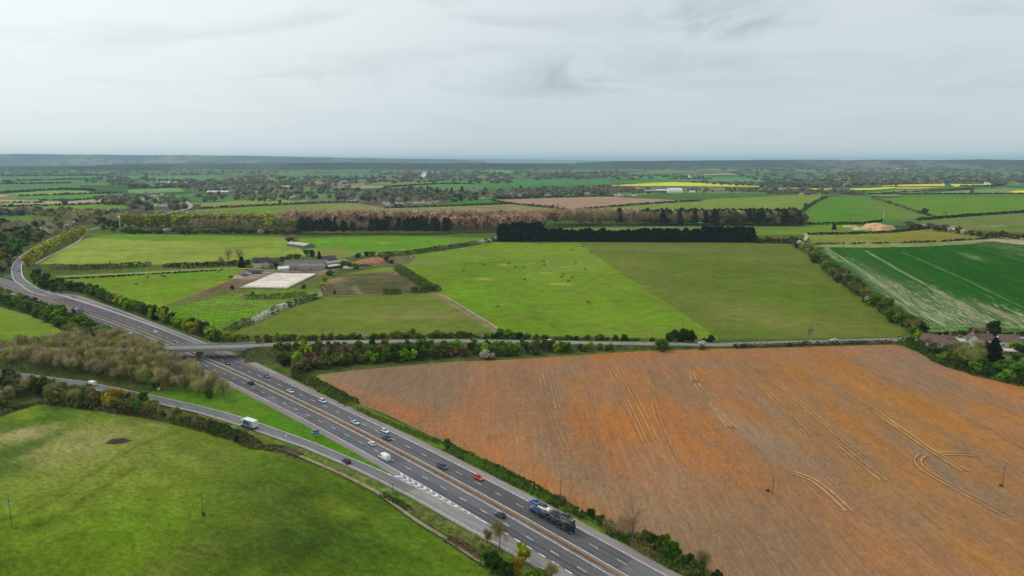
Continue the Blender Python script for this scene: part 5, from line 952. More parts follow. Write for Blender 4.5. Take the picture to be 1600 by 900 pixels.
# foreground single trees
T('lone', 988, 856, 13, 'large bare branching tree between the road and the brown field', wide=.95)
for u, v, k, h, lb in ((968, 838, 'brownbush', 4.5, 'brown bush left of the large bare tree'), (1010, 852, 'bush', 5, 'dark bush right of the large bare tree'), (1022, 860, 'dark', 5.5, 'small dark tree between the bare tree and the round green trees'), (1037, 872, 'green', 7.5, 'round green tree beside the road, left of a pair'), (1050, 880, 'green', 7, 'round green tree beside the road, right of a pair'),
                       (1074, 893, 'dark', 5.5, 'dark bush near the lower edge beside the road'), (1088, 904, 'bush', 5.5, 'dull bush cut by the lower edge of the view'), (1100, 903, 'bare', 8, 'bare grey tree near the lower edge beside the brown field'), (923, 812, 'dark', 4.2, 'dark round bush behind the car transporter'), (938, 820, 'bush', 3.4, 'dull bush behind the wooden rail fence'), (876, 788, 'brownbush', 3.6, 'brown twiggy bush by the pole behind the transporter'),
                       (699, 704, 'green', 5.2, 'single round green bush beside the road left of the dark hedge'), (1120, 915, 'dark', 5, 'dark bush at the very lower edge'), (955, 830, 'bare', 4, 'small bare shrub left of the large bare tree'),
                       (780, 860, 'budding', 9.5, 'budding tree with visible branches overlapping the slip road'), (762, 852, 'bare', 5, 'bare grey shrub beside the slip road'), (818, 884, 'yellow', 6.8, 'yellow green tree beside the slip road at the lower edge'), (806, 900, 'gold', 6, 'golden green bush below the yellow green tree'), (776, 898, 'dark', 7.5, 'largest dark green bush at the lower edge beside the meadow'), (764, 890, 'dark', 5.5, 'dark green bush at the end of the narrow path'),
                       (790, 912, 'dark', 7, 'dark green bush right of the largest one at the lower edge'), (836, 915, 'greenbush', 4.5, 'green bush at the lower edge below the slip road'), (862, 915, 'bare', 6.5, 'bare grey shrub at the lower edge in front of the slip road'), (752, 866, 'bareolive', 3.6, 'small budding shrub on the verge near the narrow path'), (712, 846, 'bare', 3, 'tiny bare shrub on the verge beside the slip road'), (742, 856, 'bare', 4.5, 'bare brown shrub on the verge'),
                       (1200, 768, 'greenbush', .9, 'low green weeds at the foot of the pole in the brown field'), (1564, 760, 'greenbush', .9, 'low green weeds at the foot of the far right pole'), (318, 806, 'dark', 1.4, 'small dark bush at the foot of the meadow pole')):
    T(k, u, v, h, lb, wide=.8 if k != 'greenbush' else 1.4)
# farm trees
for u, v, k, h, wd, lb in ((358, 414, 'lone', 18, .95, 'left of two big bare trees beside the farmhouse'), (376, 414, 'lone', 18, .9, 'right of two big bare trees beside the farmhouse'), (345, 415, 'bareolive', 10, 1, 'smaller olive budding tree left of the big bare trees'), (378, 418, 'fir', 11, 1.3, 'dark spreading conifer beside the farmhouse'), (387, 416, 'dark', 7, 1, 'dark bush left of the farmhouse'),
                       (431, 418, 'dark', 6, 1, 'dark bush right of the farmhouse'), (440, 409, 'greenbush', 6, 1.2, 'green bush behind the farm, nearer the house'), (452, 407, 'greenbush', 7, 1.2, 'green bush behind the farm barn'), (464, 406, 'bush', 7, 1.2, 'dull green bush behind the farm barn'), (453, 378, 'brownbush', 8, 1.1, 'pinkish budding bush at the top corner of the light field'), (461, 384, 'bush', 7, 1, 'bush in the gap between the two upper fields'),
                       (478, 400, 'green', 8, .9, 'green tree above the long barn, leftmost of three'), (487, 402, 'dark', 9, .8, 'dark tree above the long barn, middle of three'), (499, 405, 'fir', 9, .9, 'pointed dark conifer right of the long barn'), (536, 418, 'greenbush', 8, 1.2, 'green bush mass in front of the farm sheds'), (546, 420, 'green', 8, 1.1, 'green tree right of the farm sheds'), (556, 420, 'greenbush', 6, 1.2, 'green bush between sheds and rubble heap'),
                       (560, 403, 'bush', 6, 1.3, 'dark bush left of the rubble heap'), (572, 401, 'dark', 6, 1.2, 'dark bush above the rubble heap'), (582, 400, 'brownbush', 7, 1, 'brown budding bush above the rubble heap'), (604, 409, 'brownbush', 7, .9, 'pale budding round bush right of the rubble heap'), (612, 412, 'bush', 5, 1.4, 'dull bush at the farm track junction'), (598, 404, 'bare', 7, 1, 'bare tree right of the rubble heap'),
                       (516, 431, 'greenbush', 6, 1.1, 'green bush right of the sand arena'), (508, 440, 'yellowbush', 6, .9, 'yellow green bush right of the sand arena'), (503, 450, 'yellowbush', 6.5, .8, 'golden flowering bush below the sand arena corner'), (504, 455, 'blossom', 4, .9, 'white blossom bush below the golden bush'), (475, 451, 'bush', 4, 1, 'dark round bush below the arena corner'), (523, 462, 'dark', 4.5, .7, 'small dark bush at the paddock gate'),
                       (383, 478, 'lone', 9, .9, 'bare dark tree by the hedge below the arena'), (363, 452, 'brownbush', 3.5, 1.2, 'brown scrub at the lower left corner of the arena'), (395, 463, 'bush', 4, 1, 'bush at the left end of the clipped hedge')):
    T(k, u, v, h, lb, wide=wd)
# cottages' garden trees on the right
for u, v, k, h, wd in ((1436, 532, 'fresh', 7, .9), (1428, 522, 'greenbush', 6, 1), (1445, 520, 'dark', 5, 1), (1424, 535, 'bush', 4, 1.2), (1440, 541, 'bush', 4, 1.2), (1452, 551, 'bush', 5, 1.1), (1465, 558, 'dark', 6, 1.1), (1480, 562, 'bush', 6, 1.2), (1470, 566, 'greenbush', 5, 1.2), (1492, 572, 'bush', 6, 1.2), (1505, 578, 'dark', 6, 1.2), (1515, 570, 'bareolive', 8, 1), (1503, 562, 'bareolive', 9, 1), (1522, 582, 'greenbush', 6, 1.2),
                       (1535, 578, 'green', 7, 1.1), (1545, 590, 'dark', 6, 1.2), (1560, 586, 'green', 7, 1.2), (1575, 596, 'greenbush', 6, 1.2), (1590, 590, 'green', 8, 1.2), (1602, 600, 'dark', 7, 1.1), (1620, 592, 'green', 8, 1.1), (1532, 566, 'bareolive', 9, .9), (1528, 558, 'bare', 11, .9), (1552, 566, 'fir', 13.5, 1.35), (1527, 530, 'bare', 10, .9), (1520, 530, 'dull', 8, .8), (1549, 529, 'dark', 12, .95), (1562, 528, 'bare', 8, .9), (1500, 533, 'yellow', 4.5, .9), (1585, 548, 'fresh', 6, 1.2),
                       (1596, 556, 'dark', 8, 1), (1588, 566, 'green', 6, 1.1), (1575, 575, 'green', 5, 1.1), (1612, 566, 'bareolive', 8, 1), (1562, 576, 'green', 5, 1.3), (1630, 610, 'green', 8, 1.1), (1480, 550, 'bare', 6, 1), (1548, 580, 'bush', 5, 1.2), (1455, 543, 'bush', 3.5, 1.1), (1606, 580, 'bush', 6, 1.2), (1466, 547, 'bareolive', 5, 1), (1476, 552, 'bush', 4.5, 1), (1490, 552, 'bareolive', 7, 1), (1498, 548, 'bare', 6, 1), (1512, 552, 'bareolive', 7, .9), (1484, 535, 'green', 5, .9), (1540, 548, 'dark', 6, 1), (1492, 541, 'bareolive', 5, 1), (1583, 538, 'dark', 7, 1), (1448, 534, 'olive', 6, 1)):
    lb = {'fir': 'tallest dark conifer between the cottages'}.get(k, {'fresh': 'light green', 'greenbush': 'fresh green low', 'dark': 'dark green', 'bush': 'dull green low', 'green': 'mid green', 'bareolive': 'olive budding', 'bare': 'bare brown', 'dull': 'grey green', 'yellow': 'yellow green'}.get(k, '')+' tree in the gardens around the cottages')
    T(k, u, v, h, lb, None if k == 'fir' else k+' garden trees by the cottages', wide=wd)
hedge([(1462, 525.5), (1500, 524.8), (1535, 525), (1580, 526), (1680, 526.5)], 3, 5, VD, 'dark hedge between the wheat field and the cottage lane')
hedge([(1410, 536), (1440, 548), (1462, 562), (1490, 574), (1530, 586), (1580, 598), (1660, 614)], 3.2, 8, DG, 'overgrown hedge between the cottage gardens and the brown field', alt=MG, altp=.35)
# middle distance: single trees that stand clear
for u, v, k, h in ((101, 320, 'dark', 17), (33, 337, 'dark', 12), (46, 337, 'bare', 13), (60, 336, 'olive', 18), (80, 336, 'dark', 12), (163, 318, 'dark', 12), (217, 322, 'dark', 17), (438, 317, 'dark', 8), (404, 318.5, 'bare', 8), (414, 318.4, 'bare', 8), (421, 318, 'bare', 9), (1259, 325, 'dark', 11), (1284, 310, 'dark', 8), (1389, 319, 'dark', 9), (1444, 335, 'dark', 13), (1475, 339, 'bare', 12), (1400, 322, 'dark', 6), (1303, 359, 'fir', 11), (1462, 361, 'brownbush', 12), (1475, 362, 'bush', 8),
                   (824, 323, 'bare', 9), (833, 321.5, 'bare', 8), (854, 324.5, 'bare', 9), (863, 325.5, 'dark', 8), (872, 327, 'bare', 12), (881, 328, 'bare', 9), (619, 324, 'dark', 8), (626, 324, 'dark', 8), (1519, 302, 'dark', 12), (1313, 290, 'green', 20), (229, 277, 'dark', 18)):
    T(k, u, v, h, {'dark': 'single dark tree standing clear in the middle distance fields', 'bare': 'single bare tree on a far hedge line', 'olive': 'broad olive tree on the far left hedge line', 'fir': 'small dark pointed tree in the narrow green strip', 'brownbush': 'brownish bushy clump right of the orange soil heaps', 'bush': 'dull bush right of the orange soil heaps', 'green': 'green tree beyond the hill field'}[k], 'single middle distance trees: '+k, wide=1.2)
for u, v, k in ((1425, 357, 'brownbush'), (1434, 358, 'brownbush'), (1442, 357, 'blossom'), (1452, 357, 'brownbush'), (1412, 352, 'blossom'), (1420, 353, 'brownbush'), (1488, 363, 'blossom'), (1498, 365, 'brownbush'), (1508, 367, 'blossom'), (1518, 368, 'bush'), (1530, 370, 'bush'), (1541, 371, 'greenbush'), (1552, 372, 'bush'), (1566, 373, 'bush'), (1580, 373, 'yellowbush'), (1590, 374, 'brownbush'), (1600, 374, 'bush'), (1472, 358, 'brownbush'), (1478, 361, 'bush'), (1612, 374, 'bush')):
    T(k, u, v, rr.uniform(7, 11), {'brownbush': 'brown bush', 'blossom': 'pale blossoming bush', 'bush': 'dull bush', 'greenbush': 'green bush', 'yellowbush': 'yellowish bush'}[k]+' in the scrub line right of the orange soil heaps', k+' scrub right of the soil heaps', wide=1.1)
# far woods and villages of trees: countless, one mass each
items = []
def mass(poly, n, kinds, h0, h1, wd=1.3):
    if max(p[1] for p in poly) < 292: n = int(n*.62); h1 -= 2
    us_ = [p[0] for p in poly]; vs_ = [p[1] for p in poly]; c = 0
    while c < n:
        u = rr.uniform(min(us_), max(us_)); v = rr.uniform(min(vs_), max(vs_))
        if inside((u, v), poly): x, y, _ = G(u, v); items.append((pick(kinds), x, y, rr.uniform(h0, h1), wd)); c += 1
MIX = (('bare', 5), ('dull', 4), ('olive', 2.5), ('dark', 2.2), ('brownbush', 2.5), ('yellow', .3), ('blossom', .25))
MIX2 = (('dull', 3), ('dark', 3), ('brownbush', 4), ('olive', 1))
mass([(560, 300), (640, 296), (740, 297), (800, 300), (800, 310), (740, 315), (600, 317), (560, 314)], 210, MIX, 10, 17)
mass([(300, 286), (420, 283), (560, 292), (580, 312), (480, 313.5), (320, 315), (300, 305)], 330, MIX, 10, 16)
mass([(150, 309), (230, 306), (290, 312), (290, 330), (220, 330), (150, 316)], 110, MIX, 9, 14)
mass([(800, 296), (860, 294), (960, 293), (990, 297), (960, 305), (880, 308), (800, 311)], 190, MIX, 10, 16)
mass([(960, 296), (1200, 296), (1262, 300), (1262, 302), (1080, 301), (990, 304)], 130, MIX, 7, 12)
mass([(1200, 297), (1300, 299), (1350, 300), (1350, 303.5), (1200, 303)], 80, (('bare', 4), ('brownbush', 4), ('dull', 2)), 8, 14)
mass([(0, 328), (110, 331), (180, 334), (190, 341), (120, 343), (0, 336)], 46, MIX, 9, 14)
mass([(88, 336), (190, 332), (190, 345), (130, 344), (96, 345)], 60, (('brownwood', 5), ('bare', 4)), 9, 13, 1.5)
mass([(370, 276), (560, 276), (700, 276), (800, 278), (800, 288), (700, 286), (560, 288), (430, 290)], 330, MIX2, 11, 18, 1.7)
mass([(560, 264), (820, 265), (960, 266), (1000, 276), (800, 279), (600, 276)], 330, MIX2, 12, 20, 2.2)
mass([(830, 276), (950, 272), (1060, 275), (1120, 279), (960, 281), (840, 282)], 150, MIX2, 12, 20, 2.0)
mass([(0, 264), (170, 263), (330, 264), (460, 270), (360, 275), (180, 273), (0, 273.5)], 420, (('bare', 3), ('dull', 3), ('brownbush', 5), ('dark', 1.5)), 11, 18, 2.0)
mass([(150, 276), (280, 282), (400, 280), (420, 288), (300, 294), (200, 292), (130, 284)], 200, MIX2, 10, 16, 1.6)
mass([(1130, 268), (1300, 270), (1600, 266), (1740, 268), (1740, 287), (1500, 286), (1340, 291), (1200, 289)], 1000, (('bare', 4), ('dull', 3), ('brownbush', 6), ('dark', 2.5)), 12, 19, 1.8)
mass([(1000, 258), (1300, 259), (1700, 257), (1700, 266), (1300, 268), (1000, 266)], 560, MIX2, 16, 26, 3.2)
mass([(400, 257.5), (640, 258), (900, 258.5), (900, 264), (600, 264), (460, 264)], 320, MIX2, 14, 22, 3.2)
mass([(0, 256), (200, 257), (200, 262), (0, 263)], 200, MIX2, 16, 24, 3)
mass([(1100, 286), (1330, 289), (1330, 294), (1200, 294.5), (1060, 285)], 90, MIX2, 10, 16, 1.6)
mass([(1400, 283), (1700, 283), (1700, 288), (1560, 288), (1400, 289)], 150, MIX2, 12, 18, 1.5)
items = [it for it in items]
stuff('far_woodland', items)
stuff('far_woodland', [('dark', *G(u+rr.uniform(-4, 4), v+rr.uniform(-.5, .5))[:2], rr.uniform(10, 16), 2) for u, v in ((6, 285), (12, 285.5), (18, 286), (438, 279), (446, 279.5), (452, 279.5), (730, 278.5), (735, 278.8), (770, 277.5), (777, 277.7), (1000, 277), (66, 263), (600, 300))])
for u, v, h in ((642, 300, 22), (676, 303, 20), (683, 303, 21), (706, 303, 21), (722, 305, 27), (719, 314, 20), (712, 315, 18), (733, 306, 16), (758, 301, 18), (668, 297, 17), (590, 304, 16), (813, 298, 20), (935, 302, 18), (526, 302, 15), (410, 298, 17), (425, 297, 14), (350, 300, 13), (838, 300, 15)):
    T('fir' if rr.random() < .5 else 'dark', u, v, h, 'tall dark evergreen standing among the village trees', 'dark evergreens in the village', wide=1.1)

place_trees()
# ------------------------------------------------------------------ buildings
GLASS = simple('window glass', (.03, .04, .05), .15)
MATS = {}
def mt(rgb, rough=.8, noise=.12, ns=.8):
    k = (tuple(round(c, 3) for c in rgb), rough)
    if k not in MATS: MATS[k] = simple('surface', rgb, rough, noise=noise, nscale=ns)
    return MATS[k]
ROOFB = srgb(106, 82, 72); ROOFG = srgb(92, 88, 88); ROOFR = srgb(140, 88, 68); SLATE = srgb(62, 60, 64); CREAM = srgb(206, 190, 150); BRICK = srgb(160, 112, 94); WHT_ = (.76, .75, .72)
def house(u, v, L, W_, hw, hr, yaw, wall, roof, label, group=None, chimney=True, far=False, name='house', cat='house', wing=None, win=True):
    """gabled house: long side along its own x"""
    x, y, _ = G(u, v); e = empty(name, (x, y, 0), yaw, label, cat, group); ov = .35
    mb = MB(); mb.add([(-L/2, -W_/2, 0), (L/2, -W_/2, 0), (L/2, W_/2, 0), (-L/2, W_/2, 0), (-L/2, -W_/2, hw), (L/2, -W_/2, hw), (L/2, W_/2, hw), (-L/2, W_/2, hw), (-L/2, 0, hw+hr-.1), (L/2, 0, hw+hr-.1)],
                      [(3, 2, 1, 0), (0, 1, 5, 4), (2, 3, 7, 6), (1, 2, 6, 9, 5), (3, 0, 4, 8, 7)])
    if wing: mb.box(wing[0], -W_/2-wing[2], 0, wing[1], -W_/2-.01, hw*.95)
    mb.build('wall', mt(wall), e)
    rb = MB(); a = L/2+ov; b = W_/2+ov; dz = hr/(W_/2)*ov; t = .22
    for s in (-1, 1):
        rb.add([(-a, s*b, hw-dz), (a, s*b, hw-dz), (a, 0, hw+hr), (-a, 0, hw+hr), (-a, s*b, hw-dz+t), (a, s*b, hw-dz+t), (a, 0, hw+hr+t), (-a, 0, hw+hr+t)], [(0, 1, 2, 3), (7, 6, 5, 4), (0, 4, 5, 1), (1, 5, 6, 2), (3, 7, 4, 0)])
    if wing:
        wx0, wx1, wd = wing; m_ = (wx0+wx1)/2; y0 = -W_/2-wd-.3; y1 = -W_*.15; zr = hw*.95+(wx1-wx0)*.42
        rb.add([(wx0-.3, y0, hw*.95-.2), (m_, y0, zr), (wx1+.3, y0, hw*.95-.2), (wx0-.3, y1, hw*.95-.2), (m_, y1, zr), (wx1+.3, y1, hw*.95-.2)], [(0, 1, 4, 3), (1, 2, 5, 4), (0, 2, 1), (3, 4, 5)])
    rf = rb.build('roof', mt(roof, .85, .22, 1.2), e)
    if chimney: cb = MB(); cb.box(L*.32-.5, -.4, hw+hr*.6, L*.32+.5, .4, hw+hr+1.3); cb.box(L*.32-.6, -.5, hw+hr+1.3, L*.32+.6, .5, hw+hr+1.45); cb.build('chimney', mt(BRICK), rf)
    if not far and win:
        n = max(2, int(L/2.8))
        for fl in range(max(1, int(hw/2.5))):
            for i in range(n):
                cx = -L/2+(i+.5)*L/n
                for s in (-1, 1):
                    if wing and s == -1 and wing[0]-.7 < cx < wing[1]+.7: continue
                    w_ = MB(); w_.box(cx-.6, s*(W_/2+.03)-.03, .9+fl*2.6, cx+.6, s*(W_/2+.03)+.03, 2.1+fl*2.6); p = w_.build('window', WHITE, e)
                    g_ = MB(); g_.box(cx-.5, s*(W_/2+.07)-.02, 1.0+fl*2.6, cx+.5, s*(W_/2+.07)+.02, 2.0+fl*2.6); g_.build('pane', GLASS, p)
        d_ = MB(); d_.box(-.5, -W_/2-.08, 0, .5, -W_/2-.003, 2.1); d_.build('door', mt((.08, .05, .04)), e)
    elif far and win:
        for i in (-1, 1): w_ = MB(); w_.box(i*L*.25-.9, -W_/2-.06, hw*.45, i*L*.25+.9, -W_/2-.003, hw*.75); w_.build('window', GLASS, e)
    return e
house(409, 417, 16, 8, 5.6, 4.2, R(8), CREAM, SLATE, 'cream rendered farmhouse with a steep dark slate roof', wing=(-6, 1, 4))
house(425, 416.5, 17, 7, 4.6, 3.2, R(6), srgb(176, 134, 112), SLATE, 'lower pinkish brick wing building beside the cream farmhouse')
house(464, 420.5, 24, 10, 3.6, 2.2, R(2), srgb(170, 158, 132), srgb(112, 110, 110), 'long low grey roofed farm barn nearest the sand arena', name='barn', cat='barn', chimney=False)
house(488, 420.5, 25, 10, 3.6, 2.0, R(4), srgb(168, 166, 158), srgb(120, 122, 122), 'long pale barn joined beside the first, with light strip roof', name='barn', cat='barn', chimney=False)
house(480, 415.5, 44, 14, 3.8, 2.6, R(3), srgb(110, 100, 88), srgb(100, 96, 92), 'large dark roofed barn behind the two low barns', name='barn', cat='barn', chimney=False, win=False)
house(514, 413, 14, 12, 6, 3, R(30), srgb(60, 58, 58), srgb(58, 56, 60), 'black gabled shed at the right end of the barns', name='barn', cat='shed', chimney=False, win=False)
house(523, 414.5, 26, 9, 3.5, 1.8, R(52), srgb(120, 112, 100), srgb(150, 140, 124), 'narrow shed with rusty pale roof on the farm track', name='barn', cat='shed', chimney=False, win=False)
house(521, 419.5, 14, 6, 3, 1.2, R(48), srgb(70, 68, 70), srgb(196, 198, 200), 'small open shed with a pale grey roof on the farm track', name='barn', cat='shed', chimney=False, win=False)
house(443, 423, 10, 7, 2.8, 1.6, R(25), (.5, .5, .5), (.78, .78, .78), 'small white tent-like shed beside the farm barns', name='barn', cat='shed', chimney=False, win=False)
house(470, 385.5, 40, 16, 3.5, 2.0, R(-40), srgb(120, 116, 104), srgb(186, 182, 170), 'pale roofed shed in the gap between the two upper fields', name='barn', cat='shed', chimney=False, win=False)
house(400, 427.5, 14, 5, 2.6, .8, R(4), (.05, .05, .05), (.07, .07, .07), 'low black stable block by the farm yard', name='stable', cat='stable', chimney=False)
for u, v, k, lb in ((541, 420.5, 1, 'small white box trailer at the edge of the rubble ground'), (549, 420.5, .7, 'smaller white container right of the white trailer')):
    x, y, _ = G(u, v); e = empty('storage_container', (x, y, 0), .2, lb, 'container'); MB().box(-3*k, -1.3*k, .5, 3*k, 1.3*k, 2.9*k).build('body', WHITE, e); MB().box(-3.02*k, -1.1*k, .7, -3*k, 1.1*k, 2.7*k).build('door', mt((.5, .5, .5)), e)
    for a in (-2, 2): MB().box(a*k-.35, -1.35*k, 0, a*k+.35, 1.35*k, .5).build('wheel', BLACK, e)
# cottages on the right
house(1459, 541, 13, 7, 3.4, 3.4, R(-52), srgb(200, 188, 170), ROOFB, 'cottage with long brown tiled roof nearest the brown field', wing=(-4, 1, 2.4))
house(1472, 539.5, 12, 6.5, 3.2, 3.0, R(-8), srgb(178, 160, 140), srgb(112, 86, 70), 'brown roofed cottage behind the one nearest the brown field')
house(1482, 547, 11, 6, 3.0, 2.6, R(10), srgb(196, 180, 160), srgb(124, 98, 84), 'small brown garden building with pale walls between the cottages', chimney=False)
house(1519, 539.5, 10, 7, 3.8, 3.8, R(62), (.8, .8, .79), ROOFB, 'cottage with a bright white gable end facing the field')
house(1531, 538, 12, 6.5, 3.6, 3.0, R(-6), (.7, .69, .66), ROOFB, 'white cottage with brown roof beside the white gable, left of the tall conifer')
house(1573, 541, 11, 6.5, 4.0, 3.2, R(-8), (.74, .73, .71), srgb(120, 92, 84), 'white cottage with brown roof right of the tall conifer')
house(1577, 553.5, 7, 4.5, 2.4, .8, R(-15), srgb(110, 100, 84), srgb(200, 192, 170), 'small garden shed with pale flat roof', name='shed', cat='shed', chimney=False)
for u, v, lb in ((1490, 536, 'white greenhouse between the cottages, leftmost'), (1505, 537, 'low white outbuilding by the white gable')):
    house(u, v, 8, 3.5, 2, .8, 0, (.7, .7, .7), srgb(196, 204, 206), lb, name='shed', cat='shed', chimney=False, win=False)
# village houses in the middle distance
VH = [(548, 314, 14, 'w'), (553, 313.5, 12, 'w'), (541, 314.3, 10, 'w'), (597, 314, 12, 'b'), (602, 317, 12, 'w'), (606, 318.5, 10, 'w'), (622, 316.5, 9, 'w'), (630, 317, 8, 'w'), (638, 315.5, 7, 'w'), (649, 316.5, 14, 'w'), (651, 312.5, 12, 'w'), (657, 316.5, 12, 'w'), (664, 316.3, 14, 'w'), (669, 316.5, 12, 'w'), (672, 313.5, 10, 'w'), (680, 315, 8, 'w'), (684, 312, 8, 'w'), (690, 314, 10, 'b'), (706, 313, 9, 'w'), (595, 311, 12, 'b'), (612, 312, 12, 'b'),
      (752, 309, 14, 'w'), (763, 303, 10, 'b'), (771, 305, 14, 'b'), (780, 304.5, 14, 'b'), (792, 303, 14, 'b'), (797, 302, 16, 'w'), (798, 307.5, 14, 'w'), (812, 305, 14, 'w'), (817, 304.5, 12, 'b'), (823, 303.5, 12, 'b'), (855, 303.5, 12, 'w'), (917, 304, 14, 'g'), (962, 304.5, 14, 'w'), (970, 304, 14, 'w'), (975, 303.6, 10, 'g'), (991, 304.8, 12, 'w'),
      (179, 319, 14, 'w'), (173, 317, 14, 'r'), (202, 319, 12, 'w'), (236, 316, 14, 'b'), (210, 317, 12, 'b'), (246, 326, 16, 'g'), (256, 327, 18, 'g'), (262, 326, 12, 'g'), (276, 324, 10, 'g'), (303, 305, 14, 'w'), (310, 306, 12, 'w'), (241, 306.5, 16, 'w'), (254, 308.5, 18, 'g'), (228, 303.5, 12, 'w'), (1262, 304.6, 16, 'd'), (1252, 305.2, 12, 't'), (1280, 304.6, 10, 't'), (1322, 291.5, 22, 'g'), (1318, 290.5, 16, 'w'), (1467, 287, 14, 'w'), (1473, 287, 14, 'w'), (1543, 288.5, 24, 'w'), (1546, 289, 20, 'w'), (1589, 289, 14, 'w'),
      (1436, 286, 16, 'g'), (1446, 287, 12, 'w'), (10, 274, 40, 'g'), (115, 268, 30, 'w'), (418, 275, 18, 'w'), (538, 287, 26, 'g'), (546, 288, 20, 'b'), (572, 288, 24, 'r'), (628, 274.5, 50, 'r'), (678, 271.5, 40, 'w'), (685, 271, 26, 'w'), (876, 266, 24, 'w'), (934, 268.5, 30, 'w'), (813, 278, 16, 'w'), (1080, 278, 34, 'w'), (1090, 277.5, 30, 'w'), (1098, 277, 30, 'w')]
VC = {'w': ((.74, .73, .70), ROOFB, 'white'), 'b': (srgb(168, 132, 112), ROOFB, 'brown brick'), 'g': (srgb(150, 148, 142), srgb(150, 152, 152), 'grey roofed'), 'r': (srgb(160, 112, 96), ROOFR, 'red roofed'), 'd': (srgb(60, 58, 60), SLATE, 'dark'), 't': (srgb(190, 178, 140), srgb(176, 170, 140), 'tan')}
for i, (u, v, L_, c) in enumerate(VH):
    wl, rf_, nm = VC[c]; pl = 'among the village trees behind the long belt' if 520 < u < 1000 and v > 300 else ('in the hamlet at the far left' if u < 320 and v > 300 else 'far off in the plain')
    if 520 < u < 1000 and 300 < v: v += 1.6; L_ *= 1.25
    house(u, v, L_, L_*.6, L_*.36, L_*.26, rr.uniform(-1.2, 1.2), wl, rf_, 'distant '+nm+' house '+pl, nm+' houses '+pl, far=True, chimney=L_ < 18)
house(342, 305.5, 66, 30, 11, 4, R(2), srgb(150, 150, 164), srgb(206, 208, 206), 'large white roofed warehouse at the left of the village', name='warehouse', cat='warehouse', chimney=False, far=True)
house(1016, 301.3, 40, 22, 7, 4, R(4), srgb(120, 110, 104), srgb(150, 134, 130), 'brownish farm barn left of the white curved shed', name='barn', cat='barn', chimney=False, far=True)
house(1030, 300.8, 56, 22, 7, 4, R(3), srgb(100, 96, 94), srgb(206, 206, 204), 'long open barn with a pale roof beside the curved shed', name='barn', cat='barn', chimney=False, far=True)
house(1082, 301.2, 18, 12, 5, 2, 0, (.72, .72, .7), (.76, .76, .74), 'small white shed far right of the curved shed', name='shed', cat='shed', chimney=False, far=True)
x, y, _ = G(1054, 301.8); e = empty('curved_barn', (x, y, 0), R(5), 'large white shed with a curved roof beyond the dark green field', 'barn')
MB().loft([[(sx, math.cos(a)*14, 4+math.sin(a)*13) for a in np.linspace(0, math.pi, 11)] for sx in (-24, 24)]).build('roof', WHITE, e); MB().box(-23.8, -13.8, 0, 23.8, 13.8, 4).build('wall', mt((.62, .62, .62)), e)
# radio dishes
def dish(u, v, r_, tilt, yaw, label, group=None):
    x, y, _ = G(u, v); e = empty('radio_dish', (x, y, 0), yaw, label, 'radio dish', group); n = 20; V = []; Fc = []; piv = Vector((0, 0, r_*1.05)); Mx = Matrix.Translation(piv) @ Matrix.Rotation(tilt, 4, 'X')
    for k in range(6):
        q = k/5; rad = r_*q; z_ = .28*r_*q*q
        for i in range(n): a = 2*math.pi*i/n; V.append(Mx @ Vector((math.cos(a)*rad, math.sin(a)*rad, z_)))
    for k in range(5):
        for i in range(n): Fc.append((k*n+i, k*n+(i+1) % n, (k+1)*n+(i+1) % n, (k+1)*n+i))
    rim = MB(); rim.add(V, Fc); W2 = [p-(Mx.to_3x3() @ Vector((0, 0, r_*.03))) for p in V]; rim.add(W2, [f[::-1] for f in Fc]); rim.build('reflector', WHITE, e)
    f = MB(); tip = Mx @ Vector((0, 0, r_*.85))
    for i in range(3): a = 2*math.pi*i/3; f.bar(Mx @ Vector((math.cos(a)*r_*.8, math.sin(a)*r_*.8, .18*r_)), tip, r_*.015)
    f.bar(tip, tip+(Mx.to_3x3() @ Vector((0, 0, r_*.08))), r_*.06); f.build('feed', WHITE, e)
    b = MB()
    for sx, sy in ((-1, -1), (1, -1), (1, 1), (-1, 1)): b.bar((sx*r_*.5, sy*r_*.5, 0), (sx*r_*.1, sy*r_*.1, r_*.98), r_*.06)
    b.box(-r_*.55, -r_*.55, 0, r_*.55, r_*.55, r_*.12); b.build('pedestal', mt((.7, .7, .68)), e); return e
dish(663, 277.8, 19, R(62), R(-28), 'large white radio telescope dish standing in the far plain')
for i, (u, v, yw) in enumerate(((245, 288.6, .5), (253, 288, .3), (257, 287.6, .4), (264.5, 287.6, .2), (274.5, 288.6, .4), (290, 289.6, .3))):
    dish(u, v, 7.5, R(50), yw, 'small white radio telescope dish in the row far off on the left', 'row of small radio dishes')
# soil heaps, straw stacks
def heap(u, v, lx, ly, h, yaw, rgb, label, name='soil_heap', cat='soil heap', blocky=True):
    x, y, _ = G(u, v); k = 14; V = []; Fc = []
    for j in range(k+1):
        for i in range(k+1):
            a, b = i/k*2-1, j/k*2-1; m_ = max(abs(a), abs(b)) if blocky else min(1, math.hypot(a, b)); z_ = h*max(0, min(1, (1-m_)*(2.6 if blocky else 1.8)))*(1+.25*(fbm(a*3+x, b*3+y, 4)-.5)*2)
            V.append((a*lx/2*(1+.1*math.sin(b*5+x)), b*ly/2, z_-(.1 if m_ > .98 else 0)))
    for j in range(k):
        for i in range(k): Fc.append((j*(k+1)+i, j*(k+1)+i+1, (j+1)*(k+1)+i+1, (j+1)*(k+1)+i))
    mb = MB(); mb.add(V, Fc); o = mb.build(name, simple('heap soil', rgb, .95, noise=.2, nscale=.4), None, loc=(x, y, 0), rz=yaw); return tag(o, label, cat)
heap(1366, 355.8, 34, 26, 6.5, R(20), srgb(214, 168, 116), 'larger orange flat-topped soil heap on the left of the pair')
heap(1381, 358.2, 32, 22, 6, R(16), srgb(212, 160, 112), 'orange flat-topped soil heap on the right of the pair')
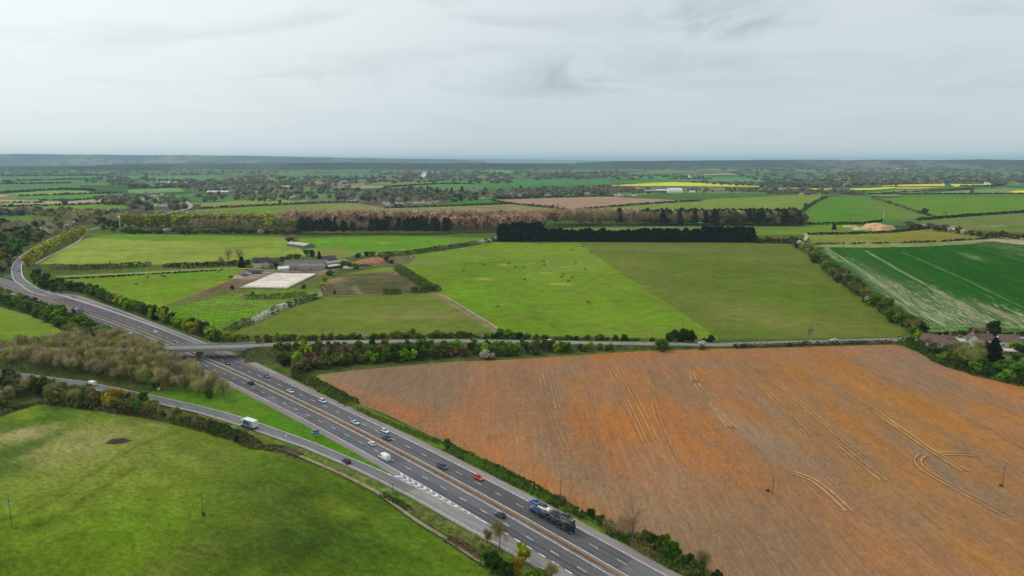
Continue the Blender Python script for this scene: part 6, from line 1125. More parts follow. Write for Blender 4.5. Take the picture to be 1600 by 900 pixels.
heap(1381, 361.3, 14, 9, 2, 0, srgb(212, 174, 140), 'small pale soil heap in front of the right orange heap'); heap(1370, 360.2, 16, 8, 1.6, 0, srgb(206, 176, 146), 'low pinkish soil heap in front of the left orange heap')
heap(1346, 358.8, 26, 18, 3, .1, srgb(186, 180, 140), 'pale greenish flat heap left of the orange soil heaps'); heap(1329, 354.8, 24, 14, 2.4, -.1, srgb(206, 168, 130), 'low light orange heap farthest left of the heaps')
heap(1404, 356.3, 34, 22, 5, .1, srgb(58, 92, 44), 'grassed green mound right of the orange soil heaps'); heap(1419, 355.6, 14, 12, 2.2, .1, srgb(176, 128, 98), 'small brown heap right of the green mound')
heap(185, 691, 9.5, 4.2, 1.5, R(12), srgb(74, 66, 50), 'heap of dark brushwood lying in the near meadow', 'brush_heap', 'brush heap', False)
heap(572, 410, 30, 16, 2.6, R(10), srgb(176, 112, 80), 'orange brick rubble heap beside the farm', 'rubble_heap', 'rubble heap', False); heap(588, 407, 26, 12, 2.8, R(4), srgb(180, 114, 80), 'longer orange rubble heap right of the first one', 'rubble_heap', 'rubble heap', False)
heap(568, 416, 18, 7, 2, 0, srgb(60, 48, 42), 'dark rubble heap below the orange ones', 'rubble_heap', 'rubble heap', False)
# ------------------------------------------------------------------ poles, fences, signs
def pole(u, v, h, label, arms=1, group=None, r_=.14, transformer=False, name='utility_pole', mat=None):
    x, y, _ = G(u, v); e = empty(name, (x, y, 0), .4, label, 'pole', group); MB().bar((0, 0, -.3), (0, 0, h), r_, 0, r_*.75, 8).build('post', mat or WOOD, e)
    for k in range(arms): mb = MB(); mb.box(-.9, -.07, h-.35-k*.9, .9, .07, h-.2-k*.9); [mb.bar((q, 0, h-.2-k*.9), (q, 0, h+.05-k*.9), .05) for q in (-.8, 0, .8)]; mb.build('crossarm', WOOD, e)
    if transformer: MB().bar((.35, 0, h-2.4), (.35, 0, h-1.5), .3, 0, .3, 8).build('transformer', mt((.45, .46, .46)), e)
    return e
pole(19, 821, 8.8, 'timber pole with crossarm and transformer at the left edge of the meadow', 2, transformer=True)
pole(317, 805, 7.8, 'thin timber power pole with a bush at its foot in the meadow', 1)
pole(614.5, 787, 7.0, 'dark timber pole between the meadow and the slip road', 1); pole(876, 779, 6.8, 'timber pole rising out of the dark hedge behind the transporter', 0)
pole(1207, 773, 7.4, 'timber pole standing alone in the middle of the brown field', 0); pole(1565.5, 762, 7.6, 'thin timber pole at the far right of the brown field', 1)
pole(510.5, 571, 12.5, 'tall pale pole on the embankment right of the bridge', 0, mat=mt((.4, .38, .34))); pole(502.5, 528, 8, 'left of twin timber poles at the paddock edge', 0); pole(504.8, 528, 7.4, 'right of twin timber poles at the paddock edge', 0)
pole(490, 459, 10, 'pale pole beside the clipped hedge below the arena', 0, r_=.1, mat=STEEL); pole(1380, 347, 22, 'very tall pale pole on the bright green hill field', 0, r_=.5, mat=mt((.6, .6, .56)))
pole(188.5, 364, 24, 'tall pale mast with a round white head by the top left field', 0, r_=.6, mat=mt((.6, .6, .58)), name='mast'); pole(300.5, 303, 26, 'thin white mast near the white warehouse', 0, r_=.7, mat=WHITE, name='mast')
o = bpy.data.objects[[o.name for o in bpy.data.objects if o.name.startswith('mast')][0]]
mb = MB(); mb.loft([[(math.cos(a)*r2, math.sin(a)*r2, z2) for a in np.linspace(0, 2*math.pi, 9)[:-1]] for z2, r2 in ((22.3, .3), (23, 1.5), (24.5, 1.9), (25.6, 1.2), (26, .2))]); mb.build('mast_head', WHITE, o)
pole(167, 459, 4, 'tiny timber post with cross bar in the horse pasture', 0)
def lamp(u, v, h, label): 
    x, y, _ = G(u, v); e = empty('marker_post', (x, y, 0), 0, label, 'marker post', 'small white roadside posts'); MB().bar((0, 0, 0), (0, 0, h), .09).build('post', WHITE, e); MB().box(-.1, -.1, h-.25, .1, .1, h).build('reflector', mt((.5, .05, .04)), e)
for u, v in ((1065, 896), (812, 760), (779, 745), (743, 727), (672, 691), (471, 673), (706, 849), (640, 801), (617, 786)): lamp(u, v, 1.1, 'small white marker post on the grass verge of the dual carriageway')
def fence(px, h, label, gap=3.5, rails=3, mat=None, name='fence', pr=.07, z=0):
    P_ = [Vector(G(u, v, z)) for u, v in px]; o0 = P_[0].copy(); e = empty(name, o0, 0, label, 'fence'); pb = MB(); rb = MB()
    for a, b in zip(P_[:-1], P_[1:]):
        L_ = (b-a).length; n = max(1, int(L_/gap))
        for i in range(n+1): q = a.lerp(b, i/n)-o0; pb.bar(q, q+Vector((0, 0, h)), pr)
        for k in range(rails): zz = Vector((0, 0, h*(k+.7)/rails)); rb.bar(a-o0+zz, b-o0+zz, pr*.6)
    pb.build('posts', mat or WOOD, e); rb.build('rails', mat or WOOD, e)
fence([(374, 450), (449, 451.5), (496.5, 428)], 1.5, 'post and board fence around the sand arena', 4, 4, mt(srgb(150, 142, 120)), pr=.16); fence([(374, 449), (429, 426.3), (496, 427)], 1.3, 'low rail fence on the far side of the sand arena', 5, 2, mt(srgb(140, 128, 110)), pr=.12)
fence([(895, 803), (905, 809), (925, 818), (958, 834)], 1.3, 'dark wooden rail fence between the verge and the brown field', 2.5, 3, mt(srgb(70, 62, 50)), pr=.09)
fence([(265, 444), (300, 442), (358, 438)], 1.3, 'post and rail fence across the horse pasture', 5, 2); fence([(670, 689), (695, 700), (705, 706)], 1.2, 'short rail fence by the single round bush', 2.5, 2)
fence([(1115, 533), (1200, 532), (1300, 530.5), (1400, 527.5)], 1.2, 'wire and post fence along the large pasture beside the road', 6, 2, pr=.06); fence([(788, 519), (742, 492), (706, 471), (686, 459)], 1.2, 'post fence between the sloping paddock and the bright pasture', 6, 2, pr=.07)
# central barrier
s0 = -1000; V0 = Vector(MW(s0, -.2)); e = empty('crash_barrier', V0, 0, 'long steel crash barrier down the middle of the dual carriageway', 'crash barrier'); b = MB(); pb = MB()
ss = np.arange(s0, S1+1, 8.0)
for sgn in (-1, 1): b.loft([[tuple(Vector(MW(s, -.2+sgn*.25+w_))-V0+Vector((0, 0, z_))) for w_, z_ in ((-.05, 1.0), (.05, 1.0), (.09, 1.15), (.05, 1.32), (-.05, 1.32), (-.01, 1.15))] for s in ss])
for s in np.arange(-760, S1, 3.2): p = Vector(MW(s, -.2))-V0; pb.bar(p+Vector((0, 0, .5)), p+Vector((0, 0, 1.25)), .09)
b.build('beams', simple('rusty steel', srgb(176, 150, 124), .7, .2, noise=.2, nscale=1), e); pb.build('posts', STEEL, e)
x, y, _ = G(310, 524); fence([(297, 524), (318, 532), (338, 540)], .9, 'steel roadside barrier leading up to the bridge', 3, 1, STEEL, 'crash_barrier', pr=.1); fence([(353, 547), (382, 560), (400, 568)], .9, 'steel roadside barrier under the bridge', 3, 1, STEEL, 'crash_barrier', pr=.1)
# blue junction sign on the nose grass
x, y, _ = G(493, 683); e = empty('road_sign', (x, y, 0), R(33), 'blue junction sign with white border, arrow and A 603 lettering', 'road sign')
mb = MB(); [mb.bar((q, .09, 0), (q, .09, 2.9), .07) for q in (-1, 1)]; mb.build('post', STEEL, e)
MB().box(-1.75, 0, .9, 1.75, .05, 2.95).build('panel', WHITE, e); MB().box(-1.63, -.02, 1.02, 1.63, -.003, 2.83).build('face', simple('sign blue', (.01, .05, .30), .5), e)
mb = MB(); mb.add([(-1.45, -.04, 2.55), (-1.45, -.04, 1.75), (-1.25, -.04, 1.95), (-.95, -.04, 1.45), (-.72, -.04, 1.6), (-1.02, -.04, 2.12), (-.8, -.04, 2.35)], [(0, 1, 2, 5, 6), (2, 3, 4, 5)]); mb.build('arrow', WHITE, e)
tc = bpy.data.curves.new('lettering', 'FONT'); tc.body = 'A 603'; tc.size = .92; tc.extrude = .01; tc.materials.append(WHITE)
to = bpy.data.objects.new('lettering', tc); COL.objects.link(to); dg = bpy.context.evaluated_depsgraph_get(); tm = bpy.data.meshes.new_from_object(to.evaluated_get(dg)); bpy.data.objects.remove(to)
lt = link('lettering', tm, e, (-.65, -.045, 1.55)); lt.rotation_euler = (math.pi/2, 0, 0)
for u, v, yw, L_, hh, lb in ((13, 437, R(8), 7.0, 3.4, 'back of a pale grey green road sign where the slip road leaves on the left'), (27, 590, R(-4), 3.8, 2.2, 'teal grey road sign back standing by the slip road at the left')):
    x, y, _ = G(u, v); e = empty('road_sign', (x, y, 0), yw, lb, 'road sign'); MB().box(-L_/2, 0, 1.2, L_/2, .08, 1.2+hh).build('panel', mt(srgb(128, 150, 138)), e); [MB().bar((q, -.08, 0), (q, -.08, 1.2+hh), .09).build('post', STEEL, e) for q in (-L_/3, L_/3)]
x, y, _ = G(906, 806); e = empty('road_sign', (x, y, 0), R(40), 'small pale marker sign on a post beside the rail fence', 'road sign'); MB().bar((0, 0.06, 0), (0, .06, 2.2), .05).build('post', STEEL, e); MB().box(-.35, 0, 1.2, .35, .04, 2.3).build('panel', WHITE, e)
x, y, _ = G(248.5, 613); e = empty('road_sign', (x, y, 0), R(40), 'small white sign on the verge above the slip road', 'road sign'); MB().bar((0, 0.06, 0), (0, .06, 2.2), .05).build('post', STEEL, e); MB().box(-.6, 0, 1.2, .6, .04, 2.4).build('panel', WHITE, e)
x, y, _ = G(448, 694); e = empty('road_sign', (x, y, 0), R(40), 'thin post with a small white plate at the slip road edge', 'road sign'); MB().bar((0, 0.06, 0), (0, .06, 4.0), .06).build('post', STEEL, e); MB().box(-.35, 0, 3.2, .35, .04, 4.1).build('panel', WHITE, e)

# ------------------------------------------------------------------ vehicles
RIM = simple('alloy rim', (.35, .35, .36), .35, .8); LAMP = simple('headlamp glass', (.7, .72, .74), .1); TAIL = simple('tail lamp', (.35, .01, .01), .25); CARGLASS = simple('car glass', (.018, .022, .028), .08)
PM = {}
def paintm(rgb):
    if rgb not in PM: PM[rgb] = simple('car paint', rgb, .38, .0, coat=.3, spec=.4)
    return PM[rgb]
def wheel(e, x, y, r_=.33, w_=.22, name='wheel'):
    s = 1 if y > 0 else -1
    t = MB(); t.bar((x, y-s*w_/2, r_), (x, y+s*w_/2, r_), r_, 0, None, 14); o = t.build(name, BLACK, e); k = MB(); k.bar((x, y+s*w_*.4, r_), (x, y+s*(w_/2+.015), r_), r_*.62, 0, None, 10); k.build('rim', RIM, o)
def ring(x, zb, zs, zt, wb, ws, wt, crown=.04):
    """one cross section of a car body, left to right over the top"""
    return [(x, -wb, zb), (x, -ws, zs), (x, -wt, zt), (x, 0, zt+crown), (x, wt, zt), (x, ws, zs), (x, wb, zb)]
def car(x, y, yaw, rgb, label, kind='hatch', z=0, group=None, name='car', scale=1.0, glassroof=False, pitch=0):
    L, W_, Hh = {'hatch': (4.0, 1.74, 1.46), 'saloon': (4.5, 1.8, 1.44), 'suv': (4.5, 1.86, 1.68), 'mpv': (4.6, 1.84, 1.66)}[kind]
    e = empty(name, (x, y, z), yaw, label, 'car', group); e.scale = (scale,)*3; e.rotation_euler = (0, pitch, yaw); h = L/2; w_ = W_/2; p = paintm(rgb); bel = Hh*.62; hood = Hh*.58
    st = [(-h, .34, .55, bel*.86, w_*.80, w_*.84, w_*.72), (-h+.12, .26, .6, bel*.98, w_*.9, w_*.97, w_*.84), (-h+.7, .22, .6, bel*1.02, w_*.95, w_, w_*.88), (0, .22, .6, bel, w_*.95, w_, w_*.9), (h-1.35, .22, .6, bel*.98, w_*.95, w_, w_*.88), (h-.45, .24, .58, hood*.92, w_*.92, w_*.97, w_*.80), (h-.1, .28, .52, hood*.76, w_*.84, w_*.88, w_*.66), (h, .34, .5, hood*.62, w_*.74, w_*.78, w_*.6)]
    MB().loft([ring(*s) for s in st]).build('body', p, e, True)
    rb = {'hatch': -h+.15, 'saloon': -h+.75, 'suv': -h+.12, 'mpv': -h+.1}[kind]; rt0 = rb+{'hatch': .45, 'saloon': .75, 'suv': .25, 'mpv': .3}[kind]; rt1 = h-2.05 if kind != 'mpv' else h-1.75; rf_ = h-1.25 if kind != 'mpv' else h-.95
    g_ = MB(); lo_ = bel-.02; hi_ = Hh-.06
    g_.add([(rb, -w_*.86, lo_), (rf_, -w_*.86, lo_), (rf_, w_*.86, lo_), (rb, w_*.86, lo_), (rt0, -w_*.66, hi_), (rt1, -w_*.66, hi_), (rt1, w_*.66, hi_), (rt0, w_*.66, hi_)], [(0, 1, 5, 4), (1, 2, 6, 5), (2, 3, 7, 6), (3, 0, 4, 7), (4, 5, 6, 7)]); g_.build('window', CARGLASS, e)
    r_ = MB(); r_.loft([[(xx, -ww, hi_+.003), (xx, -ww*.92, zz), (xx, 0, zz+.03), (xx, ww*.92, zz), (xx, ww, hi_+.003)] for xx, ww, zz in ((rt0-.06, w_*.64, hi_+.01), (rt0+.2, w_*.68, Hh-.01), (rt1-.2, w_*.68, Hh-.01), (rt1+.08, w_*.64, hi_+.01))])
    r_.build('roof', CARGLASS if glassroof else p, e, True)
    pb = MB()
    for s in (-1, 1):
        pb.bar((rf_, s*w_*.87, lo_), (rt1, s*w_*.67, hi_), .035); pb.bar((rb+.02, s*w_*.87, lo_), (rt0, s*w_*.67, hi_), .06); pb.bar(((rb+rf_)/2-.1, s*w_*.875, lo_), ((rt0+rt1)/2-.05, s*w_*.675, hi_), .035)
    pb.build('pillars', p, e)
    for s in (-1, 1):
        wheel(e, h-.82, s*(w_-.1), .33 if kind != 'suv' else .37); wheel(e, -h+.78, s*(w_-.1), .33 if kind != 'suv' else .37)
        MB().box(h-.22, s*w_*.52-.17, .60*Hh*.7, h-.03, s*w_*.52+.17, .60*Hh*.7+.15).build('headlight', LAMP, e); MB().box(-h-.01, s*w_*.68-.1, bel*.72, -h+.12, s*w_*.68+.1, bel*.93).build('tail_light', TAIL, e)
        MB().box(rf_-.3, s*(w_+.09)-.09, bel-.02, rf_-.12, s*(w_+.09)+.09, bel+.13).build('mirror', p, e)
    return e
HD = R(-45.5)
def on_road(u, v, n=None):
    x, y, _ = G(u, v); q = mw_n(Vector((x, y, 0)))
    a = Vector(MW(q[1]+5, 0))-Vector(MW(q[1]-5, 0)); hd = math.atan2(a.y, a.x)
    if n is not None: x, y, _ = MW(q[1], n)
    return x, y, hd
def mcar(u, v, n, rgb, label, kind='hatch', back=False, **k): x, y, hd = on_road(u, v, n); return car(x, y, hd+(math.pi if back else 0), rgb, label, kind, z=.51, **k)
mcar(356, 570.5, 3.6, (.03, .06, .13), 'dark blue hatchback just below the bridge, pale windscreen'); mcar(416.5, 591, 6.9, (.04, .10, .26), 'mid blue hatchback in the outer lane above the silver car', 'hatch')
mcar(456, 614, 3.5, (.55, .56, .55), 'pale silver saloon beside the central barrier, third below the bridge', 'saloon'); mcar(503, 630.5, 7.0, (.62, .63, .63), 'white and silver people carrier in the outer lane beyond the long verge', 'mpv')
mcar(554.5, 664, 3.4, (.52, .62, .66), 'pale icy blue saloon near the central barrier', 'saloon'); mcar(601, 677.5, 7.0, (.78, .78, .76), 'white hatchback beside the black saloon', 'hatch'); mcar(605.5, 688, 3.5, (.012, .016, .024), 'black saloon beside the white hatchback', 'saloon')
mcar(691, 733.5, 3.4, (.018, .03, .10), 'dark navy blue people carrier behind the red hatchback', 'mpv'); mcar(748, 751, 7.2, (.55, .012, .018), 'bright red hatchback on the far carriageway, nearest the transporter')
mcar(248.5, 520, 6.0, (.70, .70, .70), 'white car beyond the bridge, left of the silver one', 'hatch'); mcar(286, 535, 4.0, (.30, .31, .33), 'silver grey car closest beyond the bridge', 'saloon'); mcar(115, 466, 15.2, (.22, .23, .25), 'grey car in the joining lane at the left', 'hatch')
mcar(203, 524, -6.6, (.74, .75, .72), 'white car on the near carriageway beyond the bridge, partly behind twigs', 'hatch', True); mcar(390, 602, -4.0, (.012, .012, .016), 'black estate car on the near carriageway by the bare trees', 'suv', True)
mcar(582, 697, -3.8, (.78, .77, .74), 'white hatchback ahead of the white van', 'hatch', True); mcar(781, 809.5, -4.0, (.010, .010, .014), 'black hatchback with red tail lights near the foot of the picture', 'hatch', True)
x, y, hd = on_road(541.5, 724.5); car(x, y, hd+math.pi-R(6), (.010, .011, .014), 'black off-roader on the slip road', 'suv', z=.53)
for u, v, rgb, lb in ((29.5, 418.5, (.68, .68, .70), 'white car, farther of two on the curved slip road'), (29.2, 425.5, (.04, .045, .06), 'dark car, nearer of two on the curved slip road'), (92, 371.5, (.05, .05, .06), 'dark car on the far part of the slip road behind the yellow green row')):
    x, y, _ = G(u, v); car(x, y, R(-78) if u < 60 else R(40), rgb, lb, 'hatch', z=.53)
def scar(u, v, rgb, label, dy, rev, kind='hatch'):
    x, y, _ = G(u, v); i = min(range(len(SRP)), key=lambda j: (SRP[j].x-x)**2+(SRP[j].y-y)**2); c, d, n = sr_frame(i); q = c+n*dy; car(q.x, q.y, math.atan2(d.y, d.x)+(math.pi if rev else 0), rgb, label, kind, z=c.z+.53)
scar(864, 536.5, (.76, .78, .77), 'white van-like car on the side road between hedges', 0, False, 'mpv'); scar(1095, 539.5, (.76, .76, .75), 'white car on the side road at the field junction', 1.6, True, 'suv'); scar(1313.5, 533.5, (.78, .78, .77), 'white car on the side road below the large pasture', 1.5, True, 'saloon'); scar(1258, 535.5, (.02, .07, .08), 'dark teal car on the side road by the lone bare tree', -1.4, False, 'saloon')
def van(x, y, yaw, label, L=5.6, Hh=2.5, z=.51, name='van'):
    e = empty(name, (x, y, z), yaw, label, 'van'); w_ = 1.0; h = L/2; p = paintm((.78, .77, .74))
    st = [(-h, .45, 1.2, Hh-.25, .93, .98, .82), (-h+.15, .32, 1.2, Hh-.05, .97, 1.0, .88), (-h+.9, .3, 1.2, Hh, .98, 1.0, .9), (h-1.9, .3, 1.2, Hh-.02, .98, 1.0, .9), (h-1.55, .3, 1.1, Hh-.2, .98, 1.0, .86), (h-.95, .3, .9, 1.35, .97, .98, .85), (h-.25, .32, .75, 1.05, .9, .93, .78), (h, .38, .6, .85, .8, .84, .68)]
    MB().loft([ring(*s) for s in st]).build('body', p, e, True)
    MB().add([(h-1.52, -.80, Hh-.34), (h-.93, -.8, 1.42), (h-.93, .8, 1.42), (h-1.52, .80, Hh-.34)], [(0, 1, 2, 3)]).build('windscreen', CARGLASS, e)
    for s in (-1, 1):
        MB().add([(h-2.3, s*1.012, 1.35), (h-1.15, s*1.0, 1.35), (h-1.55, s*.965, Hh-.5), (h-2.3, s*.975, Hh-.5)], [(0, 1, 2, 3)]).build('window', CARGLASS, e)
        wheel(e, h-.95, s*.9, .36); wheel(e, -h+1.0, s*.9, .36); MB().box(-h-.02, s*.88-.08, .9, -h+.08, s*.88+.08, 1.5).build('tail_light', TAIL, e); MB().box(h-.2, s*.68-.16, .72, h-.03, s*.68+.16, .9).build('headlight', LAMP, e)
    for s in (-1, 1): MB().box(-h-.03, s*.42-.38, .55, -h-.002, s*.42+.38, Hh-.45).build('rear_door', p, e)
    return e
x, y, hd = on_road(598, 721, -7.8); van(x, y, hd+math.pi, 'tall white panel van on the near carriageway', 5.7, 2.6)
x, y, _ = G(143, 604); van(x, y, R(180-22), 'white van on the slip road behind the trees', 5.4, 2.5)
def lorry():
    x, y, _ = G(389, 669.5); a = Vector(G(374, 657)); b = Vector(G(405, 667)); d = a-b; yaw = math.atan2(d.y, d.x)
    e = empty('box_lorry', (x, y, .53), yaw, 'white box lorry with a blue picture side on the slip road', 'lorry'); p = paintm((.78, .78, .77))
    MB().box(-4.6, -1.25, .55, 3.6, 1.25, .9).build('chassis', DARK, e)
    MB().box(-4.5, -1.26, 1.05, 2.3, 1.26, 3.75).build('cargo_box', WHITE, e)
    m, t, bb = M('side graphic'); tc = t.nodes.new('ShaderNodeTexCoord'); n = t.nodes.new('ShaderNodeTexNoise'); n.inputs['Scale'].default_value = .55; n.inputs['Detail'].default_value = 2; t.links.new(tc.outputs['Object'], n.inputs['Vector'])
    c = t.nodes.new('ShaderNodeValToRGB'); c.color_ramp.elements[0].position = .42; c.color_ramp.elements[0].color = (.012, .06, .22, 1); c.color_ramp.elements[1].position = .58; c.color_ramp.elements[1].color = (.25, .42, .52, 1); t.links.new(n.outputs[0], c.inputs[0]); t.links.new(c.outputs[0], bb.inputs['Base Color'])
    for s in (-1, 1): MB().box(-4.3, s*1.275-.01, 1.2, 2.1, s*1.275+.01, 3.45).build('side_panel', m, e)
    for s in (-1, 1): MB().box(-4.54, s*.6-.55, 1.15, -4.505, s*.6+.55, 3.6).build('rear_door', mt((.66, .66, .65), .6), e)
    MB().loft([[(2.45, -1.2, .6), (2.45, -1.2, 3.0), (2.45, 1.2, 3.0), (2.45, 1.2, .6)], [(3.6, -1.2, .6), (3.6, -1.2, 2.95), (3.6, 1.2, 2.95), (3.6, 1.2, .6)], [(4.3, -1.15, .6), (4.15, -1.1, 2.3), (4.15, 1.1, 2.3), (4.3, 1.15, .6)]]).build('cab', p, e)
    MB().add([(4.27, -1.0, 1.5), (4.27, 1.0, 1.5), (3.98, 1.0, 2.55), (3.98, -1.0, 2.55)], [(0, 1, 2, 3)]).build('windscreen', CARGLASS, e)
    for s in (-1, 1):
        MB().box(3.0, s*1.21-.01, 1.5, 3.75, s*1.21+.01, 2.5).build('window', CARGLASS, e); MB().box(-4.62, s*1.0-.12, .7, -4.58, s*1.0+.12, .9).build('tail_light', TAIL, e)
        for wx in (3.3, -2.2, -3.2): wheel(e, wx, s*1.08, .48, .28)
lorry()
def transporter(x, y, yaw, z, label, loads, lab2):
    e = empty('car_transporter', (x, y, z), yaw, label, 'car transporter'); p = paintm((.012, .014, .016)); zc = .95
    MB().loft([[(6.9, -1.22, .5), (6.9, -1.22, 3.2), (6.9, 1.22, 3.2), (6.9, 1.22, .5)], [(8.6, -1.22, .5), (8.6, -1.2, 3.1), (8.6, 1.2, 3.1), (8.6, 1.22, .5)], [(9.1, -1.2, .5), (9.0, -1.1, 2.4), (9.0, 1.1, 2.4), (9.1, 1.2, .5)]]).build('cab', p, e)
    MB().add([(9.08, -1.05, 1.5), (9.08, 1.05, 1.5), (8.8, 1.05, 2.75), (8.8, -1.05, 2.75)], [(0, 1, 2, 3)]).build('windscreen', CARGLASS, e)
    for s in (-1, 1): MB().box(7.7, s*1.235-.01, 1.6, 8.6, s*1.235+.01, 2.6).build('window', CARGLASS, e); MB().box(9.0, s*.9-.2, .7, 9.12, s*.9+.2, .95).build('headlight', LAMP, e)
    c = MB(); c.box(-9, -1.2, .65, -.4, 1.2, .85); c.box(-.2, -1.2, .65, 6.8, 1.2, .85); c.box(-.6, -.15, .6, 0, .15, .8); c.build('lower_deck', DARK, e)
    u_ = MB()
    for x0, x1, z0, z1 in ((-9.4, -4.4, 3.3, 2.7), (-4.3, -.4, 2.5, 2.9), (.2, 4.6, 2.9, 2.7), (4.7, 9.0, 3.35, 3.45)):
        for s in (-1, 1): u_.bar((x0, s*.85, z0), (x1, s*.85, z1), .16); u_.bar((x0, s*1.2, z0), (x1, s*1.2, z1), .06)
        for k in range(7): f = k/6; xx = x0+(x1-x0)*f; zz = z0+(z1-z0)*f; u_.bar((xx, -1.2, zz), (xx, 1.2, zz), .05)
    u_.build('upper_deck', mt((.12, .125, .12), .6), e)
    q = MB()
    for xx in (-8.8, -6.6, -4.4, -2.2, -.4, .3, 2.4, 4.5, 6.6):
        for s in (-1, 1): q.bar((xx, s*1.2, .8), (xx+.1, s*1.2, 3.0), .07)
    q.build('frame_posts', DARK, e)
    for s in (-1, 1):
        MB().box(-9.05, s*1.0-.15, .6, -9.0, s*1.0+.15, .8).build('tail_light', TAIL, e)
        for wx in (8.1, 4.6, 3.5, -4.6, -5.6, -6.6): wheel(e, wx, s*1.08, .47, .3)
    ca, sa = math.cos(yaw), math.sin(yaw)
    for (lx, lz, rgb, kd, fl, lb, gr, pt) in loads:
        car(x+ca*lx, y+sa*lx, yaw+(math.pi if fl else 0), rgb, lb+lab2, kd, z=z+lz, glassroof=gr, pitch=pt)
x, y, hd = on_road(867, 815, 5.6)
transporter(x, y, hd, .51, 'black double deck car transporter loaded with new cars near the foot of the picture', [
    (-7.3, 3.15, (.012, .10, .48), 'saloon', True, 'bright blue car on the upper deck at the tail', False, .08), (-7.0, .9, (.015, .11, .46), 'saloon', True, 'bright blue car on the lower deck at the tail', False, 0), (-3.0, 2.85, (.80, .80, .78), 'suv', False, 'white car with dark roof on the upper deck', True, -.06),
    (-2.6, .9, (.02, .022, .025), 'saloon', False, 'black car on the lower deck below the white one', False, 0), (2.2, 2.95, (.015, .02, .035), 'saloon', False, 'black car on the upper deck before the cab', True, .04), (2.2, .9, (.03, .032, .035), 'hatch', False, 'dark car on the lower deck near the cab', False, 0), (6.9, 3.5, (.06, .10, .10), 'suv', False, 'dark green car above the cab', True, -.02)], ' of the near transporter')
x, y, hd = on_road(120, 492.5, -6.4)
transporter(x, y, hd+math.pi, .51, 'loaded car transporter on the near carriageway far to the left', [
    (-7.0, 3.15, (.05, .05, .055), 'saloon', False, 'black car on the upper deck tail', False, 0), (-6.8, .9, (.10, .10, .11), 'saloon', False, 'dark car on the lower deck tail', False, 0), (-2.6, 2.9, (.04, .04, .045), 'saloon', False, 'dark car on the upper middle deck', False, 0),
    (2.2, 2.95, (.76, .76, .74), 'suv', False, 'white car on the upper deck', False, 0), (6.9, 3.5, (.20, .21, .20), 'hatch', False, 'grey car above the cab', False, 0)], ' of the far left transporter')
for u, v, yw, c_, k_, lb in ((362, 434, .5, (.06, .07, .10), 'suv', 'dark blue car parked at the left of the farm yard'), (383, 431, .9, (.05, .09, .28), 'mpv', 'blue car parked beside white trailers in the farm yard'), (389, 429, .7, (.7, .7, .7), 'mpv', 'white car parked in the farm yard'), (414, 428, .4, (.72, .72, .74), 'mpv', 'silver white long car parked on the arena track')):
    x, y, _ = G(u, v); car(x, y, yw, c_, lb, k_, z=.25, scale=1.25)
heap(372, 435, 11, 6, 2.6, .3, srgb(196, 182, 140), 'pale covered stack in the farm yard', 'covered_stack', 'covered stack', False)
# ------------------------------------------------------------------ grazing animals
def animal_mesh(name, mat, cow=False):
    me = bpy.data.meshes.new(name)
    V = [(0, 0, 1.15), (.55, 0, 1.18), (.85, 0, 1.25), (1.15, 0, .95), (1.4, 0, .55), (1.58, 0, .30), (-.5, 0, 1.15), (-.8, 0, 1.12), (-.92, 0, .85), (-.95, 0, .5),
         (.6, .2, .85), (.62, .22, .48), (.6, .22, .04), (.6, -.2, .85), (.66, -.22, .48), (.7, -.22, .04), (-.62, .2, .85), (-.72, .22, .5), (-.66, .22, .04), (-.62, -.2, .85), (-.78, -.22, .5), (-.76, -.22, .04)]
    E_ = [(0, 1), (1, 2), (2, 3), (3, 4), (4, 5), (0, 6), (6, 7), (7, 8), (8, 9), (1, 10), (10, 11), (11, 12), (1, 13), (13, 14), (14, 15), (6, 16), (16, 17), (17, 18), (6, 19), (19, 20), (20, 21)]
    rad = [.34, .33, .2, .15, .15, .09, .34, .16, .05, .03, .13, .07, .05, .13, .07, .05, .16, .08, .05, .16, .08, .05]
    me.from_pydata(V, E_, []); o = bpy.data.objects.new(name, me); COL.objects.link(o); sm = o.modifiers.new('s', 'SKIN'); sm.use_smooth_shade = True
    for i, r_ in enumerate(rad): me.skin_vertices[0].data[i].radius = (r_, r_*(1.15 if i in (0, 6, 1) else 1))
    me.skin_vertices[0].data[0].use_root = True; o.modifiers.new('d', 'SUBSURF').levels = 1
    out = bpy.data.meshes.new_from_object(o.evaluated_get(bpy.context.evaluated_depsgraph_get())); bpy.data.objects.remove(o); out.materials.clear(); out.materials.append(mat); return out
HB = animal_mesh('horse', mt((.022, .016, .013), .6)); HW = animal_mesh('horse_pale', mt((.62, .58, .50), .7)); HN = animal_mesh('horse_brown', mt((.10, .05, .028), .6))
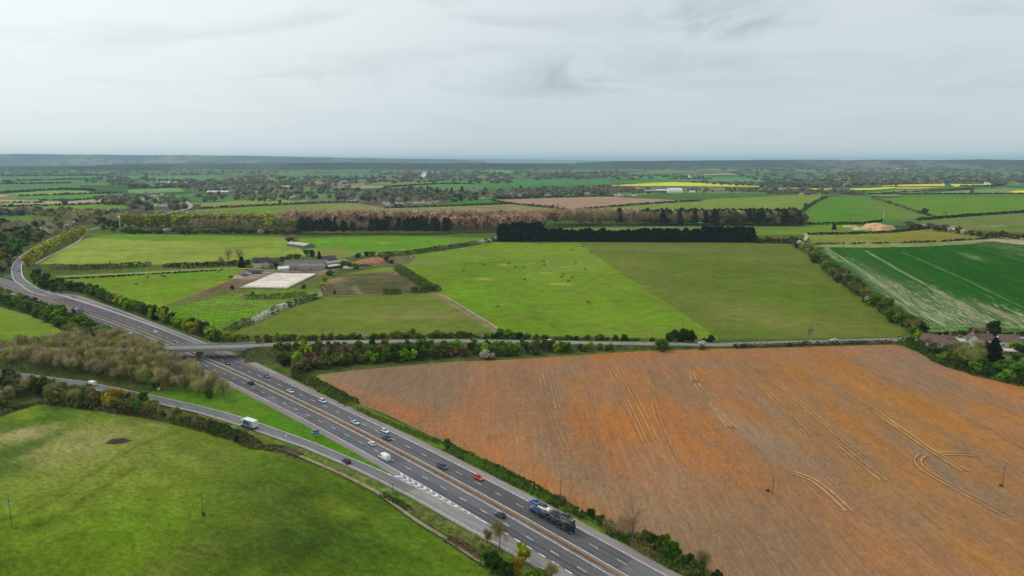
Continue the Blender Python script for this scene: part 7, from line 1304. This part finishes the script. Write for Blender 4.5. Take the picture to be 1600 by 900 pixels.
for u, v, c_, lb in ((725, 425, 'b', 'leftmost black horse grazing in the bright pasture'), (757, 415, 'b', 'black horse beside a white one at the upper left of the bright pasture'), (759, 412, 'w', 'white horse beside a black one at the upper left of the bright pasture'), (795, 414, 'b', 'black horse by a bare yellow patch'), (805, 418.5, 'b', 'black horse right of the small yellow patch'), (819.5, 419.5, 'b', 'slim black horse facing the viewer in the bright pasture'),
                     (820, 439, 'b', 'black horse left of the white grazing horse in the centre'), (834.5, 437.5, 'w', 'white horse grazing in the centre of the bright pasture'), (849, 410, 'b', 'upper of two black horses near the track line'), (850, 415.5, 'b', 'lower of two black horses near the track line'), (855, 411.5, 'w', 'pale horse right of two black ones near the track line'), (833, 412.5, 'w', 'faint pale horse on the track line'),
                     (878, 434, 'b', 'black horse standing end-on in the right hand group'), (881, 430, 'n', 'brown horse topmost in the right hand group'), (893, 435.5, 'b', 'black horse at the right of the right hand group'), (888, 441, 'b', 'black horse by the lowest yellow patch'), (899, 412.5, 'n', 'small brown horse in the upper right of the bright pasture'), (914.5, 422.5, 'n', 'rightmost brown horse in the bright pasture'), (919, 475, 'b', 'dark horse with pale back alone at the right of the pasture'), (778, 481, 'n', 'piebald looking horse alone near the lower pasture edge'),
                     (895, 391.5, 'b', 'black horse in the upper strip below the cypress row'), (910, 386.8, 'b', 'black horse near the pasture corner below the cypresses'), (924, 396, 'b', 'black horse on the boundary between pastures'), (831, 380, 'n', 'brown horse close below the cypress row'), (843, 382, 'n', 'brown horse in the strip below the cypresses'), (868, 379.5, 'b', 'dark horse close below the cypress row'), (758, 385, 'b', 'dark horse by the hedge corner'), (723, 390.5, 'w', 'pale animal near the hedgerow'), (643, 404.5, 'w', 'white horse alone at the left of the upper strip'),
                     (231, 434.5, 'n', 'dark brown horse, leftmost in the small pasture'), (253, 433, 'b', 'black horse in the middle of the small pasture'), (258, 434, 'b', 'black horse beside the middle one in the small pasture'), (214, 446, 'b', 'black horse low in the small pasture beside a white one'), (221, 446, 'w', 'white horse low in the small pasture'), (342, 427, 'n', 'brown horse at the right end of the small pasture'), (290, 370.5, 'n', 'brown animal in the dark green stripe of the top field')):
    x, y, _ = G(u, v); o = link('horse', {'b': HB, 'w': HW, 'n': HN}[c_], None, (x, y, .15), rr.uniform(-.7, .7)+(math.pi if rr.random() < .5 else 0), 1.3); tag(o, lb, 'horse')
# ------------------------------------------------------------------ haze
m = bpy.data.materials.new('haze'); m.use_nodes = True; t = m.node_tree; t.nodes.clear(); pv = t.nodes.new('ShaderNodeVolumePrincipled'); pv.inputs['Color'].default_value = (.60, .80, 1.0, 1); pv.inputs['Density'].default_value = 4.5e-5; pv.inputs['Anisotropy'].default_value = .1
ou = t.nodes.new('ShaderNodeOutputMaterial'); t.links.new(pv.outputs[0], ou.inputs['Volume'])
zt = max(150, max(v.co.z for o in COL.objects if o.name.startswith('hills') for v in o.data.vertices)+6)
mb = MB(); mb.box(-62000, -1500, -60, 62000, 61000, zt); hz = mb.build('haze', m); tag(hz, kind='stuff')
